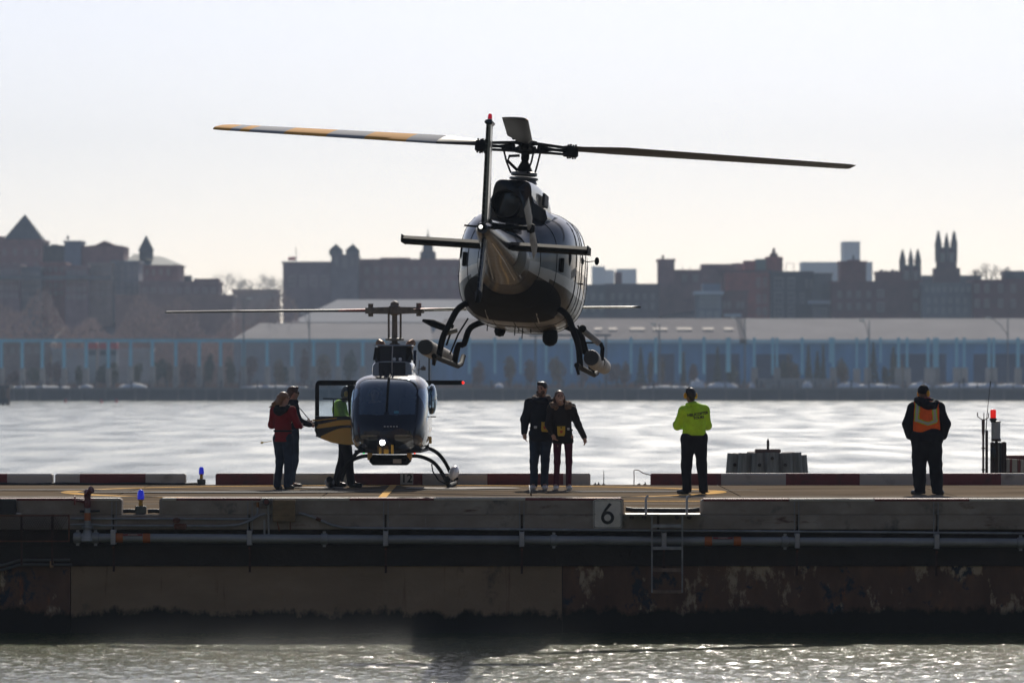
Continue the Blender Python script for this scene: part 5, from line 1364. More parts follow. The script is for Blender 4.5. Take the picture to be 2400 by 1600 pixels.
def blade(name, parent, r0, r1, chord0, chord, thick, pitch0, pitch1, bands, mats_, az, cone, z0, root=None, droop=0.0, tilt=None):
    """rotor blade along +x before turning by az; top faces carry the paint bands [(r_end, material index)], underside index 0"""
    mb = MB(); rs = sorted(set([r0, r0 + .12, r0 + .5, r0 + .8] + list(np.linspace(r0 + .9, r1, 26)) + [b[0] for b in bands if r0 < b[0] < r1]))
    prof = [(-.68, 0.0), (-.3, .35), (0.08, .55), (.26, .40), (.32, 0.0), (.24, -.35), (0.0, -.42), (-.35, -.2)]
    rings = []
    for r in rs:
        f = (r - r0) / (r1 - r0)
        g = min(1, max(0, (r - r0 - .12) / .68)); c = chord0 + (chord - chord0) * g * g * (3 - 2 * g)
        if f > .985: c *= .8
        th = thick * (1.25 - .25 * g) * (1 - .25 * f)
        p = pitch0 + (pitch1 - pitch0) * f
        ring = []
        for (u, v) in prof:
            yy = u * c; zz = v * th * 2
            ring.append(Vector((r, yy * math.cos(p) - zz * math.sin(p), yy * math.sin(p) + zz * math.cos(p) + math.tan(cone) * r - droop * f * f)))
        rings.append(ring)
    n = len(prof); vs = [p for r in rings for p in r]
    for i in range(len(rings) - 1):
        rm = (rs[i] + rs[i + 1]) / 2
        mi = next((b[1] for b in bands if rm <= b[0]), 0)
        fs = []
        for j in range(n):
            k = (j + 1) % n
            mb.f.append((i * n + j, i * n + k, (i + 1) * n + k, (i + 1) * n + j)); mb.m.append(mi if j < 4 else 0)
    mb.v = [tuple(v) for v in vs]
    mb.f += [tuple(range(n))[::-1], tuple((len(rings) - 1) * n + j for j in range(n))]; mb.m += [0, 0]
    mb.xform(Matrix.Translation((0, 0, z0)) @ (tilt or Matrix()) @ Matrix.Rotation(az, 4, 'Z'))
    return mb.build(name, mats_, parent, smooth=True, angle=35)
# ------------------------------------------------------------------ parked helicopter, nose towards the camera (local nose = +y, turned about)
def parked():
    t = thing('parked_helicopter', 'dark blue helicopter parked nose-on with lit lamp and open side door', 'helicopter', (PX(925, 84.0), 84.0, 0.0), (0, 0, pi - R(2.0)))
    NAVY = mat('gloss_navy', (.008, .012, .026), .25, coat=.7, spec=.2)
    PALEB = mat('gloss_pale_blue', (.30, .36, .44), .25, coat=.8)
    YEL = mat('gloss_gold', (.78, .44, .05), .3, coat=.6)
    DK = mat('matt_black', (.008, .008, .009), .75, spec=.15)
    STEEL = mat('worn_steel', (.12, .12, .125), .45, metal=.6)
    TANM = mat('hub_tan', (.16, .13, .10), .6, var=.3, scale=10)
    GL = glass('cockpit_glass', (.45, .62, .80), .17); GLD = glass('door_glass', (.82, .88, .92), .03)
    st = [(-2.5, .17, 1.20, 1.52, 2.0, .5), (-1.9, .27, 1.05, 1.66, 2.1, .5), (-1.2, .50, .76, 1.84, 2.6, .5), (-.5, .61, .60, 1.90, 3.2, .5), (.3, .64, .565, 1.905, 4.0, .5), (.9, .65, .56, 1.90, 4.2, .49), (1.35, .65, .57, 1.875, 4.2, .47),
          (1.75, .635, .59, 1.76, 3.6, .44), (2.1, .58, .62, 1.47, 2.9, .43), (2.33, .42, .69, 1.18, 2.2, .45), (2.45, .10, .82, .98, 2.0, .5)]
    rings = [se_ring(q[0], q[1], q[2], q[3], q[4], 112, q[5]) for q in catmull(st, 150)]
    def cls(c):
        x, y, z = c; ax = abs(x)
        top = 1.83 - .0 if ax < .36 else 1.83 - (ax - .36) ** 2 * 5.5
        if y > 1.0 and .022 < ax < .47 and 1.225 + .10 * ax * ax < z < top: return 'windshield:%s' % ('r' if x > 0 else 'l')
        if y > 1.0 and ax >= .50 and 1.16 < z < 1.66 and y < 1.9: return 'quarter_window:%s' % ('r' if x > 0 else 'l')
        if .30 < y < .92 and ax > .45 and 1.20 < z < 1.76:
            return 'door_opening' if x > 0 else 'door_window:l'
        if x > .55 and .10 < y < .98 and .74 < z <= 1.2: return 'door_opening'
        if -.75 < y < .10 and ax > .40 and 1.22 < z < 1.74: return 'cabin_window:%s' % ('r' if x > 0 else 'l')
        if y > 1.9 and .14 < ax < .44 and .68 < z < .90: return 'chin_window:%s' % ('r' if x > 0 else 'l')
        if z < 1.02 and y < 1.2 and ax > .3 and z > .95: return 'pin_stripe'
        return 'fuselage'
    names = ['fuselage', 'pin_stripe', 'door_opening'] + ['%s:%s' % (a, b) for a in ('windshield', 'quarter_window', 'door_window', 'cabin_window', 'chin_window') for b in 'lr']
    mm = {k: GL for k in names}; mm.update({'fuselage': NAVY, 'pin_stripe': YEL, 'door_opening': GL})
    parts = shell(rings, cls, names, mm, t)
    if 'door_opening' in parts: bpy.data.objects.remove(parts['door_opening'])
    # interior: floor, bulkhead, seats, panel
    INT = mat('cabin_dark', (.02, .022, .028), .8)
    mb = MB(); mb.box(-.55, .55, -.6, 2.0, .60, .64); mb.build('cabin_floor', INT, t)
    mb = MB(); mb.box(-.56, .56, -.45, -.38, .64, 1.80); mb.build('bulkhead', INT, t)
    for sx in (-.30, .30):
        mb = MB(); mb.box(sx - .21, sx + .21, .35, .85, .86, .98, bev=.04); mb.box(sx - .21, sx + .21, .28, .40, .98, 1.52, bev=.05); mb.box(sx - .12, sx + .12, .30, .38, 1.53, 1.68, bev=.04); mb.build('seat', mat('seat_grey', (.05, .055, .065), .8), t)
    mb = MB(); mb.hull([Vector((-.22, 1.45, .95)), Vector((.22, 1.45, .95)), Vector((-.25, 1.7, 1.24)), Vector((.25, 1.7, 1.24)), Vector((-.22, 1.95, .95)), Vector((.22, 1.95, .95)), Vector((-.22, 1.9, 1.16)), Vector((.22, 1.9, 1.16))]); mb.build('instrument_panel', INT, t)
    mb = MB(); mb.tube([(.40, 1.1, .7), (.38, 1.15, .95), (.34, 1.08, 1.12)], .014, 6); mb.build('cyclic_stick', DK, t)
    mb = MB(); mb.box(-.16, -.08, 1.55, 1.57, 1.25, 1.29, bev=.006); mb.build('moving_map_screen', mat('screen_teal', (.05, .2, .22), .3, emit=(.1, .5, .55), estr=.06), t)
    # centre post, brow, frames
    for sx in (-1, 1):
        pts = [r for r in ((sx * .487, 1.18, 1.70), (sx * .495, 1.45, 1.55), (sx * .492, 1.75, 1.36), (sx * .47, 1.98, 1.2))]
        mb = MB(); mb.tube([(sx * .475, 1.05, 1.80), (sx * .487, 1.35, 1.72), (sx * .490, 1.62, 1.58), (sx * .485, 1.86, 1.42), (sx * .47, 2.06, 1.24)], .016, 6); mb.build('door_post', DK, t)
    fz = lambda y: next(q[3] for q in catmull(st, 400) if q[0] >= y)
    mb = MB(); mb.tube([(0, y, fz(y) + .004) for y in np.linspace(.95, 2.26, 16)], .022, 6); mb.build('centre_post', DK, t)
    # engine cowls
    mb = MB(); rr = [se_ring(q[0], q[1], q[2], q[3], q[4], 40, .5) for q in catmull([(-1.6, .20, 1.72, 1.95, 2.2), (-1.0, .30, 1.75, 2.10, 2.6), (-.2, .345, 1.78, 2.14, 3.6), (.55, .345, 1.78, 2.13, 4.0), (.72, .33, 1.8, 2.12, 4.0)], 20)]
    mb.loft(rr); lc = mb.build('lower_cowl', PALEB, t, smooth=True, angle=50)
    mb = MB(); mb.hull([Vector((x, y, z)) for x, y, z in ((-.225, .70, 1.865), (.225, .70, 1.865), (-.225, .70, 2.11), (.225, .70, 2.11), (-.225, .735, 1.875), (.225, .735, 1.875), (-.225, .735, 2.10), (.225, .735, 2.10))]); mb.build('cowl_front', NAVY, lc)
    mb = MB(); rr = [se_ring(q[0], q[1], q[2], q[3], q[4], 40, .5) for q in catmull([(-1.3, .18, 1.95, 2.16, 2.2), (-.8, .27, 2.0, 2.32, 2.8), (-.1, .31, 2.02, 2.385, 3.8), (.42, .315, 2.02, 2.385, 4.2), (.52, .30, 2.04, 2.375, 4.2)], 18)]
    mb.loft(rr); uc = mb.build('upper_cowl', NAVY, t, smooth=True, angle=50)
    mb = MB(); mb.box(-.325, .325, -.2, .56, 2.378, 2.40, bev=.008); mb.build('cowl_rim', PALEB, uc)
    for sx in (-1, 1):
        mb = MB(); mb.hull([Vector((sx * a, b, c)) for a, b, c in ((.22, .53, 2.14), (.345, .40, 2.14), (.335, .50, 2.14), (.225, .54, 2.35), (.30, .53, 2.36), (.315, .40, 2.36))]); mb.build('air_intake', DK, uc)
        mb = MB(); mb.tube([(sx * .22, -.25, 2.32), (sx * .25, -.28, 2.42), (sx * .29, -.33, 2.44)], [.075, .072, .065], 14); mb.build('exhaust_stack', mat('exhaust_tan', (.30, .17, .10), .5, metal=.4, var=.3, scale=8), t, smooth=True)
        mb = MB(); mb.ell((sx * .05 - .08, .60, 2.155), .03, 10, 6); mb.build('cowl_latch', mat('white_lamp2', (.8, .8, .8), .2), lc, smooth=True)
    mb = MB(); mb.tube([(0, .56, 2.38), (0, .735, 2.13), (0, .745, 1.9), (0, 1.0, 1.905)], .009, 6); mb.build('wire_cutter', mat('pale_rod', (.5, .48, .46), .4), t)
    mb = MB(); mb.tube([(-.42, .2, 1.9), (-.43, .2, 2.14)], .008, 5); mb.tube([(-.40, .2, 1.98), (-.5, .2, 2.0), (-.5, .2, 2.05)], .010, 5); mb.build('blade_antenna', TANM, t)
    mb = MB(); mb.box(-.54, -.46, .18, .22, 1.97, 2.03, bev=.008); mb.build('pitot_head', TANM, t)
    for x in (-.09, .12):
        mb = MB(); mb.tube([(x, 1.1, 1.86), (x, 1.1, 1.95)], .008, 5); mb.build('roof_antenna', DK, t)
    # tail
    mb = MB(); rr = [se_ring(q[0], q[1], q[2], q[3], 2.0, 20) for q in catmull([(-2.3, .19, 1.17, 1.55), (-4.2, .13, 1.36, 1.62), (-6.3, .075, 1.5, 1.65)], 12)]; mb.loft(rr); boom = mb.build('tail_boom', NAVY, t, smooth=True)
    mb = MB(); mb.hull([Vector((sx * x, y, z)) for sx in (-1, 1) for x, y, z in ((.99, -3.75, 1.72), (.99, -3.35, 1.72), (.99, -3.75, 1.80), (.99, -3.35, 1.80))]); stb = mb.build('stabiliser', DK, t)
    for sx, c_ in ((1, (.02, .7, .2)), (-1, (1, .02, .01))):
        mb = MB(); mb.ell((sx * 1.01, -3.4, 1.76), (.022, .03, .026), 10, 6); mb.build('navigation_light', mat('nav_%d' % sx, c_, .2, emit=c_, estr=1.4), stb, smooth=True)
    mb = MB(); mb.prism([(-5.7, 1.6), (-6.35, 2.35), (-6.6, 2.35), (-6.3, 1.6), (-6.45, .95), (-6.2, .95)], -.03, .03, 'x'); mb.build('tail_fin', NAVY, t)
    mb = MB(); mb.tube([(-.05, -6.1, 1.62), (-.28, -6.1, 1.62)], .04, 8); mb.hull([Vector((-.27 + a, -6.1 + b, 1.62 + c)) for a in (-.01, .01) for b, c in ((-.06, -.8), (.06, -.8), (-.06, .8), (.06, .8))]); mb.build('tail_rotor', DK, t)
    # rotor
    Hh = 2.985
    mb = MB(); mb.lathe([(.11, 2.38), (.09, 2.42), (.05, 2.44), (.045, 2.98)], (0, 0, 0), 14); mb.lathe([(.15, 2.47), (.16, 2.48), (.16, 2.51), (.06, 2.52)], (0, 0, 0), 14); mb.build('rotor_mast', TANM, t, smooth=True, angle=40)
    az = R(-35)
    M = Matrix.Rotation(az, 4, 'Z')
    cs = math.cos(az)
    mb = MB(); mb.lathe([(.06, Hh - .08), (.10, Hh - .06), (.10, Hh + .07), (.075, Hh + .09), (.07, Hh + .13), (.03, Hh + .16), (.01, Hh + .165)], (0, 0, 0), 14)
    for s_ in (1, -1):
        mb.hull([Vector((s_ * x, y, z + Hh)) for x, y, z in ((.05, -.10, -.06), (.05, .10, -.06), (.05, -.10, .06), (.05, .10, .06), (.58, -.075, -.05), (.58, .075, -.05), (.58, -.075, .05), (.58, .075, .05))])
        mb.tube([(s_ * .52, 0, Hh - .10), (s_ * .52, 0, Hh + .12)], .045, 10)
    mb.xform(M); mb.build('rotor_hub', TANM, t, smooth=True, angle=35)
    for q in (-.10, .10):
        mb = MB(); mb.tube([(q, 0, 2.48), (q * 1.02, 0, Hh - .04)], .018, 8); mb.build('pitch_link', TANM, t)
    REDB_ = mat('blade_red', (.40, .05, .04), .5); WHB = mat('blade_white', (.70, .69, .68), .4); BLD = mat('blade_dark', (.035, .032, .030), .5)
    for k, (a, p0) in enumerate(((az, R(-6)), (az + pi, R(-6)))):
        blade('rotor_blade', t, .50, 5.08, .20, .33, .026, p0, R(-2), [(1.15, 1), (1.6 if k else 1.15, 2), (5.2, 0)], [BLD, REDB_, WHB], a, R(.35), Hh, droop=.02)
    # skid gear
    for y, pf in ((1.0, [(0, .50), (.30, .53), (.46, .53), (.62, .48), (.74, .40), (.86, .24), (.95, .06), (.98, .04)]), (-.75, [(0, .62), (.40, .66), (.56, .63), (.70, .55), (.82, .40), (.92, .2), (.97, .05)])):
        for sx in (-1, 1):
            mb = MB(); mb.tube([tuple(q) for q in catmull([(sx * x, y, z) for x, z in pf], 20)], .033, 10); mb.build('cross_tube', DK, t, smooth=True)
    for sx in (-1, 1):
        mb = MB(); mb.tube([(sx * .98, -1.2, .038), (sx * .98, 1.25, .038), (sx * .98, 1.55, .07), (sx * .98, 1.75, .16)], .035, 10); sk = mb.build('skid', DK, t, smooth=True)
        mb = MB(); mb.lathe([(.05, -.03), (.06, .0), (.05, .05)], (sx * .98, 1.76, .15), 10, axis=(0, 1, .2)); mb.build('toe_cap', DK, sk, smooth=True)
        if sx < 0:
            mb = MB(); mb.ell((-1.05, .95, .25), (.085, .20, .13), 16, 10, rot=Matrix.Rotation(R(-18), 3, 'Y')); pd = mb.build('float_pod', mat('pod_white', (.75, .75, .76), .3, coat=.4), t, smooth=True)
            mb = MB(); mb.lathe([(.075, -.03), (.098, -.015), (.098, .015), (.075, .03)], (-1.03, .95, .17), 14, axis=(-.25, 0, 1)); mb.build('pod_band', DK, pd)
            mb = MB(); mb.tube([(-.68, 1.0, .40), (-.70, 1.05, .28), (-.80, 1.1, .13), (-.93, 1.1, .06)], .012, 6); mb.build('gas_line', DK, t)
        else:
            mb = MB(); mb.ell((1.02, 1.2, .09), (.085, .16, .075), 14, 8); mb.build('float_pod', mat('pod_grey', (.16, .16, .17), .6), t, smooth=True)
    # belly equipment
    mb = MB(); mb.box(-.34, .34, .95, 1.5, .385, .555, bev=.06); bx_ = mb.build('belly_float_pack', DK, t)
    mb = MB(); mb.box(-.20, -.06, 1.5, 1.51, .42, .49); mb.build('placard', SIGNW, bx_)
    for x in (-.33, .33):
        mb = MB(); mb.box(x - .04, x + .04, 1.3, 1.45, .47, .63, bev=.012); mb.build('tow_bracket', YEL, t)
    for x, h_ in ((.10, .10), (-.10, .14), (.02, .07), (-.02, .06)):
        mb = MB(); mb.box(x - .02, x + .02, 2.28, 2.38, .585, .60 + h_, bev=.006); mb.build('bracket', YEL, t)
    mb = MB(); mb.lathe([(.075, 0), (.08, .03), (.07, .06), (.06, .06)], (.06, 2.36, .775), 18, axis=(0, 1, 0)); lh = mb.build('landing_light', DK, t, smooth=True)
    mb = MB(); mb.ell((.06, 2.435, .775), (.042, .03, .042), 16, 10); mb.build('lens', mat('landing_lamp', (1, .97, .9), .2, emit=(1, .95, .85), estr=14.0), lh, smooth=True)
    mb = MB(); mb.box(-.03, .15, 2.20, 2.37, .60, .86, bev=.02); mb.build('light_mount', mat('mount_gold', (.20, .11, .02), .5), lh)
    for x, c_ in ((-.43, (1, .03, .01)), (.42, (.02, .5, .12))):
        mb = MB(); mb.ell((x, 1.6, .60), (.02, .03, .022), 8, 6); mb.build('position_light', mat('pos_%d' % (x > 0), c_, .3, emit=c_, estr=1.2), t, smooth=True)
    for k in range(5):
        mb = MB(); mb.box(-.19 + k * .05, -.165 + k * .05, 2.30, 2.44, 1.03, 1.05); mb.build('nose_mark', mat('decal_white', (.62, .62, .62), .4), t)
    for sx in (-1, 1):
        mb = MB(); mb.box(sx * .66 - .02, sx * .66 + .03, .9, 1.0, .74, .86, bev=.01); mb.build('hinge_cover', YEL, t)
    # closed left door bulge and handle
    mb = MB(); mb.ell((-.665, .55, 1.48), (.085, .36, .26), 18, 12); mb.build('bubble_window', glass('bubble_glass', (.55, .66, .75), .06), t, smooth=True)
    mb = MB(); mb.tube([(-.66, 1.0, 1.19), (-.74, 1.0, 1.19), (-.74, .85, 1.19)], .012, 6); mb.build('door_handle', STEEL, t)
    # open right door: hinged at its front edge, swung out square to the body
    dr = bpy.data.objects.new('door', None); col.objects.link(dr); dr.parent = t
    dr.location = (.645, .98, 0); dr.rotation_euler = (0, 0, R(2))
    dr['label'] = 'open door with gold wave stripes'
    # door plane: x outwards from hinge 0..0.64, y thickness
    def pl(nm, poly, y0, y1, m): mb = MB(); mb.prism(poly, y0, y1, 'y'); return mb.build(nm, m, dr)
    wo, wi = .565, .07
    pl('frame_top', [(-.02, 1.715), (wo, 1.715), (wo, 1.74), (.56, 1.80), (-.02, 1.80)], 0, .04, DK)
    pl('frame_corner', [(wo + .001, 1.70), (.632, 1.68), (.625, 1.74), (.60, 1.785), (.561, 1.80), (wo + .001, 1.745)], 0, .04, DK)
    pl('frame_outer', [(wo, 1.20), (.635, 1.20), (.632, 1.679), (wo, 1.70)], .0005, .0395, DK)
    pl('frame_inner', [(-.02, 1.20), (wi, 1.20), (.09, 1.714), (-.02, 1.714)], .0005, .0395, DK)
    pl('lower_panel', [(-.02, 1.199), (.635, 1.199), (.64, .96), (.60, .855), (.34, .755), (.12, .715), (-.02, .72)], 0, .045, NAVY)
    def wave(nm, top, bot, m, yy):
        pl(nm, top + bot[::-1], yy, yy + .004, m)
    S = lambda f, a: [(x, f(x)) for x in a]
    xs = [-.018 + .654 * k / 16 for k in range(17)]
    f1 = lambda x: 1.10 + .035 * math.cos((x - .12) * 6.5) - .05 * max(0, x - .45)
    wave('gold_wave', S(lambda x: f1(x) + .005, xs), S(lambda x: f1(x) - .075 - .01 * math.sin(x * 8), xs), YEL, .046)
    xs2 = [-.018 + .55 * k / 14 for k in range(15)]
    f2 = lambda x: .985 + .02 * math.cos((x - .1) * 6) - .30 * max(0, x - .15) ** 1.6 * 1.6
    lowb = lambda x: .722 + max(0, x - .10) * .13 + max(0, x - .34) * .24
    wave('gold_wave', S(lambda x: max(f2(x), lowb(x) + .004), xs2), S(lowb, xs2), YEL, .046)
    wave('gold_line', S(lambda x: 1.175 - .10 * max(0, x - .28) * 1.2, xs[7:]), S(lambda x: 1.160 - .10 * max(0, x - .28) * 1.2, xs[7:]), YEL, .046)
    pl('window_pane', [(wi, 1.2005), (wo, 1.2005), (wo, 1.715), (.09, 1.714)], .017, .022, GLD)
    pl('vent_frame', [(.085, 1.475), (.50, 1.485), (.50, 1.505), (.085, 1.495)], .024, .036, DK)
    pl('vent_frame', [(.315, 1.201), (.337, 1.201), (.337, 1.474), (.315, 1.474)], .024, .036, DK)
    return t
bell = parked()
# ------------------------------------------------------------------ hovering helicopter, seen from behind (nose = +y)
def hovering():
    t = thing('hovering_helicopter', 'glossy black helicopter hovering tail-on above the pad', 'helicopter', (0.085, 71.5, 2.0))
    t.rotation_mode = 'XYZ'
    t.rotation_euler = (Matrix.Rotation(R(-5.3), 3, 'Z') @ Matrix.Rotation(R(-2.2), 3, 'X') @ Matrix.Rotation(R(3.7), 3, 'Y')).to_euler()
    BLK = mat('gloss_black', (.009, .010, .013), .3, coat=.62, spec=.15, var=.15, scale=3, bump=.10, bscale=3.5)
    BRZ = mat('gloss_bronze', (.022, .014, .008), .32, coat=.16, spec=.25, var=.35, scale=4, bump=.35, bscale=5)
    SIL = mat('silver_stripe', (.34, .325, .31), .35, metal=.0, coat=.5, var=.1, scale=4)
    WND = mat('cabin_glass', (.014, .018, .024), .04, coat=1.0, spec=.8)
    DK = mat('matt_black', (.008, .008, .009), .6, spec=.2); BORE_SHADE = mat('bore_shade', (.002, .002, .002), .95, spec=.0)  # shade inside the exhaust put into a near-black colour
    STEEL = mat('worn_steel', (.12, .12, .125), .45, metal=.6, var=.3, scale=8)
    st = [(-2.75, .30, 1.02, 1.76, 2.1, .5), (-2.45, .40, .93, 1.84, 2.3, .5), (-2.05, .57, .79, 2.0, 2.6, .5), (-1.55, .755, .66, 2.12, 3.0, .5), (-1.0, .835, .575, 2.19, 3.2, .5),
          (-.3, .855, .53, 2.22, 3.2, .5), (.5, .855, .52, 2.22, 3.1, .5), (1.2, .815, .53, 2.12, 2.8, .5), (1.9, .706, .58, 1.82, 2.5, .48), (2.5, .471, .68, 1.4, 2.2, .45), (2.85, .109, .86, 1.06, 2.0, .45)]
    rings = [se_ring(q[0], q[1], q[2], q[3], q[4], 72, q[5]) for q in catmull(st, 96)]
    def cls(c):
        x, y, z = c; lo = .98 + .055 * (y + 1.5) * 0 + (-.12 * max(0, (-1.0 - y)) * -1.4)
        side = abs(x) > .55
        if -1.0 < y < -.35 and 1.36 < z < 1.72 and abs(x) > .70: return 'rear_window:%s' % ('r' if x > 0 else 'l')
        if -.25 < y < .75 and 1.30 < z < 1.90 and abs(x) > .62: return 'door_window:%s' % ('r' if x > 0 else 'l')
        if .85 < y < 1.75 and 1.22 < z < 1.80 and abs(x) > .46: return 'front_window:%s' % ('r' if x > 0 else 'l')
        if y > 1.25 and z > 1.22 and abs(x) < .62 and .03 < abs(x): return 'windshield:%s' % ('r' if x > 0 else 'l')
        b = 1.02 + .16 * max(0, -1.2 - y)
        if b < z < b + .15 and y < 2.3: return 'stripe'
        if z <= b: return 'lower_body'
        return 'fuselage'
    names = ['fuselage', 'lower_body', 'stripe'] + ['%s:%s' % (a, b) for a in ('rear_window', 'door_window', 'front_window', 'windshield') for b in 'lr']
    mm = {k: WND for k in names}; mm.update({'fuselage': BLK, 'lower_body': BRZ, 'stripe': SIL})
    shell(rings, cls, names, mm, t)
    pr = [q for q in rings if -2.42 < q[0].y < -1.12]; rows = []
    for i, rg_ in enumerate(pr):
        half = 5 + 9 * math.sin(pi * min(1, .25 + .75 * i / (len(pr) - 1)) ) ** .6 if i < len(pr) - 1 else 7
        row = []
        for k in range(25):
            a = 54 + (k / 24 - .5) * 2 * half; i0 = int(math.floor(a)); f_ = a - i0
            p = rg_[i0 % 72].lerp(rg_[(i0 + 1) % 72], f_); c_ = Vector((0, p.y, 1.4)); row.append(p + (p - c_).normalized() * .004)
        rows.append(row)
    mb = MB(); mb.loft(rows, caps=False, closed=False); mb.build('belly_recess', DK, t, smooth=True)  # dark recess under the boom put in as a matt black sheet
    # pale lettering dashes and vents on the flank
    for sx in (1, -1):
        for (yy, zz, w_, h_, m_) in ((-1.05, 1.24, .05, .11, SIL), (-1.05, 1.06, .05, .10, SIL)):
            pass
    LT = mat('decal_white', (.62, .62, .62), .4)
    def on_skin(y, z, sx):
        q = min(catmull(st, 200), key=lambda r: abs(r[0] - y)); zm = q[2] + (q[3] - q[2]) * q[5]
        f = min(1, abs(z - zm) / ((q[3] - zm) if z > zm else (zm - q[2])))
        return sx * q[1] * (1 - f ** q[4]) ** (1 / q[4])
    for sx in (1, -1):
        for k in range(4):
            y = -1.32 + k * .09; z = 1.30 + .02 * k; x = on_skin(y, z, sx)
            mb = MB(); mb.box(x - .008, x + .008, y, y + .045, z - .06, z + .06); mb.build('registration_mark', LT, t)
        # oval vent and square air scoop
        y, z = -1.45, 1.52; x = on_skin(y, z, sx)
        mb = MB(); mb.ell((x - sx * .02, y, z), (.035, .06, .13), 14, 8); mb.build('vent', DK, t, smooth=True)
        y, z = -1.75, 1.40; x = on_skin(y, z, sx)
        mb = MB(); mb.box(x - .03, x + .03, y - .05, y + .05, z - .10, z + .10, bev=.01); mb.build('access_panel', DK, t)
        # door handle, step rail, mirrors
        y, z = -.55, 1.22; x = on_skin(y, z, sx)
        mb = MB(); mb.tube([(x, y, z), (x + sx * .05, y, z), (x + sx * .05, y + .18, z), (x, y + .18, z)], .008, 6); mb.build('door_handle', STEEL, t)
        y, z = .9, 1.62; x = on_skin(y, z, sx)
        mb = MB(); mb.tube([(x, y, z), (x + sx * .12, y, z + .02)], .008, 6); mb.ell((x + sx * .14, y, z + .02), (.035, .05, .06), 10, 6); mb.build('mirror', DK, t, smooth=True)
        # door seam
        pts = [(on_skin(-.30, z, sx) + sx * .003, -.30, z) for z in np.linspace(.75, 2.08, 14)]
        mb = MB(); mb.tube(pts, .006, 4); mb.build('door_seam', DK, t)
        pts = [(on_skin(-1.03, z, sx) + sx * .003, -1.03, z) for z in np.linspace(.75, 2.05, 14)]
        mb = MB(); mb.tube(pts, .006, 4); mb.build('door_seam', DK, t)
    # engine cowl
    MX = -.06
    cw = [(-1.99, .10, 2.3, 2.44, 2.5, .3), (-1.95, .262, 1.80, 2.53, 5.0, .3), (-1.88, .28, 1.78, 2.55, 6.0, .3), (-1.2, .30, 1.8, 2.575, 6.0, .3), (-.4, .325, 1.9, 2.58, 4.6, .3), (.3, .35, 1.95, 2.55, 3.4, .35), (.75, .33, 2.0, 2.42, 2.6, .35), (1.05, .2, 2.02, 2.24, 2.2, .35)]
    rings = [se_ring(q[0], q[1], q[2], q[3], q[4], 48, q[5], MX) for q in catmull(cw, 30)]
    mb = MB(); mb.loft(rings); cowl = mb.build('engine_cowl', BLK, t, smooth=True, angle=50)
    # flared shoulders from cowl to roof
    for sx in (1, -1):
        mb = MB(); rr = []
        for y in np.linspace(-1.9, .4, 12):
            f = 1 - abs((y + .8) / 1.5) ** 2 * .35
            rr.append([(MX + sx * .27, y, 2.36), (MX + sx * .315, y, 2.24), (sx * .42, y, 2.15), (sx * .56 * f, y, 2.09 - .06 * (y < -1.5)), (sx * .5 * f, y, 1.95), (sx * .2, y, 1.95)])
        mb.loft(rr); mb.build('cowl_shoulder', BLK, t, smooth=True, angle=60)
        mb = MB(); mb.box(MX + sx * .35 - .02, MX + sx * .35 + .02, -.9, -.3, 2.28, 2.46, bev=.01); mb.build('intake_screen', mat('grille_grey', (.06, .06, .065), .6, bump=.8, bscale=120), cowl)
    # exhaust
    ex = MB(); n = 28; R1, R0 = .20, .189
    def er(r, y, zc): return [Vector((MX - .065 + r * math.cos(2 * pi * k / n), y, zc + r * math.sin(2 * pi * k / n))) for k in range(n)]
    ex.loft([er(.19, -1.70, 2.16), er(R1, -1.95, 2.17), er(R1, -2.22, 2.19), er(R0, -2.22, 2.19), er(R0 * .96, -1.6, 2.16)], caps=False)
    e_ = ex.build('exhaust_pipe', mat('exhaust_dark', (.022, .019, .017), .5, metal=.3), t, smooth=True, angle=60)
    mb = MB(); mb.lathe([(.18, 0), (.05, .01)], (MX - .065, -1.66, 2.165), 20, axis=(0, -1, 0)); mb.ell((MX - .065, -1.72, 2.12), (.05, .06, .05), 12, 8); mb.build('turbine_core', BORE_SHADE, e_, smooth=True)
    # tail boom
    tb = [(-2.2, .36, .92, 1.74), (-2.8, .31, 1.03, 1.71), (-3.5, .262, 1.14, 1.69), (-4.4, .205, 1.27, 1.675), (-5.4, .15, 1.385, 1.668), (-6.05, .11, 1.45, 1.662), (-6.28, .07, 1.50, 1.63)]
    rings = [se_ring(q[0], q[1], q[2], q[3], 2.2, 32) for q in catmull(tb, 28)]
    mb = MB(); mb.loft(rings); boom = mb.build('tail_boom', mat('boom_gloss', (.012, .008, .005), .3, coat=.25, spec=.25, bump=.3, bscale=6), t, smooth=True, angle=50)
    for k in range(9):
        y = -3.05 - k * .075
        ring = se_ring(y, .296 - .0055 * k, 1.065 + k * .011, 1.705 - k * .002, 2.2, 40)
        mb = MB(); mb.tube([ring[j] * 1.0 + Vector((.004, 0, 0)) for j in range(-5, 6)], .007, 4); mb.build('louvre', SIL, boom)
    mb = MB(); mb.tube([(0.08, -2.6, 1.84), (.06, -4.4, 1.73), (.05, -5.9, 1.68)], [.055, .05, .04], 10); mb.build('drive_shaft_cover', BLK, boom, smooth=True)
    for sx in (-1, 1):
        mb = MB(); mb.tube([(sx * .15, -2.95, 1.085), (sx * .11, -4.2, 1.265), (sx * .07, -5.6, 1.42)], .008, 5); mb.build('seam_rail', SIL, boom)
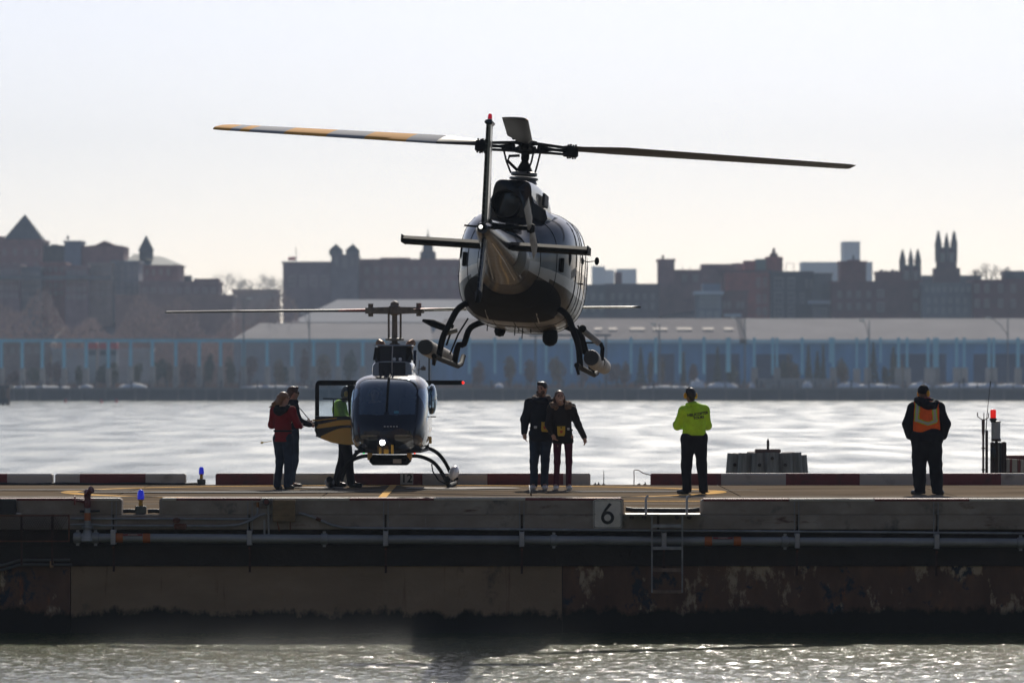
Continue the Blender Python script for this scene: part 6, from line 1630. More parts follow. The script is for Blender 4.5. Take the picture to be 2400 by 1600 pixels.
    # horizontal stabiliser
    for sx in (-1, 1):
        mb = MB(); rings = []
        for x in (.12, .4, .8, 1.2, 1.262):
            ch = .45; th = .055
            rings.append([Vector((sx * x, -4.35 - ch * .5, 1.47)), Vector((sx * x, -4.3 - ch * .1, 1.47 + th)), Vector((sx * x, -4.3 + ch * .3, 1.47 + th)), Vector((sx * x, -4.3 + ch * .5, 1.47)), Vector((sx * x, -4.3 + ch * .3, 1.47 - th)), Vector((sx * x, -4.35 - ch * .5, 1.47 - th * 1.0))])
        mb.loft(rings); o = mb.build('stabiliser', mat('stab_dark', (.020, .017, .014), .85, spec=.08, var=.4, scale=9, stretch=(1, 6, 1)), t, smooth=True, angle=30)
        mb = MB(); mb.box(sx * 1.266 - .008, sx * 1.266 + .008, -4.62, -4.05, 1.415, 1.525, bev=.006); mb.build('end_plate', DK, o)
    # fins with ribbed trailing edge
    def fin(z0, z1, y0a, y0b, y1a, y1b, tk, nm):
        mb = MB(); rings = []
        for f in np.linspace(0, 1, 6):
            z = z0 + (z1 - z0) * f; ya = y0a + (y1a - y0a) * f; yb = y0b + (y1b - y0b) * f; w_ = tk * (1 - .22 * f)
            rings.append([Vector((-.45 * w_, ya, z)), Vector((-.5 * w_, ya + (yb - ya) * .3, z)), Vector((-.25 * w_, yb, z)), Vector((.25 * w_, yb, z)), Vector((.5 * w_, ya + (yb - ya) * .3, z)), Vector((.45 * w_, ya, z))])
        mb.loft(rings); o = mb.build(nm, BLK, t, smooth=True, angle=30)
        nr = int(abs(z1 - z0) / .075)
        for k in range(nr):
            f = (k + .5) / nr; z = z0 + (z1 - z0) * f; ya = y0a + (y1a - y0a) * f; w_ = tk * (1 - .22 * f)
            m2 = MB(); m2.loft([[(.01 * w_, ya - .004, z - .012), (.44 * w_, ya - .004, z + .012), (.44 * w_, ya - .004, z + .024), (.01 * w_, ya - .004, z)], [(.01 * w_, ya + .006, z - .012), (.44 * w_, ya + .006, z + .012), (.44 * w_, ya + .006, z + .024), (.01 * w_, ya + .006, z)]]); m2.build('rib', SIL, o)
            m2 = MB(); m2.box(-.44 * w_, -.06 * w_, ya - .003, ya + .004, z, z + .008); m2.build('rib', STEEL, o)
        m2 = MB(); a, b = (z0, z1) if z0 < z1 else (z1, z0)
        m2.add([(.03 * tk, y0a - .0015, z0), (.42 * tk, y0a - .0015, z0), (.42 * tk * .78, y1a - .0015, z1), (.03 * tk, y1a - .0015, z1)], [(0, 1, 2, 3)]); m2.build('trim_strip', mat('fin_grey', (.30, .30, .31), .35, metal=.4), o)
        return o
    up = fin(1.62, 2.95, -6.12, -5.55, -6.42, -6.02, .088, 'upper_fin')
    mb = MB(); mb.box(-.055, .055, -6.45, -6.1, 2.93, 2.99, bev=.02); mb.build('fin_cap', BLK, up)
    mb = MB(); mb.lathe([(.032, 2.99), (.034, 3.005), (.03, 3.01)], (0, -6.3, 0), 12); mb.build('lamp_collar', LT, up)
    mb = MB(); mb.lathe([(.028, 3.01), (.030, 3.03), (.028, 3.06), (.016, 3.08), (.004, 3.085)], (0, -6.3, 0), 14); mb.build('anti_collision_light', mat('red_lamp', (.55, .01, .03), .2, coat=.5, emit=(.8, .01, .04), estr=.25), up, smooth=True)
    lo = fin(1.50, .66, -6.0, -5.5, -6.28, -5.95, .065, 'lower_fin')
    mb = MB(); mb.hull([Vector((-.03, -6.3, .58)), Vector((.03, -6.3, .58)), Vector((0, -5.9, .62)), Vector((.05, -6.2, .72)), Vector((-.05, -6.2, .72)), Vector((0, -6.32, .76))]); mb.build('tail_bumper', DK, lo)
    mb = MB(); mb.lathe([(.045, 0), (.055, .02), (.05, .06), (.03, .075)], (-.02, -6.26, 1.58), 14, axis=(0, -1, 0)); tn = mb.build('tail_light', DK, t, smooth=True)
    mb = MB(); mb.ell((-.02, -6.335, 1.58), (.026, .02, .026), 12, 8); mb.build('lens', mat('white_lamp', (.9, .9, .88), .2, emit=(1, .98, .92), estr=1.6), tn, smooth=True)
    for sx, L in ((-1, .20), (1, .24)):
        mb = MB(); mb.tube([(sx * .05, -6.25, 1.585), (sx * (.05 + L), -6.22, 1.592)], .015, 6); mb.build('antenna_bar', DK, t)
    # tail rotor on the right
    hx = .60; hub = Vector((hx, -5.85, 1.63))
    mb = MB(); mb.tube([(.05, -5.85, 1.63), (.25, -5.85, 1.63), (hx, -5.85, 1.63)], [.055, .035, .03], 10); mb.lathe([(.055, -.06), (.06, 0), (.05, .05)], (.32, -5.85, 1.63), 12, axis=(1, 0, 0)); mb.lathe([(.05, -.05), (.07, 0), (.05, .05)], hub, 12, axis=(1, 0, 0))
    mb.tube([(.18, -5.98, 1.60), (.5, -5.98, 1.64)], .012, 6)
    tr = mb.build('tail_rotor_hub', DK, t, smooth=True)
    for s_ in (1, -1):
        ang = R(17); d = Vector((0, -math.cos(ang), math.sin(ang))) * s_; up_ = Vector((0, math.sin(ang), math.cos(ang)))
        mb = MB(); rings = []
        for r in (.06, .18, .30, .6, .93):
            c = .05 if r < .15 else .092; tw = R(14)
            cd = (up_ * math.cos(tw) + Vector((1, 0, 0)) * math.sin(tw)); nd = (Vector((1, 0, 0)) * math.cos(tw) - up_ * math.sin(tw))
            p = hub + d * r; rings.append([p + cd * c, p + nd * .012, p - cd * c, p - nd * .012])
        mb.loft(rings); mb.build('tail_rotor_blade', mat('tail_blade_tan', (.20, .17, .15), .45, var=.2, scale=5), tr, smooth=True)
    # skid gear
    for nm, y, zt, ap in (('rear_cross_tube', -1.35, .84, .42), ('front_cross_tube', .80, .66, .46)):
        for sx in (-1, 1):
            pts = [(0, y, zt - .05), (sx * ap, y, zt), (sx * (ap + .20), y, zt - .03), (sx * (ap + .36), y, zt - .13), (sx * .89, y, zt - .36), (sx * .97, y, .28), (sx * 1.01, y, .0)]
            pts = [tuple(q) for q in catmull(pts, 22)]
            mb = MB(); mb.tube(pts, .045, 12); mb.build(nm, DK, t, smooth=True)
    FLT = mat('float_bag_grey', (.30, .29, .28), .6, var=.25, scale=5); FLE = mat('float_end_dark', (.045, .045, .05), .6)
    for sx in (-1, 1):
        mb = MB(); mb.tube([(sx * 1.01, -1.95, .0), (sx * 1.01, -1.0, -.005), (sx * 1.01, 1.3, -.005), (sx * 1.01, 1.75, .04), (sx * 1.01, 2.0, .17)], .038, 10); sk = mb.build('skid', DK, t, smooth=True)
        mb = MB(); mb.hull([Vector((sx * .99, -1.98, -.03)), Vector((sx * 1.03, -1.98, -.03)), Vector((sx * 1.01, -1.72, -.13)), Vector((sx * 1.05, -1.78, -.12)), Vector((sx * .99, -1.65, .0)), Vector((sx * 1.03, -1.65, .0))]); mb.build('skid_heel', DK, sk)
        o = .17
        for (ya, yb, rr) in ((-1.62, -.35, .115), (-.25, 1.15, .105)):
            mb = MB(); mb.tube([(sx * (1.01 + o), ya, .13), (sx * (1.01 + o), ya + .06, .13), (sx * (1.01 + o * .9), yb - .06, .11), (sx * (1.01 + o * .9), yb, .11)], [rr * .93, rr, rr, rr * .9], 16); f = mb.build('float_bag', FLT, t, smooth=True)
            mb = MB(); mb.lathe([(rr * .95, -.02), (rr * .94, .015), (.01, .02)], (sx * (1.01 + o), ya, .13), 18, axis=(0, -1, 0)); mb.build('bag_end', FLE, f)
        # step and gas bottle bracket
        mb = MB(); mb.tube([(sx * .88, -.9, .50), (sx * .96, -.9, .20)], .016, 6); mb.tube([(sx * .80, .3, .66), (sx * .93, .3, .42), (sx * 1.03, .3, .12)], .014, 6); mb.build('brace', DK, t)
        mb = MB()
        if sx > 0:
            mb.tube([(1.02, -1.2, .52), (1.24, -1.1, .36)], .045, 10); b_ = mb.build('gas_bottle', FLT, t, smooth=True)
            mb = MB(); mb.tube([(1.25, -1.08, .37), (1.29, -1.08, .30), (1.29, -1.08, .12)], .03, 8); mb.tube([(1.05, -1.08, .36), (1.25, -1.08, .37)], .014, 6); mb.build('bottle_bracket', DK, b_)
            mb = MB(); mb.ell((1.0, -1.22, .55), .055, 10, 6); mb.build('valve', DK, b_, smooth=True)
        else:
            mb.tube([(-.98, -1.2, .44), (-1.14, -1.25, .49), (-1.28, -1.3, .52)], [.05, .055, .02], 10); mb.build('step_pod', DK, t, smooth=True)
            mb = MB(); mb.tube([(-.80, -1.1, .42), (-.96, -1.15, .36)], .035, 8); mb.build('gas_bottle', FLT, t, smooth=True)
    mb = MB(); mb.lathe([(.10, 0), (.115, -.10), (.105, -.17), (.06, -.22), (.005, -.235)], (.42, .2, .56), 18); mb.build('camera_ball', DK, t, smooth=True)
    mb = MB(); mb.lathe([(.075, 0), (.085, -.06), (.06, -.12), (.005, -.135)], (-.33, .35, .56), 16); mb.build('belly_light', DK, t, smooth=True)
    for x, L in ((-.05, .10), (.06, .14), (-.45, .06), (.0, .05), (.18, .05)):
        mb = MB(); mb.tube([(x, -.3, .56), (x, -.3, .53 - L)], .008, 5); mb.build('belly_antenna', DK, t)
    # panel strut lines on the aft belly
    for sx in (-1, 1):
        pts = [(on_skin(y, z, sx) * .98, y, z) for y, z in ((-1.1, .64), (-1.6, .75), (-2.1, .93), (-2.5, 1.13))]
        mb = MB(); mb.tube([(p[0] * .75, p[1], p[2] - .045) for p in pts], .012, 5); mb.build('belly_seam', SIL, t)
    mb = MB(); mb.tube([(-.28, -5.6, 1.60), (-.30, -5.0, 1.62)], .01, 5)
    # skin seams round the rear fuselage and along the belly
    Q = catmull(st, 240)
    for y in (-2.35, -1.9, -.62, .25, 1.0):
        q = min(Q, key=lambda r: abs(r[0] - y)); ring = se_ring(q[0], q[1] + .002, q[2] - .002, q[3] + .002, q[4], 60, q[5])
        mb = MB(); mb.tube(ring + [ring[0]], .0045, 4, caps=False); mb.build('skin_seam', DK, t)
    for x in (-.3, 0.0, .3):
        mb = MB(); mb.tube([(x, q[0], q[2] - .001 + (q[2] * 0) + (q[3] - q[2]) * q[5] * (1 - (1 - min(1, abs(x) / max(q[1], .31)) ** q[4]) ** (1 / q[4]))) for q in Q[::12] if -2.2 < q[0] < 1.8], .005, 4); mb.build('skin_seam', DK, t)
    # rotor mast and head
    H = 3.17; TILT = Matrix.Rotation(R(2.2), 4, 'X'); T0 = Matrix.Translation((-.10, 0, 0))
    mb = MB(); mb.lathe([(.20, 2.64), (.18, 2.69), (.21, 2.70), (.21, 2.725), (.12, 2.73)], (0, 0, 0), 18); mb.lathe([(.17, 2.75), (.19, 2.76), (.19, 2.80), (.15, 2.81)], (0, 0, 0), 18); mb.xform(T0).build('swashplate', STEEL, t, smooth=True, angle=30)
    mb = MB(); prof = []
    for k in range(9): prof += [(.135 - .009 * k, 2.81 + .018 * k), (.118 - .009 * k, 2.82 + .018 * k)]
    prof += [(.055, 2.98), (.052, 3.12)]; mb.lathe(prof, (0, 0, 0), 18); mb.xform(T0).build('mast_boot', DK, t, smooth=True, angle=60)
    mb = MB(); mb.lathe([(.05, 2.98), (.06, 3.0), (.06, 3.24), (.09, 3.25), (.07, 3.30), (.03, 3.32)], (0, 0, 0), 16); mb.tube([(-.10, -.1, 2.83), (-.24, -.12, 2.95), (-.22, -.1, 3.02), (-.08, -.05, 3.04)], .022, 8)
    mast = mb.xform(T0).build('rotor_mast', DK, t, smooth=True)
    GREY = mat('blade_grey', (.34, .35, .38), .8, spec=.1); ORA = mat('blade_orange', (.74, .36, .08), .8, spec=.1); BLD = mat('blade_dark', (.030, .027, .025), .7, spec=.2, var=.2, scale=2)
    RL = 5.345
    fr = lambda x: (2587 - x) / 2527 * RL
    bands = [(fr(1900), 0), (fr(1660), 1), (fr(1320), 2), (fr(1010), 1), (fr(660), 2), (fr(370), 1), (fr(290), 2), (fr(210), 1), (RL + .1, 2)]
    yaw = R(5.3)
    # azimuths in the helicopter frame (x right, y forward)
    for az, cone_, p0, p1 in ((pi - R(29.3) + yaw, R(.9), R(-24), R(-17)), (R(25.0) + yaw, R(.9), R(-16), R(-9)), (-pi / 2 - R(1.0) + yaw, R(1.45), R(-7), R(-3))):
        bl = blade('rotor_blade', t, .74, RL, .20, .36, .026, p0, p1, bands, [BLD, GREY, ORA], az, cone_, H + .02, tilt=Matrix.Translation((-.10, 0, 0)) @ TILT)
        M = T0 @ Matrix.Rotation(az, 4, 'Z')
        for dz in (.065, -.055):
            mb = MB(); mb.hull([Vector((.10, -.10, H + dz - .016)), Vector((.10, .10, H + dz - .016)), Vector((.10, -.10, H + dz + .016)), Vector((.10, .10, H + dz + .016)), Vector((.78, -.055, H + dz * .75 - .013)), Vector((.78, .055, H + dz * .75 - .013)), Vector((.78, -.055, H + dz * .75 + .013)), Vector((.78, .055, H + dz * .75 + .013))]).xform(M); mb.build('grip_plate', DK, bl)
        mb = MB(); mb.tube([(.2, 0, H), (.45, 0, H + .005), (.7, 0, H + .01)], [.05, .022, .03], 10); mb.box(.62, .82, -.075, .075, H - .075, H + .085, bev=.02)
        for q in (-.04, .04): mb.tube([(.70, q, H - .10), (.70, q, H + .11)], .016, 6); mb.tube([(.78, q, H - .10), (.78, q, H + .11)], .014, 6)
        mb.xform(M); mb.build('blade_sleeve', DK, bl, smooth=True, angle=30)
        mb = MB(); mb.tube([Vector((.19, .05, 2.785)), Vector((.25, .10, 2.95)), Vector((.30, .13, H - .03))], .014, 6); mb.ell((.30, .13, H - .03), .03, 8, 6); mb.xform(M); mb.build('pitch_link', DK, bl, smooth=True)
    mb = MB(); mb.lathe([(.06, H - .10), (.16, H - .08), (.17, H - .02), (.10, H + .02), (.17, H + .05), (.16, H + .09), (.06, H + .11)], (0, 0, 0), 18); mb.xform(T0).build('rotor_hub', DK, t, smooth=True, angle=40)
    mb = MB(); mb.hull([Vector((-.30, -.02, H + .18)), Vector((-.22, -.03, H + .21)), Vector((0, -.03, H + .21)), Vector((0, .03, H + .21)), Vector((0, 0, H + .15)), Vector((-.2, 0, H + .15))]); mb.tube([(-.16, 0, H + .10), (-.16, 0, H + .18)], .05, 8); mb.xform(T0).build('hub_vane', DK, mast)
hovering()
# ------------------------------------------------------------------ people (local: facing +y, right hand on +x)
from mathutils.bvhtree import BVHTree
SKIN = mat('skin_light', (.46, .26, .18), .55, var=.08, scale=12)
SKIN2 = mat('skin_brown', (.20, .105, .065), .55, var=.08, scale=12)
def cloth(name, c, rough=.85, var=.12, sc_=9): return mat(name, c, rough, var=var, scale=sc_, bump=.25, bscale=90, spec=.15)
NAVYC = cloth('parka_navy', (.014, .016, .024)); BLACKC = cloth('fabric_black', (.012, .012, .014)); BROWNC = cloth('parka_brown_black', (.020, .014, .013))
REDC = cloth('jacket_red', (.21, .012, .018)); JEAN = cloth('denim_blue', (.030, .050, .085), var=.3, sc_=5); JEAN2 = cloth('denim_dark', (.022, .035, .060), var=.3, sc_=5)
LIME = cloth('hi_vis_lime', (.52, .86, .03), .7); ORV = cloth('hi_vis_orange', (.85, .13, .012), .7); BURG = cloth('leggings_burgundy', (.075, .010, .028))
NAVYD = cloth('coverall_black', (.008, .008, .013)); FUR = mat('fur_brown', (.20, .12, .07), .95, var=.5, scale=60, bump=1.0, bscale=150); FURG = mat('fur_grey', (.13, .10, .085), .95, var=.5, scale=60, bump=1.0, bscale=150)
HAIRD = mat('hair_dark', (.018, .012, .009), .5, var=.4, scale=40, stretch=(4, 4, 1)); HAIRB = mat('hair_brown', (.075, .035, .018), .5, var=.4, scale=40, stretch=(4, 4, 1)); HAIRL = mat('hair_light_brown', (.20, .10, .045), .5, var=.45, scale=40, stretch=(4, 4, 1))
SHOEW = mat('sneaker_white', (.62, .60, .58), .6, var=.1, scale=20); SHOEB = mat('shoe_black', (.010, .010, .010), .4); MUFF = mat('ear_muff_yellow', (.72, .36, .01), .4)
REFL = mat('reflective_silver', (.42, .43, .38), .35, metal=.3); LIMET = mat('lime_tape', (.42, .58, .02), .6); POUCH = mat('pouch_yellow', (.62, .38, .02), .6); POUCHR = mat('pouch_print_red', (.55, .07, .02), .6)
DKL = mat('lens_black', (.006, .006, .007), .08, coat=1.0)

def J0(s=1.0, **kw):
    j = dict(hr=(.095, 0, .92), hl=(-.095, 0, .92), kr=(.105, .02, .49), kl=(-.105, .02, .49), ar=(.11, -.02, .085), al=(-.11, -.02, .085), tr=(.135, .13, .035), tl=(-.135, .13, .035),
             pel=(0, 0, .97), wai=(0, -.005, 1.12), che=(0, -.01, 1.33), nek=(0, -.005, 1.475), hea=(0, .02, 1.635),
             sr=(.185, -.01, 1.42), sl=(-.185, -.01, 1.42), er=(.245, -.03, 1.14), el=(-.245, -.03, 1.14), wr=(.255, .06, .90), wl=(-.255, .06, .90), dr=(.26, .09, .82), dl=(-.26, .09, .82))
    j.update(kw)
    return {k: np.array(v, float) * s for k, v in j.items()}
def grid_for(j, h, k=.03, pad=.2):
    a = np.array(list(j.values())); return SDF(a.min(0) - pad, a.max(0) + pad, h, k)
def hand(S, w, d, side, s=1.0, curl=.5, fwd=(0, 1, 0)):
    """palm from wrist w towards d, four unequal bent fingers and a thumb leaving the side of the palm"""
    w = np.array(w); d = np.array(d) - w; d = d / (np.linalg.norm(d) + 1e-9); f = np.array(fwd, float); f -= d * f.dot(d); f /= (np.linalg.norm(f) + 1e-9)
    n = np.cross(d, f) * side                     # palm normal side
    S.cap(w, w + d * .03 * s, .026 * s, .030 * s, k=.02); S.cap(w + d * .03 * s, w + d * .078 * s, .033 * s, .034 * s, k=.015)
    for q, (o, L) in enumerate(((.028, .070), (.010, .080), (-.009, .074), (-.027, .058))):
        p = w + d * .085 * s + f * o * s; b = d * math.cos(curl * .5) - n * math.sin(curl * .5); c = d * math.cos(curl * 1.6) - n * math.sin(curl * 1.6)
        m = p + b * L * .55 * s; S.cap(p, m, .0095 * s, .009 * s, k=.005); S.cap(m, m + c * L * .5 * s, .009 * s, .0075 * s, k=.004)
    p = w + d * .03 * s + f * .03 * s; m = p + (d * .6 + f * .7 - n * .2) * .04 * s
    S.cap(p, m, .012 * s, .011 * s, k=.008); S.cap(m, m + (d * .9 + f * .15 - n * .3) * .035 * s, .0105 * s, .009 * s, k=.004)
def head_frame(j, yaw, pitch):
    return Matrix.Translation(Vector(j['hea'])) @ Matrix.Rotation(yaw, 4, 'Z') @ Matrix.Rotation(pitch, 4, 'X')
def body(j, t, skin, s=1.0, yaw=0.0, pitch=0.0, fw=((0, 1, 0), (0, 1, 0)), curl=(.5, .5), name='body'):
    S = grid_for(j, .0088); M = head_frame(j, yaw, pitch); H = lambda x, y, z: np.array(M @ Vector((x * s, y * s, z * s)))
    S.ell(H(0, -.005, .02), (.074 * s, .092 * s, .098 * s), rot=yaw); S.cap(H(0, .035, -.055), H(0, .045, -.085), .050 * s, .034 * s, k=.03); S.cap(H(0, 0, -.02), H(0, .02, -.06), .068 * s, .055 * s, k=.02)
    S.cap(H(0, .088, .012), H(0, .104, -.022), .010 * s, .015 * s, k=.012); S.cap(H(-.035, .075, .030), H(.035, .075, .030), .014 * s, k=.012)
    for q in (-.03, .03): S.ell(H(q, .094, .012), (.016 * s,) * 3, sub=True)
    S.cap(H(-.016, .085, -.052), H(.016, .085, -.052), .010 * s, k=.010)
    for q in (-.075, .075): S.ell(H(q, -.005, -.005), (.014 * s, .025 * s, .032 * s), k=.008, rot=yaw)
    S.cap(H(0, -.015, -.06), j['nek'], .052 * s, .055 * s); S.cap(j['nek'], j['che'], .055 * s, .11 * s, flat=(1, 1.3, 1)); S.cap(j['che'], j['pel'], .13 * s, .12 * s, flat=(1, 1.45, 1))
    for q in 'rl':
        S.cap(j['nek'], j['s' + q], .045 * s, .05 * s); S.cap(j['s' + q], j['e' + q], .048 * s, .038 * s); S.cap(j['e' + q], j['w' + q], .038 * s, .026 * s)
        hand(S, j['w' + q], j['d' + q], 1 if q == 'r' else -1, s, curl[0 if q == 'r' else 1], fw[0 if q == 'r' else 1])
        S.cap(j['pel'], j['h' + q], .10 * s, .09 * s); S.cap(j['h' + q], j['k' + q], .082 * s, .056 * s); S.cap(j['k' + q], j['a' + q], .054 * s, .038 * s); S.cap(j['a' + q], j['t' + q], .036 * s, .028 * s)
    o = S.mesh(name, skin, t)
    # eyes and brows
    for q in (-.031, .031):
        mb = MB(); mb.ell(H(q, .078, .012), .0125 * s, 10, 8); mb.build('eye', mat('eye_dark', (.03, .02, .015), .2), o, smooth=True)
        mb = MB(); mb.tube([H(q - .017, .090, .034), H(q, .094, .038), H(q + .017, .090, .034)], .005 * s, 5); mb.build('eyebrow', HAIRD, o)
    return o, M, H
def coat(j, m, t, s=1.0, hem=.80, bulk=1.0, sleeve=1.0, name='jacket', folds=.006, seed=1, wide=1.0, cuffs=True, flare=1.0):
    S = grid_for(j, .0115, .035); b = bulk
    S.cap(j['nek'] * [1, 1, 1] + [0, 0, -.01], j['che'], .075 * s * b, .155 * s * b, flat=(1 / wide, 1.35, 1)); S.cap(j['che'], j['wai'], .158 * s * b, .150 * s * b, flat=(1 / wide, 1.3, 1)); S.cap(j['wai'], j['pel'] + [0, 0, -.10], .150 * s * b, .168 * s * b * flare, flat=(1 / wide, 1.3, 1))
    for q in 'rl':
        S.cap(j['che'] + [0, 0, .05], j['s' + q], .11 * s * b, .078 * s * b, flat=(1, 1.25, 1)); S.cap(j['s' + q], j['e' + q], .078 * s * sleeve, .064 * s * sleeve); S.cap(j['e' + q], j['w' + q] * .97 + j['e' + q] * .03, .064 * s * sleeve, .047 * s * sleeve)
    S.folds(folds, seed); 
    g = np.meshgrid(*[S.lo[q] + S.h * np.arange(S.n[q]) for q in range(3)], indexing='ij')
    # hem only trims the trunk, not the hanging sleeves
    c = (j['pel'] + j['wai']) / 2; r2 = np.sqrt((g[0] - c[0]) ** 2 + (g[1] - c[1]) ** 2)
    near = np.zeros_like(S.D, bool)
    for q in 'rl':
        for a, e in ((j['s' + q], j['e' + q]), (j['e' + q], j['w' + q])):
            ab = e - a; L = (ab * ab).sum(); tt = np.clip(((g[0] - a[0]) * ab[0] + (g[1] - a[1]) * ab[1] + (g[2] - a[2]) * ab[2]) / L, 0, 1)
            near |= np.sqrt((g[0] - a[0] - tt * ab[0]) ** 2 + (g[1] - a[1] - tt * ab[1]) ** 2 + (g[2] - a[2] - tt * ab[2]) ** 2) < .072 * s * sleeve
    S.D = np.where(near, S.D, np.maximum(S.D, (hem * s - g[2]).astype(np.float32)))
    return S.mesh(name, m, t)
def trousers(j, m, t, s=1.0, slim=1.0, cuff=.06, folds=.006, seed=2, top=1.04, name='trousers'):
    S = grid_for(j, .0115, .03)
    S.cap(j['pel'] + [0, 0, .03], j['pel'], .150 * s, .150 * s, flat=(1, 1.3, 1))
    for q in 'rl':
        S.cap(j['pel'], j['h' + q], .125 * s, .105 * s * slim, flat=(1, 1.15, 1)); S.cap(j['h' + q], j['k' + q], .105 * s * slim, .073 * s * slim); S.cap(j['k' + q], j['a' + q] + [0, 0, -.02], .073 * s * slim, .062 * s * slim)
    S.folds(folds, seed, 34); S.cut((0, 0, top * s), (0, 0, 1)); S.cut_below(cuff * s)
    return S.mesh(name, m, t)
def shoes(j, m, t, s=1.0):
    for q in 'rl':
        a, b = j['a' + q], j['t' + q]
        S = SDF(np.minimum(a, b) - .14, np.maximum(a, b) + .14, .008, .02)
        S.cap(a * [1, 1, 0] + [0, 0, .042], b * [1, 1, 0] + [0, 0, .032], .046 * s, .040 * s, flat=(1, 1, 1)); S.cap(a + [0, 0, .02], a * [1, 1, 0] + [0, 0, .05], .046 * s, .046 * s)
        S.cut_below(0.0); o = S.mesh('shoe', m, t)
def hair(H, t, m, s, style):
    c = H(0, 0, 0); S = SDF(c - .36, c + .36, .0085, .02); yaw = 0
    e = lambda p, r: S.ell(H(*p), tuple(q * s for q in r))
    if style == 'short':
        e((0, -.015, .038), (.084, .098, .092)); S.cap(H(0, -.05, .0), H(0, -.06, -.045), .066 * s, .050 * s); S.cap(H(-.03, .06, .095), H(.03, .06, .10), .03 * s)
        nrm = H(0, 1, -.55) - c; S.cut(H(0, .062, .05), nrm); 
    elif style == 'cap':
        e((0, -.005, .045), (.088, .100, .088)); nrm = H(0, .25, -1) - c; S.cut(H(0, 0, .01), nrm)
    elif style == 'long':      # bobbed hair swept to the left by the wind
        e((0, -.012, .035), (.088, .104, .095)); 
        for k in range(12):
            a = -1.9 + k * .26
            p0 = (.075 * math.sin(a), -.05 - .045 * math.cos(a), .03); S.cap(H(*p0), H(p0[0] * 1.15 - .03, p0[1] - .01, -.09), .032 * s, .024 * s, k=.02)
        for k in range(6): S.cap(H(-.05, -.07, -.02 - .012 * k), H(-.115 - .012 * k, -.165 - .012 * (k % 3), -.09 - .016 * k), .026 * s, .008 * s, k=.015)
        nrm = H(0, 1, -.35) - c; S.cut(H(0, .055, .03), nrm)
    elif style == 'tied':
        e((0, -.018, .035), (.085, .098, .09)); S.cap(H(-.07, -.02, .0), H(-.085, .0, -.09), .03 * s, .02 * s); S.cap(H(.07, -.02, .0), H(.085, .0, -.09), .03 * s, .02 * s); S.cap(H(0, -.07, 0), H(0, -.08, -.12), .065 * s, .06 * s); S.cap(H(-.078, -.02, -.02), H(-.095, .02, -.17), .032 * s, .022 * s); S.cap(H(.078, -.02, -.02), H(.095, .02, -.15), .030 * s, .020 * s)
        nrm = H(0, 1, -.5) - c; S.cut(H(0, .05, .055), nrm)
    S.folds(.004, 5, 90)
    return S.mesh('hair', m, t)
def ring_blob(pts, r, m, t, name, amp=.008, h=.009, seed=3, f=70, closed=False):
    p = np.array(pts); S = SDF(p.min(0) - .12, p.max(0) + .12, h, .03)
    for a, b in zip(pts[:-1], pts[1:]): S.cap(a, b, r)
    if amp: S.folds(amp, seed, f)
    return S.mesh(name, m, t)
def muffs(H, t, s=1.0):
    k = bpy.data.objects.new('ear_muffs', None); col.objects.link(k); k.parent = t
    for q in (-1, 1):
        mb = MB(); mb.ell(H(q * .098, -.005, -.005), (.030 * s, .038 * s, .052 * s), 14, 10); mb.build('cup', MUFF, k, smooth=True)
    mb = MB(); mb.tube([H(.098 * math.cos(a), -.005, .005 + .128 * math.sin(a)) for a in np.linspace(0, pi, 14)], .009 * s, 6); mb.build('band', DKL, k, smooth=True)
def pouch(p, t, w_=.13, h_=.15, tilt=0.0):
    o = bpy.data.objects.new('life_vest_pouch', None); col.objects.link(o); o.parent = t; o.location = p; o.rotation_euler = (R(8), tilt, 0)
    mb = MB(); mb.hull([Vector((x, y, z)) for x, z in ((-w_ / 2, h_ / 2), (w_ / 2, h_ / 2), (-w_ * .38, -h_ / 2), (w_ * .38, -h_ / 2), (-w_ * .47, -h_ * .3), (w_ * .47, -h_ * .3)) for y in (0, .05)]); mb.build('bag', POUCH, o)
    mb = MB(); mb.add([(-w_ * .22, .053, h_ * .05), (w_ * .22, .053, h_ * .05), (w_ * .10, .053, -h_ * .24), (-w_ * .1, .053, -h_ * .24)], [(0, 1, 2, 3)]); mb.build('print', POUCHR, o)
    mb = MB(); mb.box(-.012, .012, .05, .056, h_ * .3, h_ * .42); mb.build('buckle', DKL, o)
def belt(j, t, z, s, m=None, b=1.0, name='belt', wide=1.0):
    c = (j['pel'] + j['wai']) / 2; n = 24
    mb = MB(); r0 = (.162 * s * b * wide, .127 * s * b)
    rings = [[(c[0] + (r0[0] + dr) * math.cos(2 * pi * k / n), c[1] + (r0[1] + dr) * math.sin(2 * pi * k / n), z + dz) for k in range(n)] for dr, dz in ((0, -.015), (.012, -.014), (.012, .014), (0, .015))]
    mb.loft(rings, caps=False); return mb.build(name, m or BLACKC, t, smooth=True, angle=60)
def wrap(o, target, d, off=.004):
    """press a flat lettering mesh onto the cloth it is printed on"""
    bvh = BVHTree.FromPolygons([v.co.copy() for v in target.data.vertices], [tuple(p.vertices) for p in target.data.polygons])
    M = Matrix.Translation(o.location) @ o.rotation_euler.to_matrix().to_4x4(); d = Vector(d)
    for v in o.data.vertices:
        p = M @ v.co; h = bvh.ray_cast(p - d * .4, d)
        if h[0]: v.co = h[0] - d * off
        else: v.co = p
    o.location = (0, 0, 0); o.rotation_euler = (0, 0, 0)
def who(label, px, py, rz, group=None):
    Y = F * CAMZ / (py - HOR)
    return thing('person', label, 'person', (PX(px, Y), Y, 0), (0, 0, rz), group)

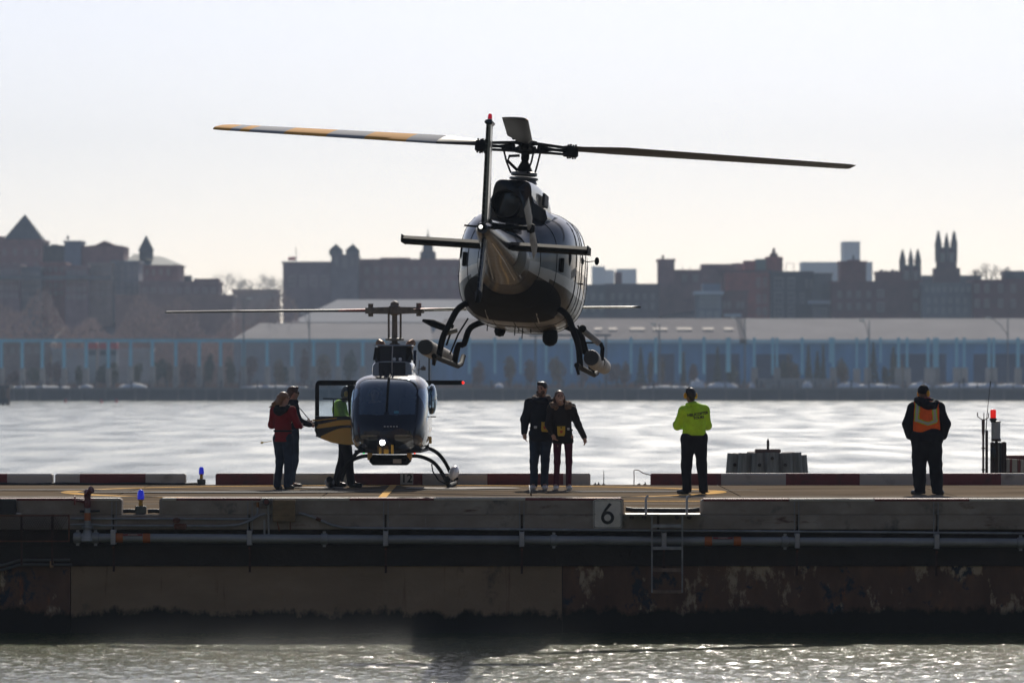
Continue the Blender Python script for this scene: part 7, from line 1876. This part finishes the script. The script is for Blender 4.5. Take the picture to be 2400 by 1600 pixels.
def red_woman():
    s = .915; t = who('woman in belted red jacket and jeans, seen from behind, hair blowing', 664, 1146.5, R(-28))
    j = J0(s, er=(.27, .05, 1.17), wr=(.20, .27, 1.13), dr=(.16, .35, 1.15), el=(-.245, .0, 1.16), wl=(-.12, .26, 1.16), dl=(-.05, .33, 1.18), kr=(.095, .02, .49), kl=(-.085, .02, .49), ar=(.09, -.03, .085), al=(-.10, -.05, .085), tr=(.12, .12, .035), tl=(-.12, .10, .035))
    b, M, H = body(j, t, SKIN, s, R(-25), R(-4)); coat(j, REDC, t, s, .86, .98, seed=11, flare=1.1, wide=1.04); belt(j, t, 1.055 * s, s, b=1.02, wide=1.05); trousers(j, JEAN2, t, s, 1.0, .05, seed=12); shoes(j, SHOEB, t, s); hair(H, t, HAIRL, s, 'long')
    c = j['nek']; ring_blob([c + np.array((.10 * math.cos(a), .085 * math.sin(a) - .02, .0 - .03 * (math.sin(a) < -.3))) for a in np.linspace(-pi, pi, 13)], .042, BLACKC, t, 'hood', .006); ring_blob([c + np.array((-.07, -.11, -.05)), c + np.array((0, -.135, -.085)), c + np.array((.07, -.11, -.05))], .05, BLACKC, t, 'hood_back', .006)
    mb = MB(); mb.tube([(-.16, -.10, .80), (-.24, -.14, .785), (-.30, -.16, .775)], .005, 5); mb.tube([(-.29, -.16, .776), (-.33, -.17, .77)], [.014, .018], 8); mb.build('lanyard', POUCH, t)
red_woman()
def shades_man():
    s = .965; t = who('man in navy jacket with sunglasses standing behind the woman in red', 684, 1143.0, R(-72))
    j = J0(s, er=(.235, .06, 1.16), wr=(.17, .28, 1.10), dr=(.12, .36, 1.08), el=(-.235, .06, 1.16), wl=(-.10, .28, 1.13), dl=(-.04, .36, 1.14), ar=(.09, -.06, .085), tr=(.12, .10, .035), al=(-.09, .03, .085), tl=(-.11, .18, .035))
    b, M, H = body(j, t, SKIN, s, R(8), R(-3), fw=((0, 0, 1), (0, 0, 1)), curl=(.9, .9)); coat(j, NAVYC, t, s, .84, 1.0, seed=21); trousers(j, JEAN, t, s, 1.0, .05, seed=22); shoes(j, mat('boot_brown', (.05, .032, .02), .6), t, s); hair(H, t, HAIRB, s, 'short')
    mb = MB(); mb.ell(H(-.032, .096, .012), (.026, .014, .020), 12, 8); mb.ell(H(.032, .096, .012), (.026, .014, .020), 12, 8); mb.tube([H(-.075, .0, .018), H(-.07, .07, .018), H(0, .103, .018), H(.07, .07, .018), H(.075, .0, .018)], .005, 5); mb.build('sunglasses', DKL, t, smooth=True)
    c = j['nek']; ring_blob([c + np.array((.082 * math.cos(a), .075 * math.sin(a), .012)) for a in np.linspace(-pi, pi, 13)], .038, BLACKC, t, 'collar', .005)
    mb = MB(); mb.box(-.10, .05, .36, .44, 1.03, 1.11, bev=.012); k = mb.build('camera', DKL, t); mb = MB(); mb.tube([(-.02, .44, 1.07), (-.02, .52, 1.075)], .034, 12); mb.build('camera_lens', DKL, k, smooth=True)
    mb = MB(); mb.tube([(-.08, .36, 1.1), (-.12, .2, 1.3), (-.06, .05, 1.44)], .008, 5); mb.tube([(.03, .40, 1.03), (.06, .43, .93), (.02, .42, .86)], .012, 6); mb.build('camera_strap', BLACKC, k)
    mb = MB(); mb.box(-.06, .02, .37, .42, 1.115, 1.145, bev=.008); mb.build('strap_clip', POUCH, k)
shades_man()
def door_worker():
    s = .985; Y = 83.55
    t = thing('person', 'worker in lime jacket leaning in behind the open helicopter door', 'person', (PX(806, Y), Y, 0), (0, 0, R(-96)))
    j = J0(s, pel=(0, -.03, .97), wai=(0, -.05, 1.12), che=(0, -.07, 1.33), nek=(0, -.02, 1.46), hea=(0, .06, 1.60), sr=(.18, -.06, 1.41), sl=(-.18, -.06, 1.41), er=(.26, .03, 1.16), wr=(.20, .27, 1.16), dr=(.18, .35, 1.18), el=(-.26, .0, 1.15), wl=(-.22, .24, 1.14), dl=(-.20, .32, 1.16),
           kr=(.12, .10, .49), kl=(-.11, -.03, .49), ar=(.12, .14, .085), al=(-.12, -.16, .085), tr=(.14, .30, .035), tl=(-.14, -.01, .035))
    b, M, H = body(j, t, SKIN2, s, 0, R(-12)); coat(j, LIME, t, s, .90, 1.04, seed=31); trousers(j, NAVYD, t, s, 1.08, .04, seed=32); shoes(j, SHOEB, t, s); hair(H, t, HAIRD, s, 'short'); muffs(H, t, s)
door_worker()
def couple_man():
    s = 1.0; t = who('tall man in dark parka and jeans with his arm round the woman', 1268, 1147.0, R(180 - 6))
    # his left arm (-x) goes round her shoulders, right arm hangs
    j = J0(s, er=(.27, -.03, 1.15), wr=(.275, .03, .93), dr=(.26, .06, .85), el=(-.36, -.03, 1.30), wl=(-.53, .02, 1.37), dl=(-.56, .10, 1.33), kr=(.11, .03, .49), kl=(-.07, .02, .49), ar=(.12, .0, .085), al=(-.05, -.04, .085), tr=(.135, .15, .035), tl=(-.09, .10, .035), hea=(-.02, .03, 1.655), sl=(-.19, -.02, 1.42))
    b, M, H = body(j, t, SKIN, s, R(-22), R(-3), curl=(.45, .8)); coat(j, NAVYC, t, s, .80, 1.10, 1.14, seed=41, flare=1.08); trousers(j, JEAN2, t, s, 1.0, .06, seed=42); shoes(j, SHOEW, t, s); hair(H, t, HAIRD, s, 'short')
    c = j['nek']; ring_blob([c + np.array((.115 * math.cos(a), .10 * math.sin(a) - .02, .025 + .02 * math.sin(-a))) for a in np.linspace(-pi * 1.2, pi * .2, 12)], .045, FURG, t, 'fur_hood', .010, f=120); ring_blob([c + np.array((.085 * math.cos(a), .085 * math.sin(a) + .01, -.005)) for a in np.linspace(-pi, pi, 13)], .045, NAVYC, t, 'collar', .004)
    S = SDF(np.array(H(0, 0, 0)) - .2, np.array(H(0, 0, 0)) + .2, .008, .02); S.cap(H(-.045, .055, -.05), H(.045, .055, -.05), .033, k=.02); S.cap(H(0, .06, -.085), H(0, .055, -.09), .036, k=.02); S.mesh('beard', HAIRB, t)
    belt(j, t, 1.02, s, b=1.10); pouch((-.085, .165, 1.03), t, .125, .155, R(-4))
    mb = MB(); mb.box(.05, .10, .150, .175, 1.01, 1.05, bev=.006); mb.build('buckle', STEELM, t)
def couple_woman():
    s = .935; t = who('smiling woman in dark fur-collared parka and burgundy leggings', 1319, 1148.0, R(180 + 4))
    j = J0(s, che=(.02, -.01, 1.33), nek=(.035, 0, 1.475), hea=(.06, .03, 1.63), sr=(.20, -.01, 1.42), sl=(-.165, -.01, 1.40), er=(.25, .04, 1.15), wr=(.19, .10, .98), dr=(.16, .13, .92), el=(-.27, .0, 1.15), wl=(-.375, .06, .92), dl=(-.385, .10, .85), kr=(.10, .02, .50), kl=(-.105, .03, .50), ar=(.115, -.03, .085), al=(-.105, -.02, .085), tr=(.135, .11, .035), tl=(-.12, .13, .035))
    b, M, H = body(j, t, SKIN, s, R(6), R(2)); coat(j, BROWNC, t, s, .82, 1.0, seed=51, flare=1.12); trousers(j, BURG, t, s, .80, .07, .002, seed=52); shoes(j, SHOEW, t, s); hair(H, t, HAIRB, s, 'tied')
    c = j['nek']; ring_blob([c + np.array((.13 * math.cos(a) - .005, .10 * math.sin(a) - .01, .01 + .03 * math.sin(-a))) for a in np.linspace(-pi * 1.25, pi * .25, 14)], .052, FUR, t, 'fur_collar', .014, f=120)
    mb = MB(); mb.tube([H(-.022, .096, -.050), H(0, .099, -.056), H(.022, .096, -.050)], .006, 6); mb.build('smile', mat('teeth', (.7, .66, .6), .4), b)
    belt(j, t, .985, s, b=1.02); pouch((.04, .145, .965), t, .13, .155)
    mb = MB(); mb.box(-.10, -.06, .135, .16, .985, 1.025, bev=.006); mb.build('buckle', STEELM, t)
STEELM = mat('buckle_steel', (.5, .5, .5), .3, metal=.8)
couple_man(); couple_woman()
def lime_worker():
    s = .955; t = who('worker in lime jacket lettered on the back, arms folded, yellow ear muffs', 1627, 1157.0, R(10))
    j = J0(s, hea=(-.055, .04, 1.635), nek=(-.03, .0, 1.475), sr=(.165, -.02, 1.385), sl=(-.175, -.02, 1.38), er=(.235, .05, 1.13), wr=(.09, .24, 1.16), dr=(.0, .27, 1.17), el=(-.275, .06, 1.13), wl=(-.14, .25, 1.12), dl=(-.05, .28, 1.14), kr=(.135, .02, .49), kl=(-.125, .02, .49), ar=(.15, -.03, .085), al=(-.13, -.02, .085), tr=(.18, .12, .035), tl=(-.23, .13, .035))
    b, M, H = body(j, t, SKIN2, s, R(14), R(2)); ck = coat(j, LIME, t, s, .965, 1.16, 1.06, seed=61, wide=1.06); trousers(j, NAVYD, t, s, 1.22, .04, .007, seed=62); shoes(j, SHOEB, t, s); hair(H, t, HAIRD, s, 'short'); muffs(H, t, s)
    c = j['nek']; ring_blob([c + np.array((.080 * math.cos(a), .080 * math.sin(a), .004)) for a in np.linspace(-pi, pi, 13)], .026, LIME, t, 'collar', .003); ring_blob([c + np.array((.086 * math.cos(a), .086 * math.sin(a), -.022)) for a in np.linspace(-pi, -.0, 9)], .014, BLACKC, t, 'collar_lining', 0)
    belt(j, t, .955 * s, s, b=1.1)
    for k, (tx, z) in enumerate((('HELICOPTER', 1.325), ('TOURS', 1.265))):
        o = text_mesh(tx, .060 if k == 0 else .056, .0, INK, 'lettering', ck, (.035 + .01 * k, -.25, z), (R(90), R(-8), 0), .0022)
        o.location.z = z * s
        wrap(o, ck, (0, 1, 0), .005)
    mb = MB(); mb.tube([(-.285 * s, .03, 1.15 * s), (-.245 * s, .14, 1.155 * s)], .075 * s, 12); mb.build('sleeve_patch', mat('sleeve_grey', (.25, .22, .2), .7), t, smooth=True)
lime_worker()
def vest_man():
    s = .985; t = who('heavy man in orange reflective vest over black coveralls, hands in pockets', 2172, 1158.5, R(-6))
    j = J0(s, hea=(-.05, .05, 1.62), nek=(-.02, .0, 1.475), er=(.30, -.03, 1.13), wr=(.265, .05, .93), dr=(.22, .11, .86), el=(-.31, -.03, 1.13), wl=(-.275, .05, .93), dl=(-.22, .11, .86), kr=(.14, .02, .49), kl=(-.12, .02, .49), ar=(.17, -.03, .085), al=(-.11, -.02, .085), tr=(.24, .12, .035), tl=(-.22, .12, .035), sr=(.19, -.01, 1.38), sl=(-.20, -.01, 1.38))
    b, M, H = body(j, t, SKIN2, s, R(-38), R(6)); coat(j, NAVYD, t, s, .84, 1.30, 1.30, seed=71, wide=1.12); trousers(j, NAVYD, t, s, 1.52, .03, .010, seed=72); shoes(j, SHOEB, t, s)
    hair(H, t, BLACKC, s * 1.04, 'cap'); 
    mb = MB(); mb.tube([H(-.03, -.10, .075), H(.03, -.10, .078)], .012, 6); mb.build('goggle_strap', DKL, t); muffs(H, t, s)
    # vest: trunk shell, then tapes cut from the same shell
    def trunk(off):
        S = SDF((-.42, -.36, .9), (.42, .36, 1.62), .011, .035); bb = 1.30; wd = 1.12
        S.cap(j['nek'] + [0, 0, -.03], j['che'], (.075 * bb) * s + off, .155 * s * bb + off, flat=(1 / wd, 1.35, 1)); S.cap(j['che'], j['wai'], .158 * s * bb + off, .150 * s * bb + off, flat=(1 / wd, 1.3, 1)); S.cap(j['wai'], j['pel'] + [0, 0, -.1], .150 * s * bb + off, .168 * s * bb + off, flat=(1 / wd, 1.3, 1))
        for q in 'rl': S.cap(j['che'] + [0, 0, .05], j['s' + q], .11 * s * bb + off, .078 * s * bb + off, flat=(1, 1.25, 1))
        S.folds(.006, 71)
        g = np.meshgrid(*[S.lo[q] + S.h * np.arange(S.n[q]) for q in range(3)], indexing='ij'); return S, g
    def keep(S, d): S.D = np.maximum(S.D, d.astype(np.float32)); return S
    S, g = trunk(.016); hem = 1.01 + .03 * np.sin(g[0] * 14)
    keep(S, np.maximum(np.abs(g[0]) - (.205 + .03 * (1.35 - g[2])), hem - g[2])); keep(S, g[2] - 1.475 + .0 * g[0]); v = S.mesh('reflective_vest', ORV, t)
    def tape(off, fn, m, nm):
        S, g = trunk(off); keep(S, fn(g[0], g[1], g[2])); S.mesh(nm, m, v)
    for x0 in (-.145, .125):
        for off, w_, m in ((.020, .044, LIMET), (.024, .026, REFL)):
            tape(off, lambda x, y, z, x0=x0, w_=w_: np.maximum(np.maximum(np.abs(x - x0 + .12 * (1.30 - z)*(1 if x0 < 0 else -1) * .6) - w_, 1.145 - z), np.maximum(z - 1.455, y)), m, 'lime_tape' if m is LIMET else 'silver_tape')
    for off, h_, m in ((.020, .040, LIMET), (.024, .024, REFL)):
        tape(off, lambda x, y, z, h_=h_: np.maximum(np.maximum(np.abs(z - (1.135 + .35 * np.abs(x - .02) - .02)) - h_, np.abs(x) - .17), y), m, 'lime_tape' if m is LIMET else 'silver_tape')
    c = j['nek']; ring_blob([c + np.array((-.12, -.06, .03)), c + np.array((-.06, -.12, -.0)), c + np.array((.03, -.15, -.05)), c + np.array((.11, -.12, -.06)), c + np.array((.16, -.05, -.02))], .066, NAVYD, t, 'hood', .008, h=.011); ring_blob([c + np.array((.095 * math.cos(a), .085 * math.sin(a), .02)) for a in np.linspace(-pi, pi, 13)], .04, NAVYD, t, 'collar', .004)
    ring_blob([c + np.array((.0, -.075, .058)), c + np.array((.06, -.06, .05)), c + np.array((.10, -.01, .035))], .024, mat('scarf_red', (.45, .05, .05), .8), t, 'scarf', .002)
vest_man()
def pilot():
    s = .95; B = bell.matrix_basis
    t = thing('person', 'pilot in dark shirt seated behind the parked helicopter windshield', 'person', B @ Vector((.30, .62, .10)), (0, 0, pi - R(2)))
    j = J0(s, pel=(0, 0, .90), wai=(0, -.06, 1.05), che=(0, -.10, 1.25), nek=(0, -.09, 1.40), hea=(0, -.05, 1.555), sr=(.18, -.1, 1.34), sl=(-.18, -.1, 1.34), er=(.22, .05, 1.10), wr=(.12, .30, 1.02), dr=(.09, .38, 1.03), el=(-.24, .03, 1.1), wl=(-.22, .27, .95), dl=(-.2, .35, .95), hr=(.1, .05, .86), hl=(-.1, .05, .86), kr=(.14, .48, .92), kl=(-.14, .48, .92), ar=(.13, .80, .62), al=(-.13, .80, .62), tr=(.13, .94, .66), tl=(-.13, .94, .66))
    b, M, H = body(j, t, SKIN, s, 0, 0); coat(j, cloth('shirt_navy', (.03, .035, .05)), t, s, .84, .95, .9, seed=81); trousers(j, BLACKC, t, s, .95, .5, seed=82); hair(H, t, HAIRD, s, 'short')
    mb = MB(); mb.tube([H(.095 * math.cos(a), 0, .01 + .12 * math.sin(a)) for a in np.linspace(0, pi, 12)], .009, 6); mb.ell(H(.09, 0, 0), (.025, .035, .045), 10, 8); mb.ell(H(-.09, 0, 0), (.025, .035, .045), 10, 8); mb.build('headset', DKL, t, smooth=True)
pilot()
def stroller(px, lab, seed):
    t = thing('person', lab, 'person', (PX(px, 857.2), 857.2, SHZ), (0, 0, R(seed * 70)), 'far walkers on the promenade')
    j = J0(1.0, kr=(.1, .1, .49), ar=(.1, .12, .085), tr=(.1, .28, .035), al=(-.1, -.2, .1), tl=(-.1, -.05, .04))
    S = grid_for(j, .03, .04)
    S.ell(j['hea'], (.09, .1, .13)); S.cap(j['nek'], j['pel'], .14, .17)
    for q in 'rl':
        S.cap(j['s' + q], j['e' + q], .08, .07); S.cap(j['e' + q], j['w' + q], .065, .05); S.cap(j['pel'], j['k' + q], .13, .09); S.cap(j['k' + q], j['a' + q], .085, .06); S.cap(j['a' + q], j['t' + q], .06, .05)
    S.mesh('body', NAVYC if seed != 2 else BLACKC, t)
stroller(1733, 'distant walker in dark clothes left of the lamp, behind the railing', 1)
stroller(1774, 'distant walker in dark clothes right of the lamp, behind the railing', 2)
stroller(2258, 'distant walker in dark clothes behind the railing near the plinths', 3)
# ------------------------------------------------------------------ spray lifted off the water by the rotor wash
def spray():
    mb = MB(); x0, x1, y0, y1 = -5.6, 1.2, 60.2, 64.4
    mb.box(x0, x1, y0, y1, WATER - .10, WATER + .95)
    m = bpy.data.materials.new('spray_mist'); m.use_nodes = True
    n = m.node_tree.nodes; l = m.node_tree.links; n.remove(n['Principled BSDF'])
    v = n.new('ShaderNodeVolumePrincipled'); v.inputs['Color'].default_value = (.95, .95, .95, 1); v.inputs['Anisotropy'].default_value = .3
    tc = n.new('ShaderNodeTexCoord')
    def M(op, a=None, b=None, c=None):
        q = n.new('ShaderNodeMath'); q.operation = op
        for i, z in enumerate((a, b, c)):
            if z is None: continue
            if isinstance(z, (int, float)): q.inputs[i].default_value = z
            else: l.new(z, q.inputs[i])
        return q.outputs[0]
    sp = n.new('ShaderNodeSeparateXYZ'); l.new(tc.outputs['Object'], sp.inputs[0])
    nz = n.new('ShaderNodeTexNoise'); nz.inputs['Scale'].default_value = 1.1; nz.inputs['Detail'].default_value = 4; l.new(tc.outputs['Object'], nz.inputs['Vector'])
    hgt = M('POWER', M('MAXIMUM', M('MULTIPLY_ADD', sp.outputs['Z'], -1.1, 1.0), 0.0), 5.0)
    cxm, hx = (x0 + x1) / 2, (x1 - x0) / 2
    u = M('DIVIDE', M('SUBTRACT', sp.outputs['X'], cxm), hx); ex = M('MAXIMUM', M('SUBTRACT', 1.0, M('MULTIPLY', u, u)), 0.0)
    w_ = M('DIVIDE', M('SUBTRACT', sp.outputs['Y'], (y0 + y1) / 2), (y1 - y0) / 2); ey = M('MAXIMUM', M('SUBTRACT', 1.0, M('MULTIPLY', w_, w_)), 0.0)
    d = M('MULTIPLY', M('MULTIPLY', hgt, M('MULTIPLY', ex, ey)), M('MULTIPLY', M('MAXIMUM', M('SUBTRACT', nz.outputs['Fac'], .3), 0.0), .28))
    l.new(d, v.inputs['Density']); l.new(v.outputs[0], n['Material Output'].inputs['Volume'])
    o = mb.build('water_spray', m); o.location = (0, 0, 0)
    o.data.transform(Matrix.Translation((0, 0, -WATER))); o.location.z = WATER
    tag(o, 'low drifting spray above the near water below the sea wall', 'spray', kind='stuff')
spray()
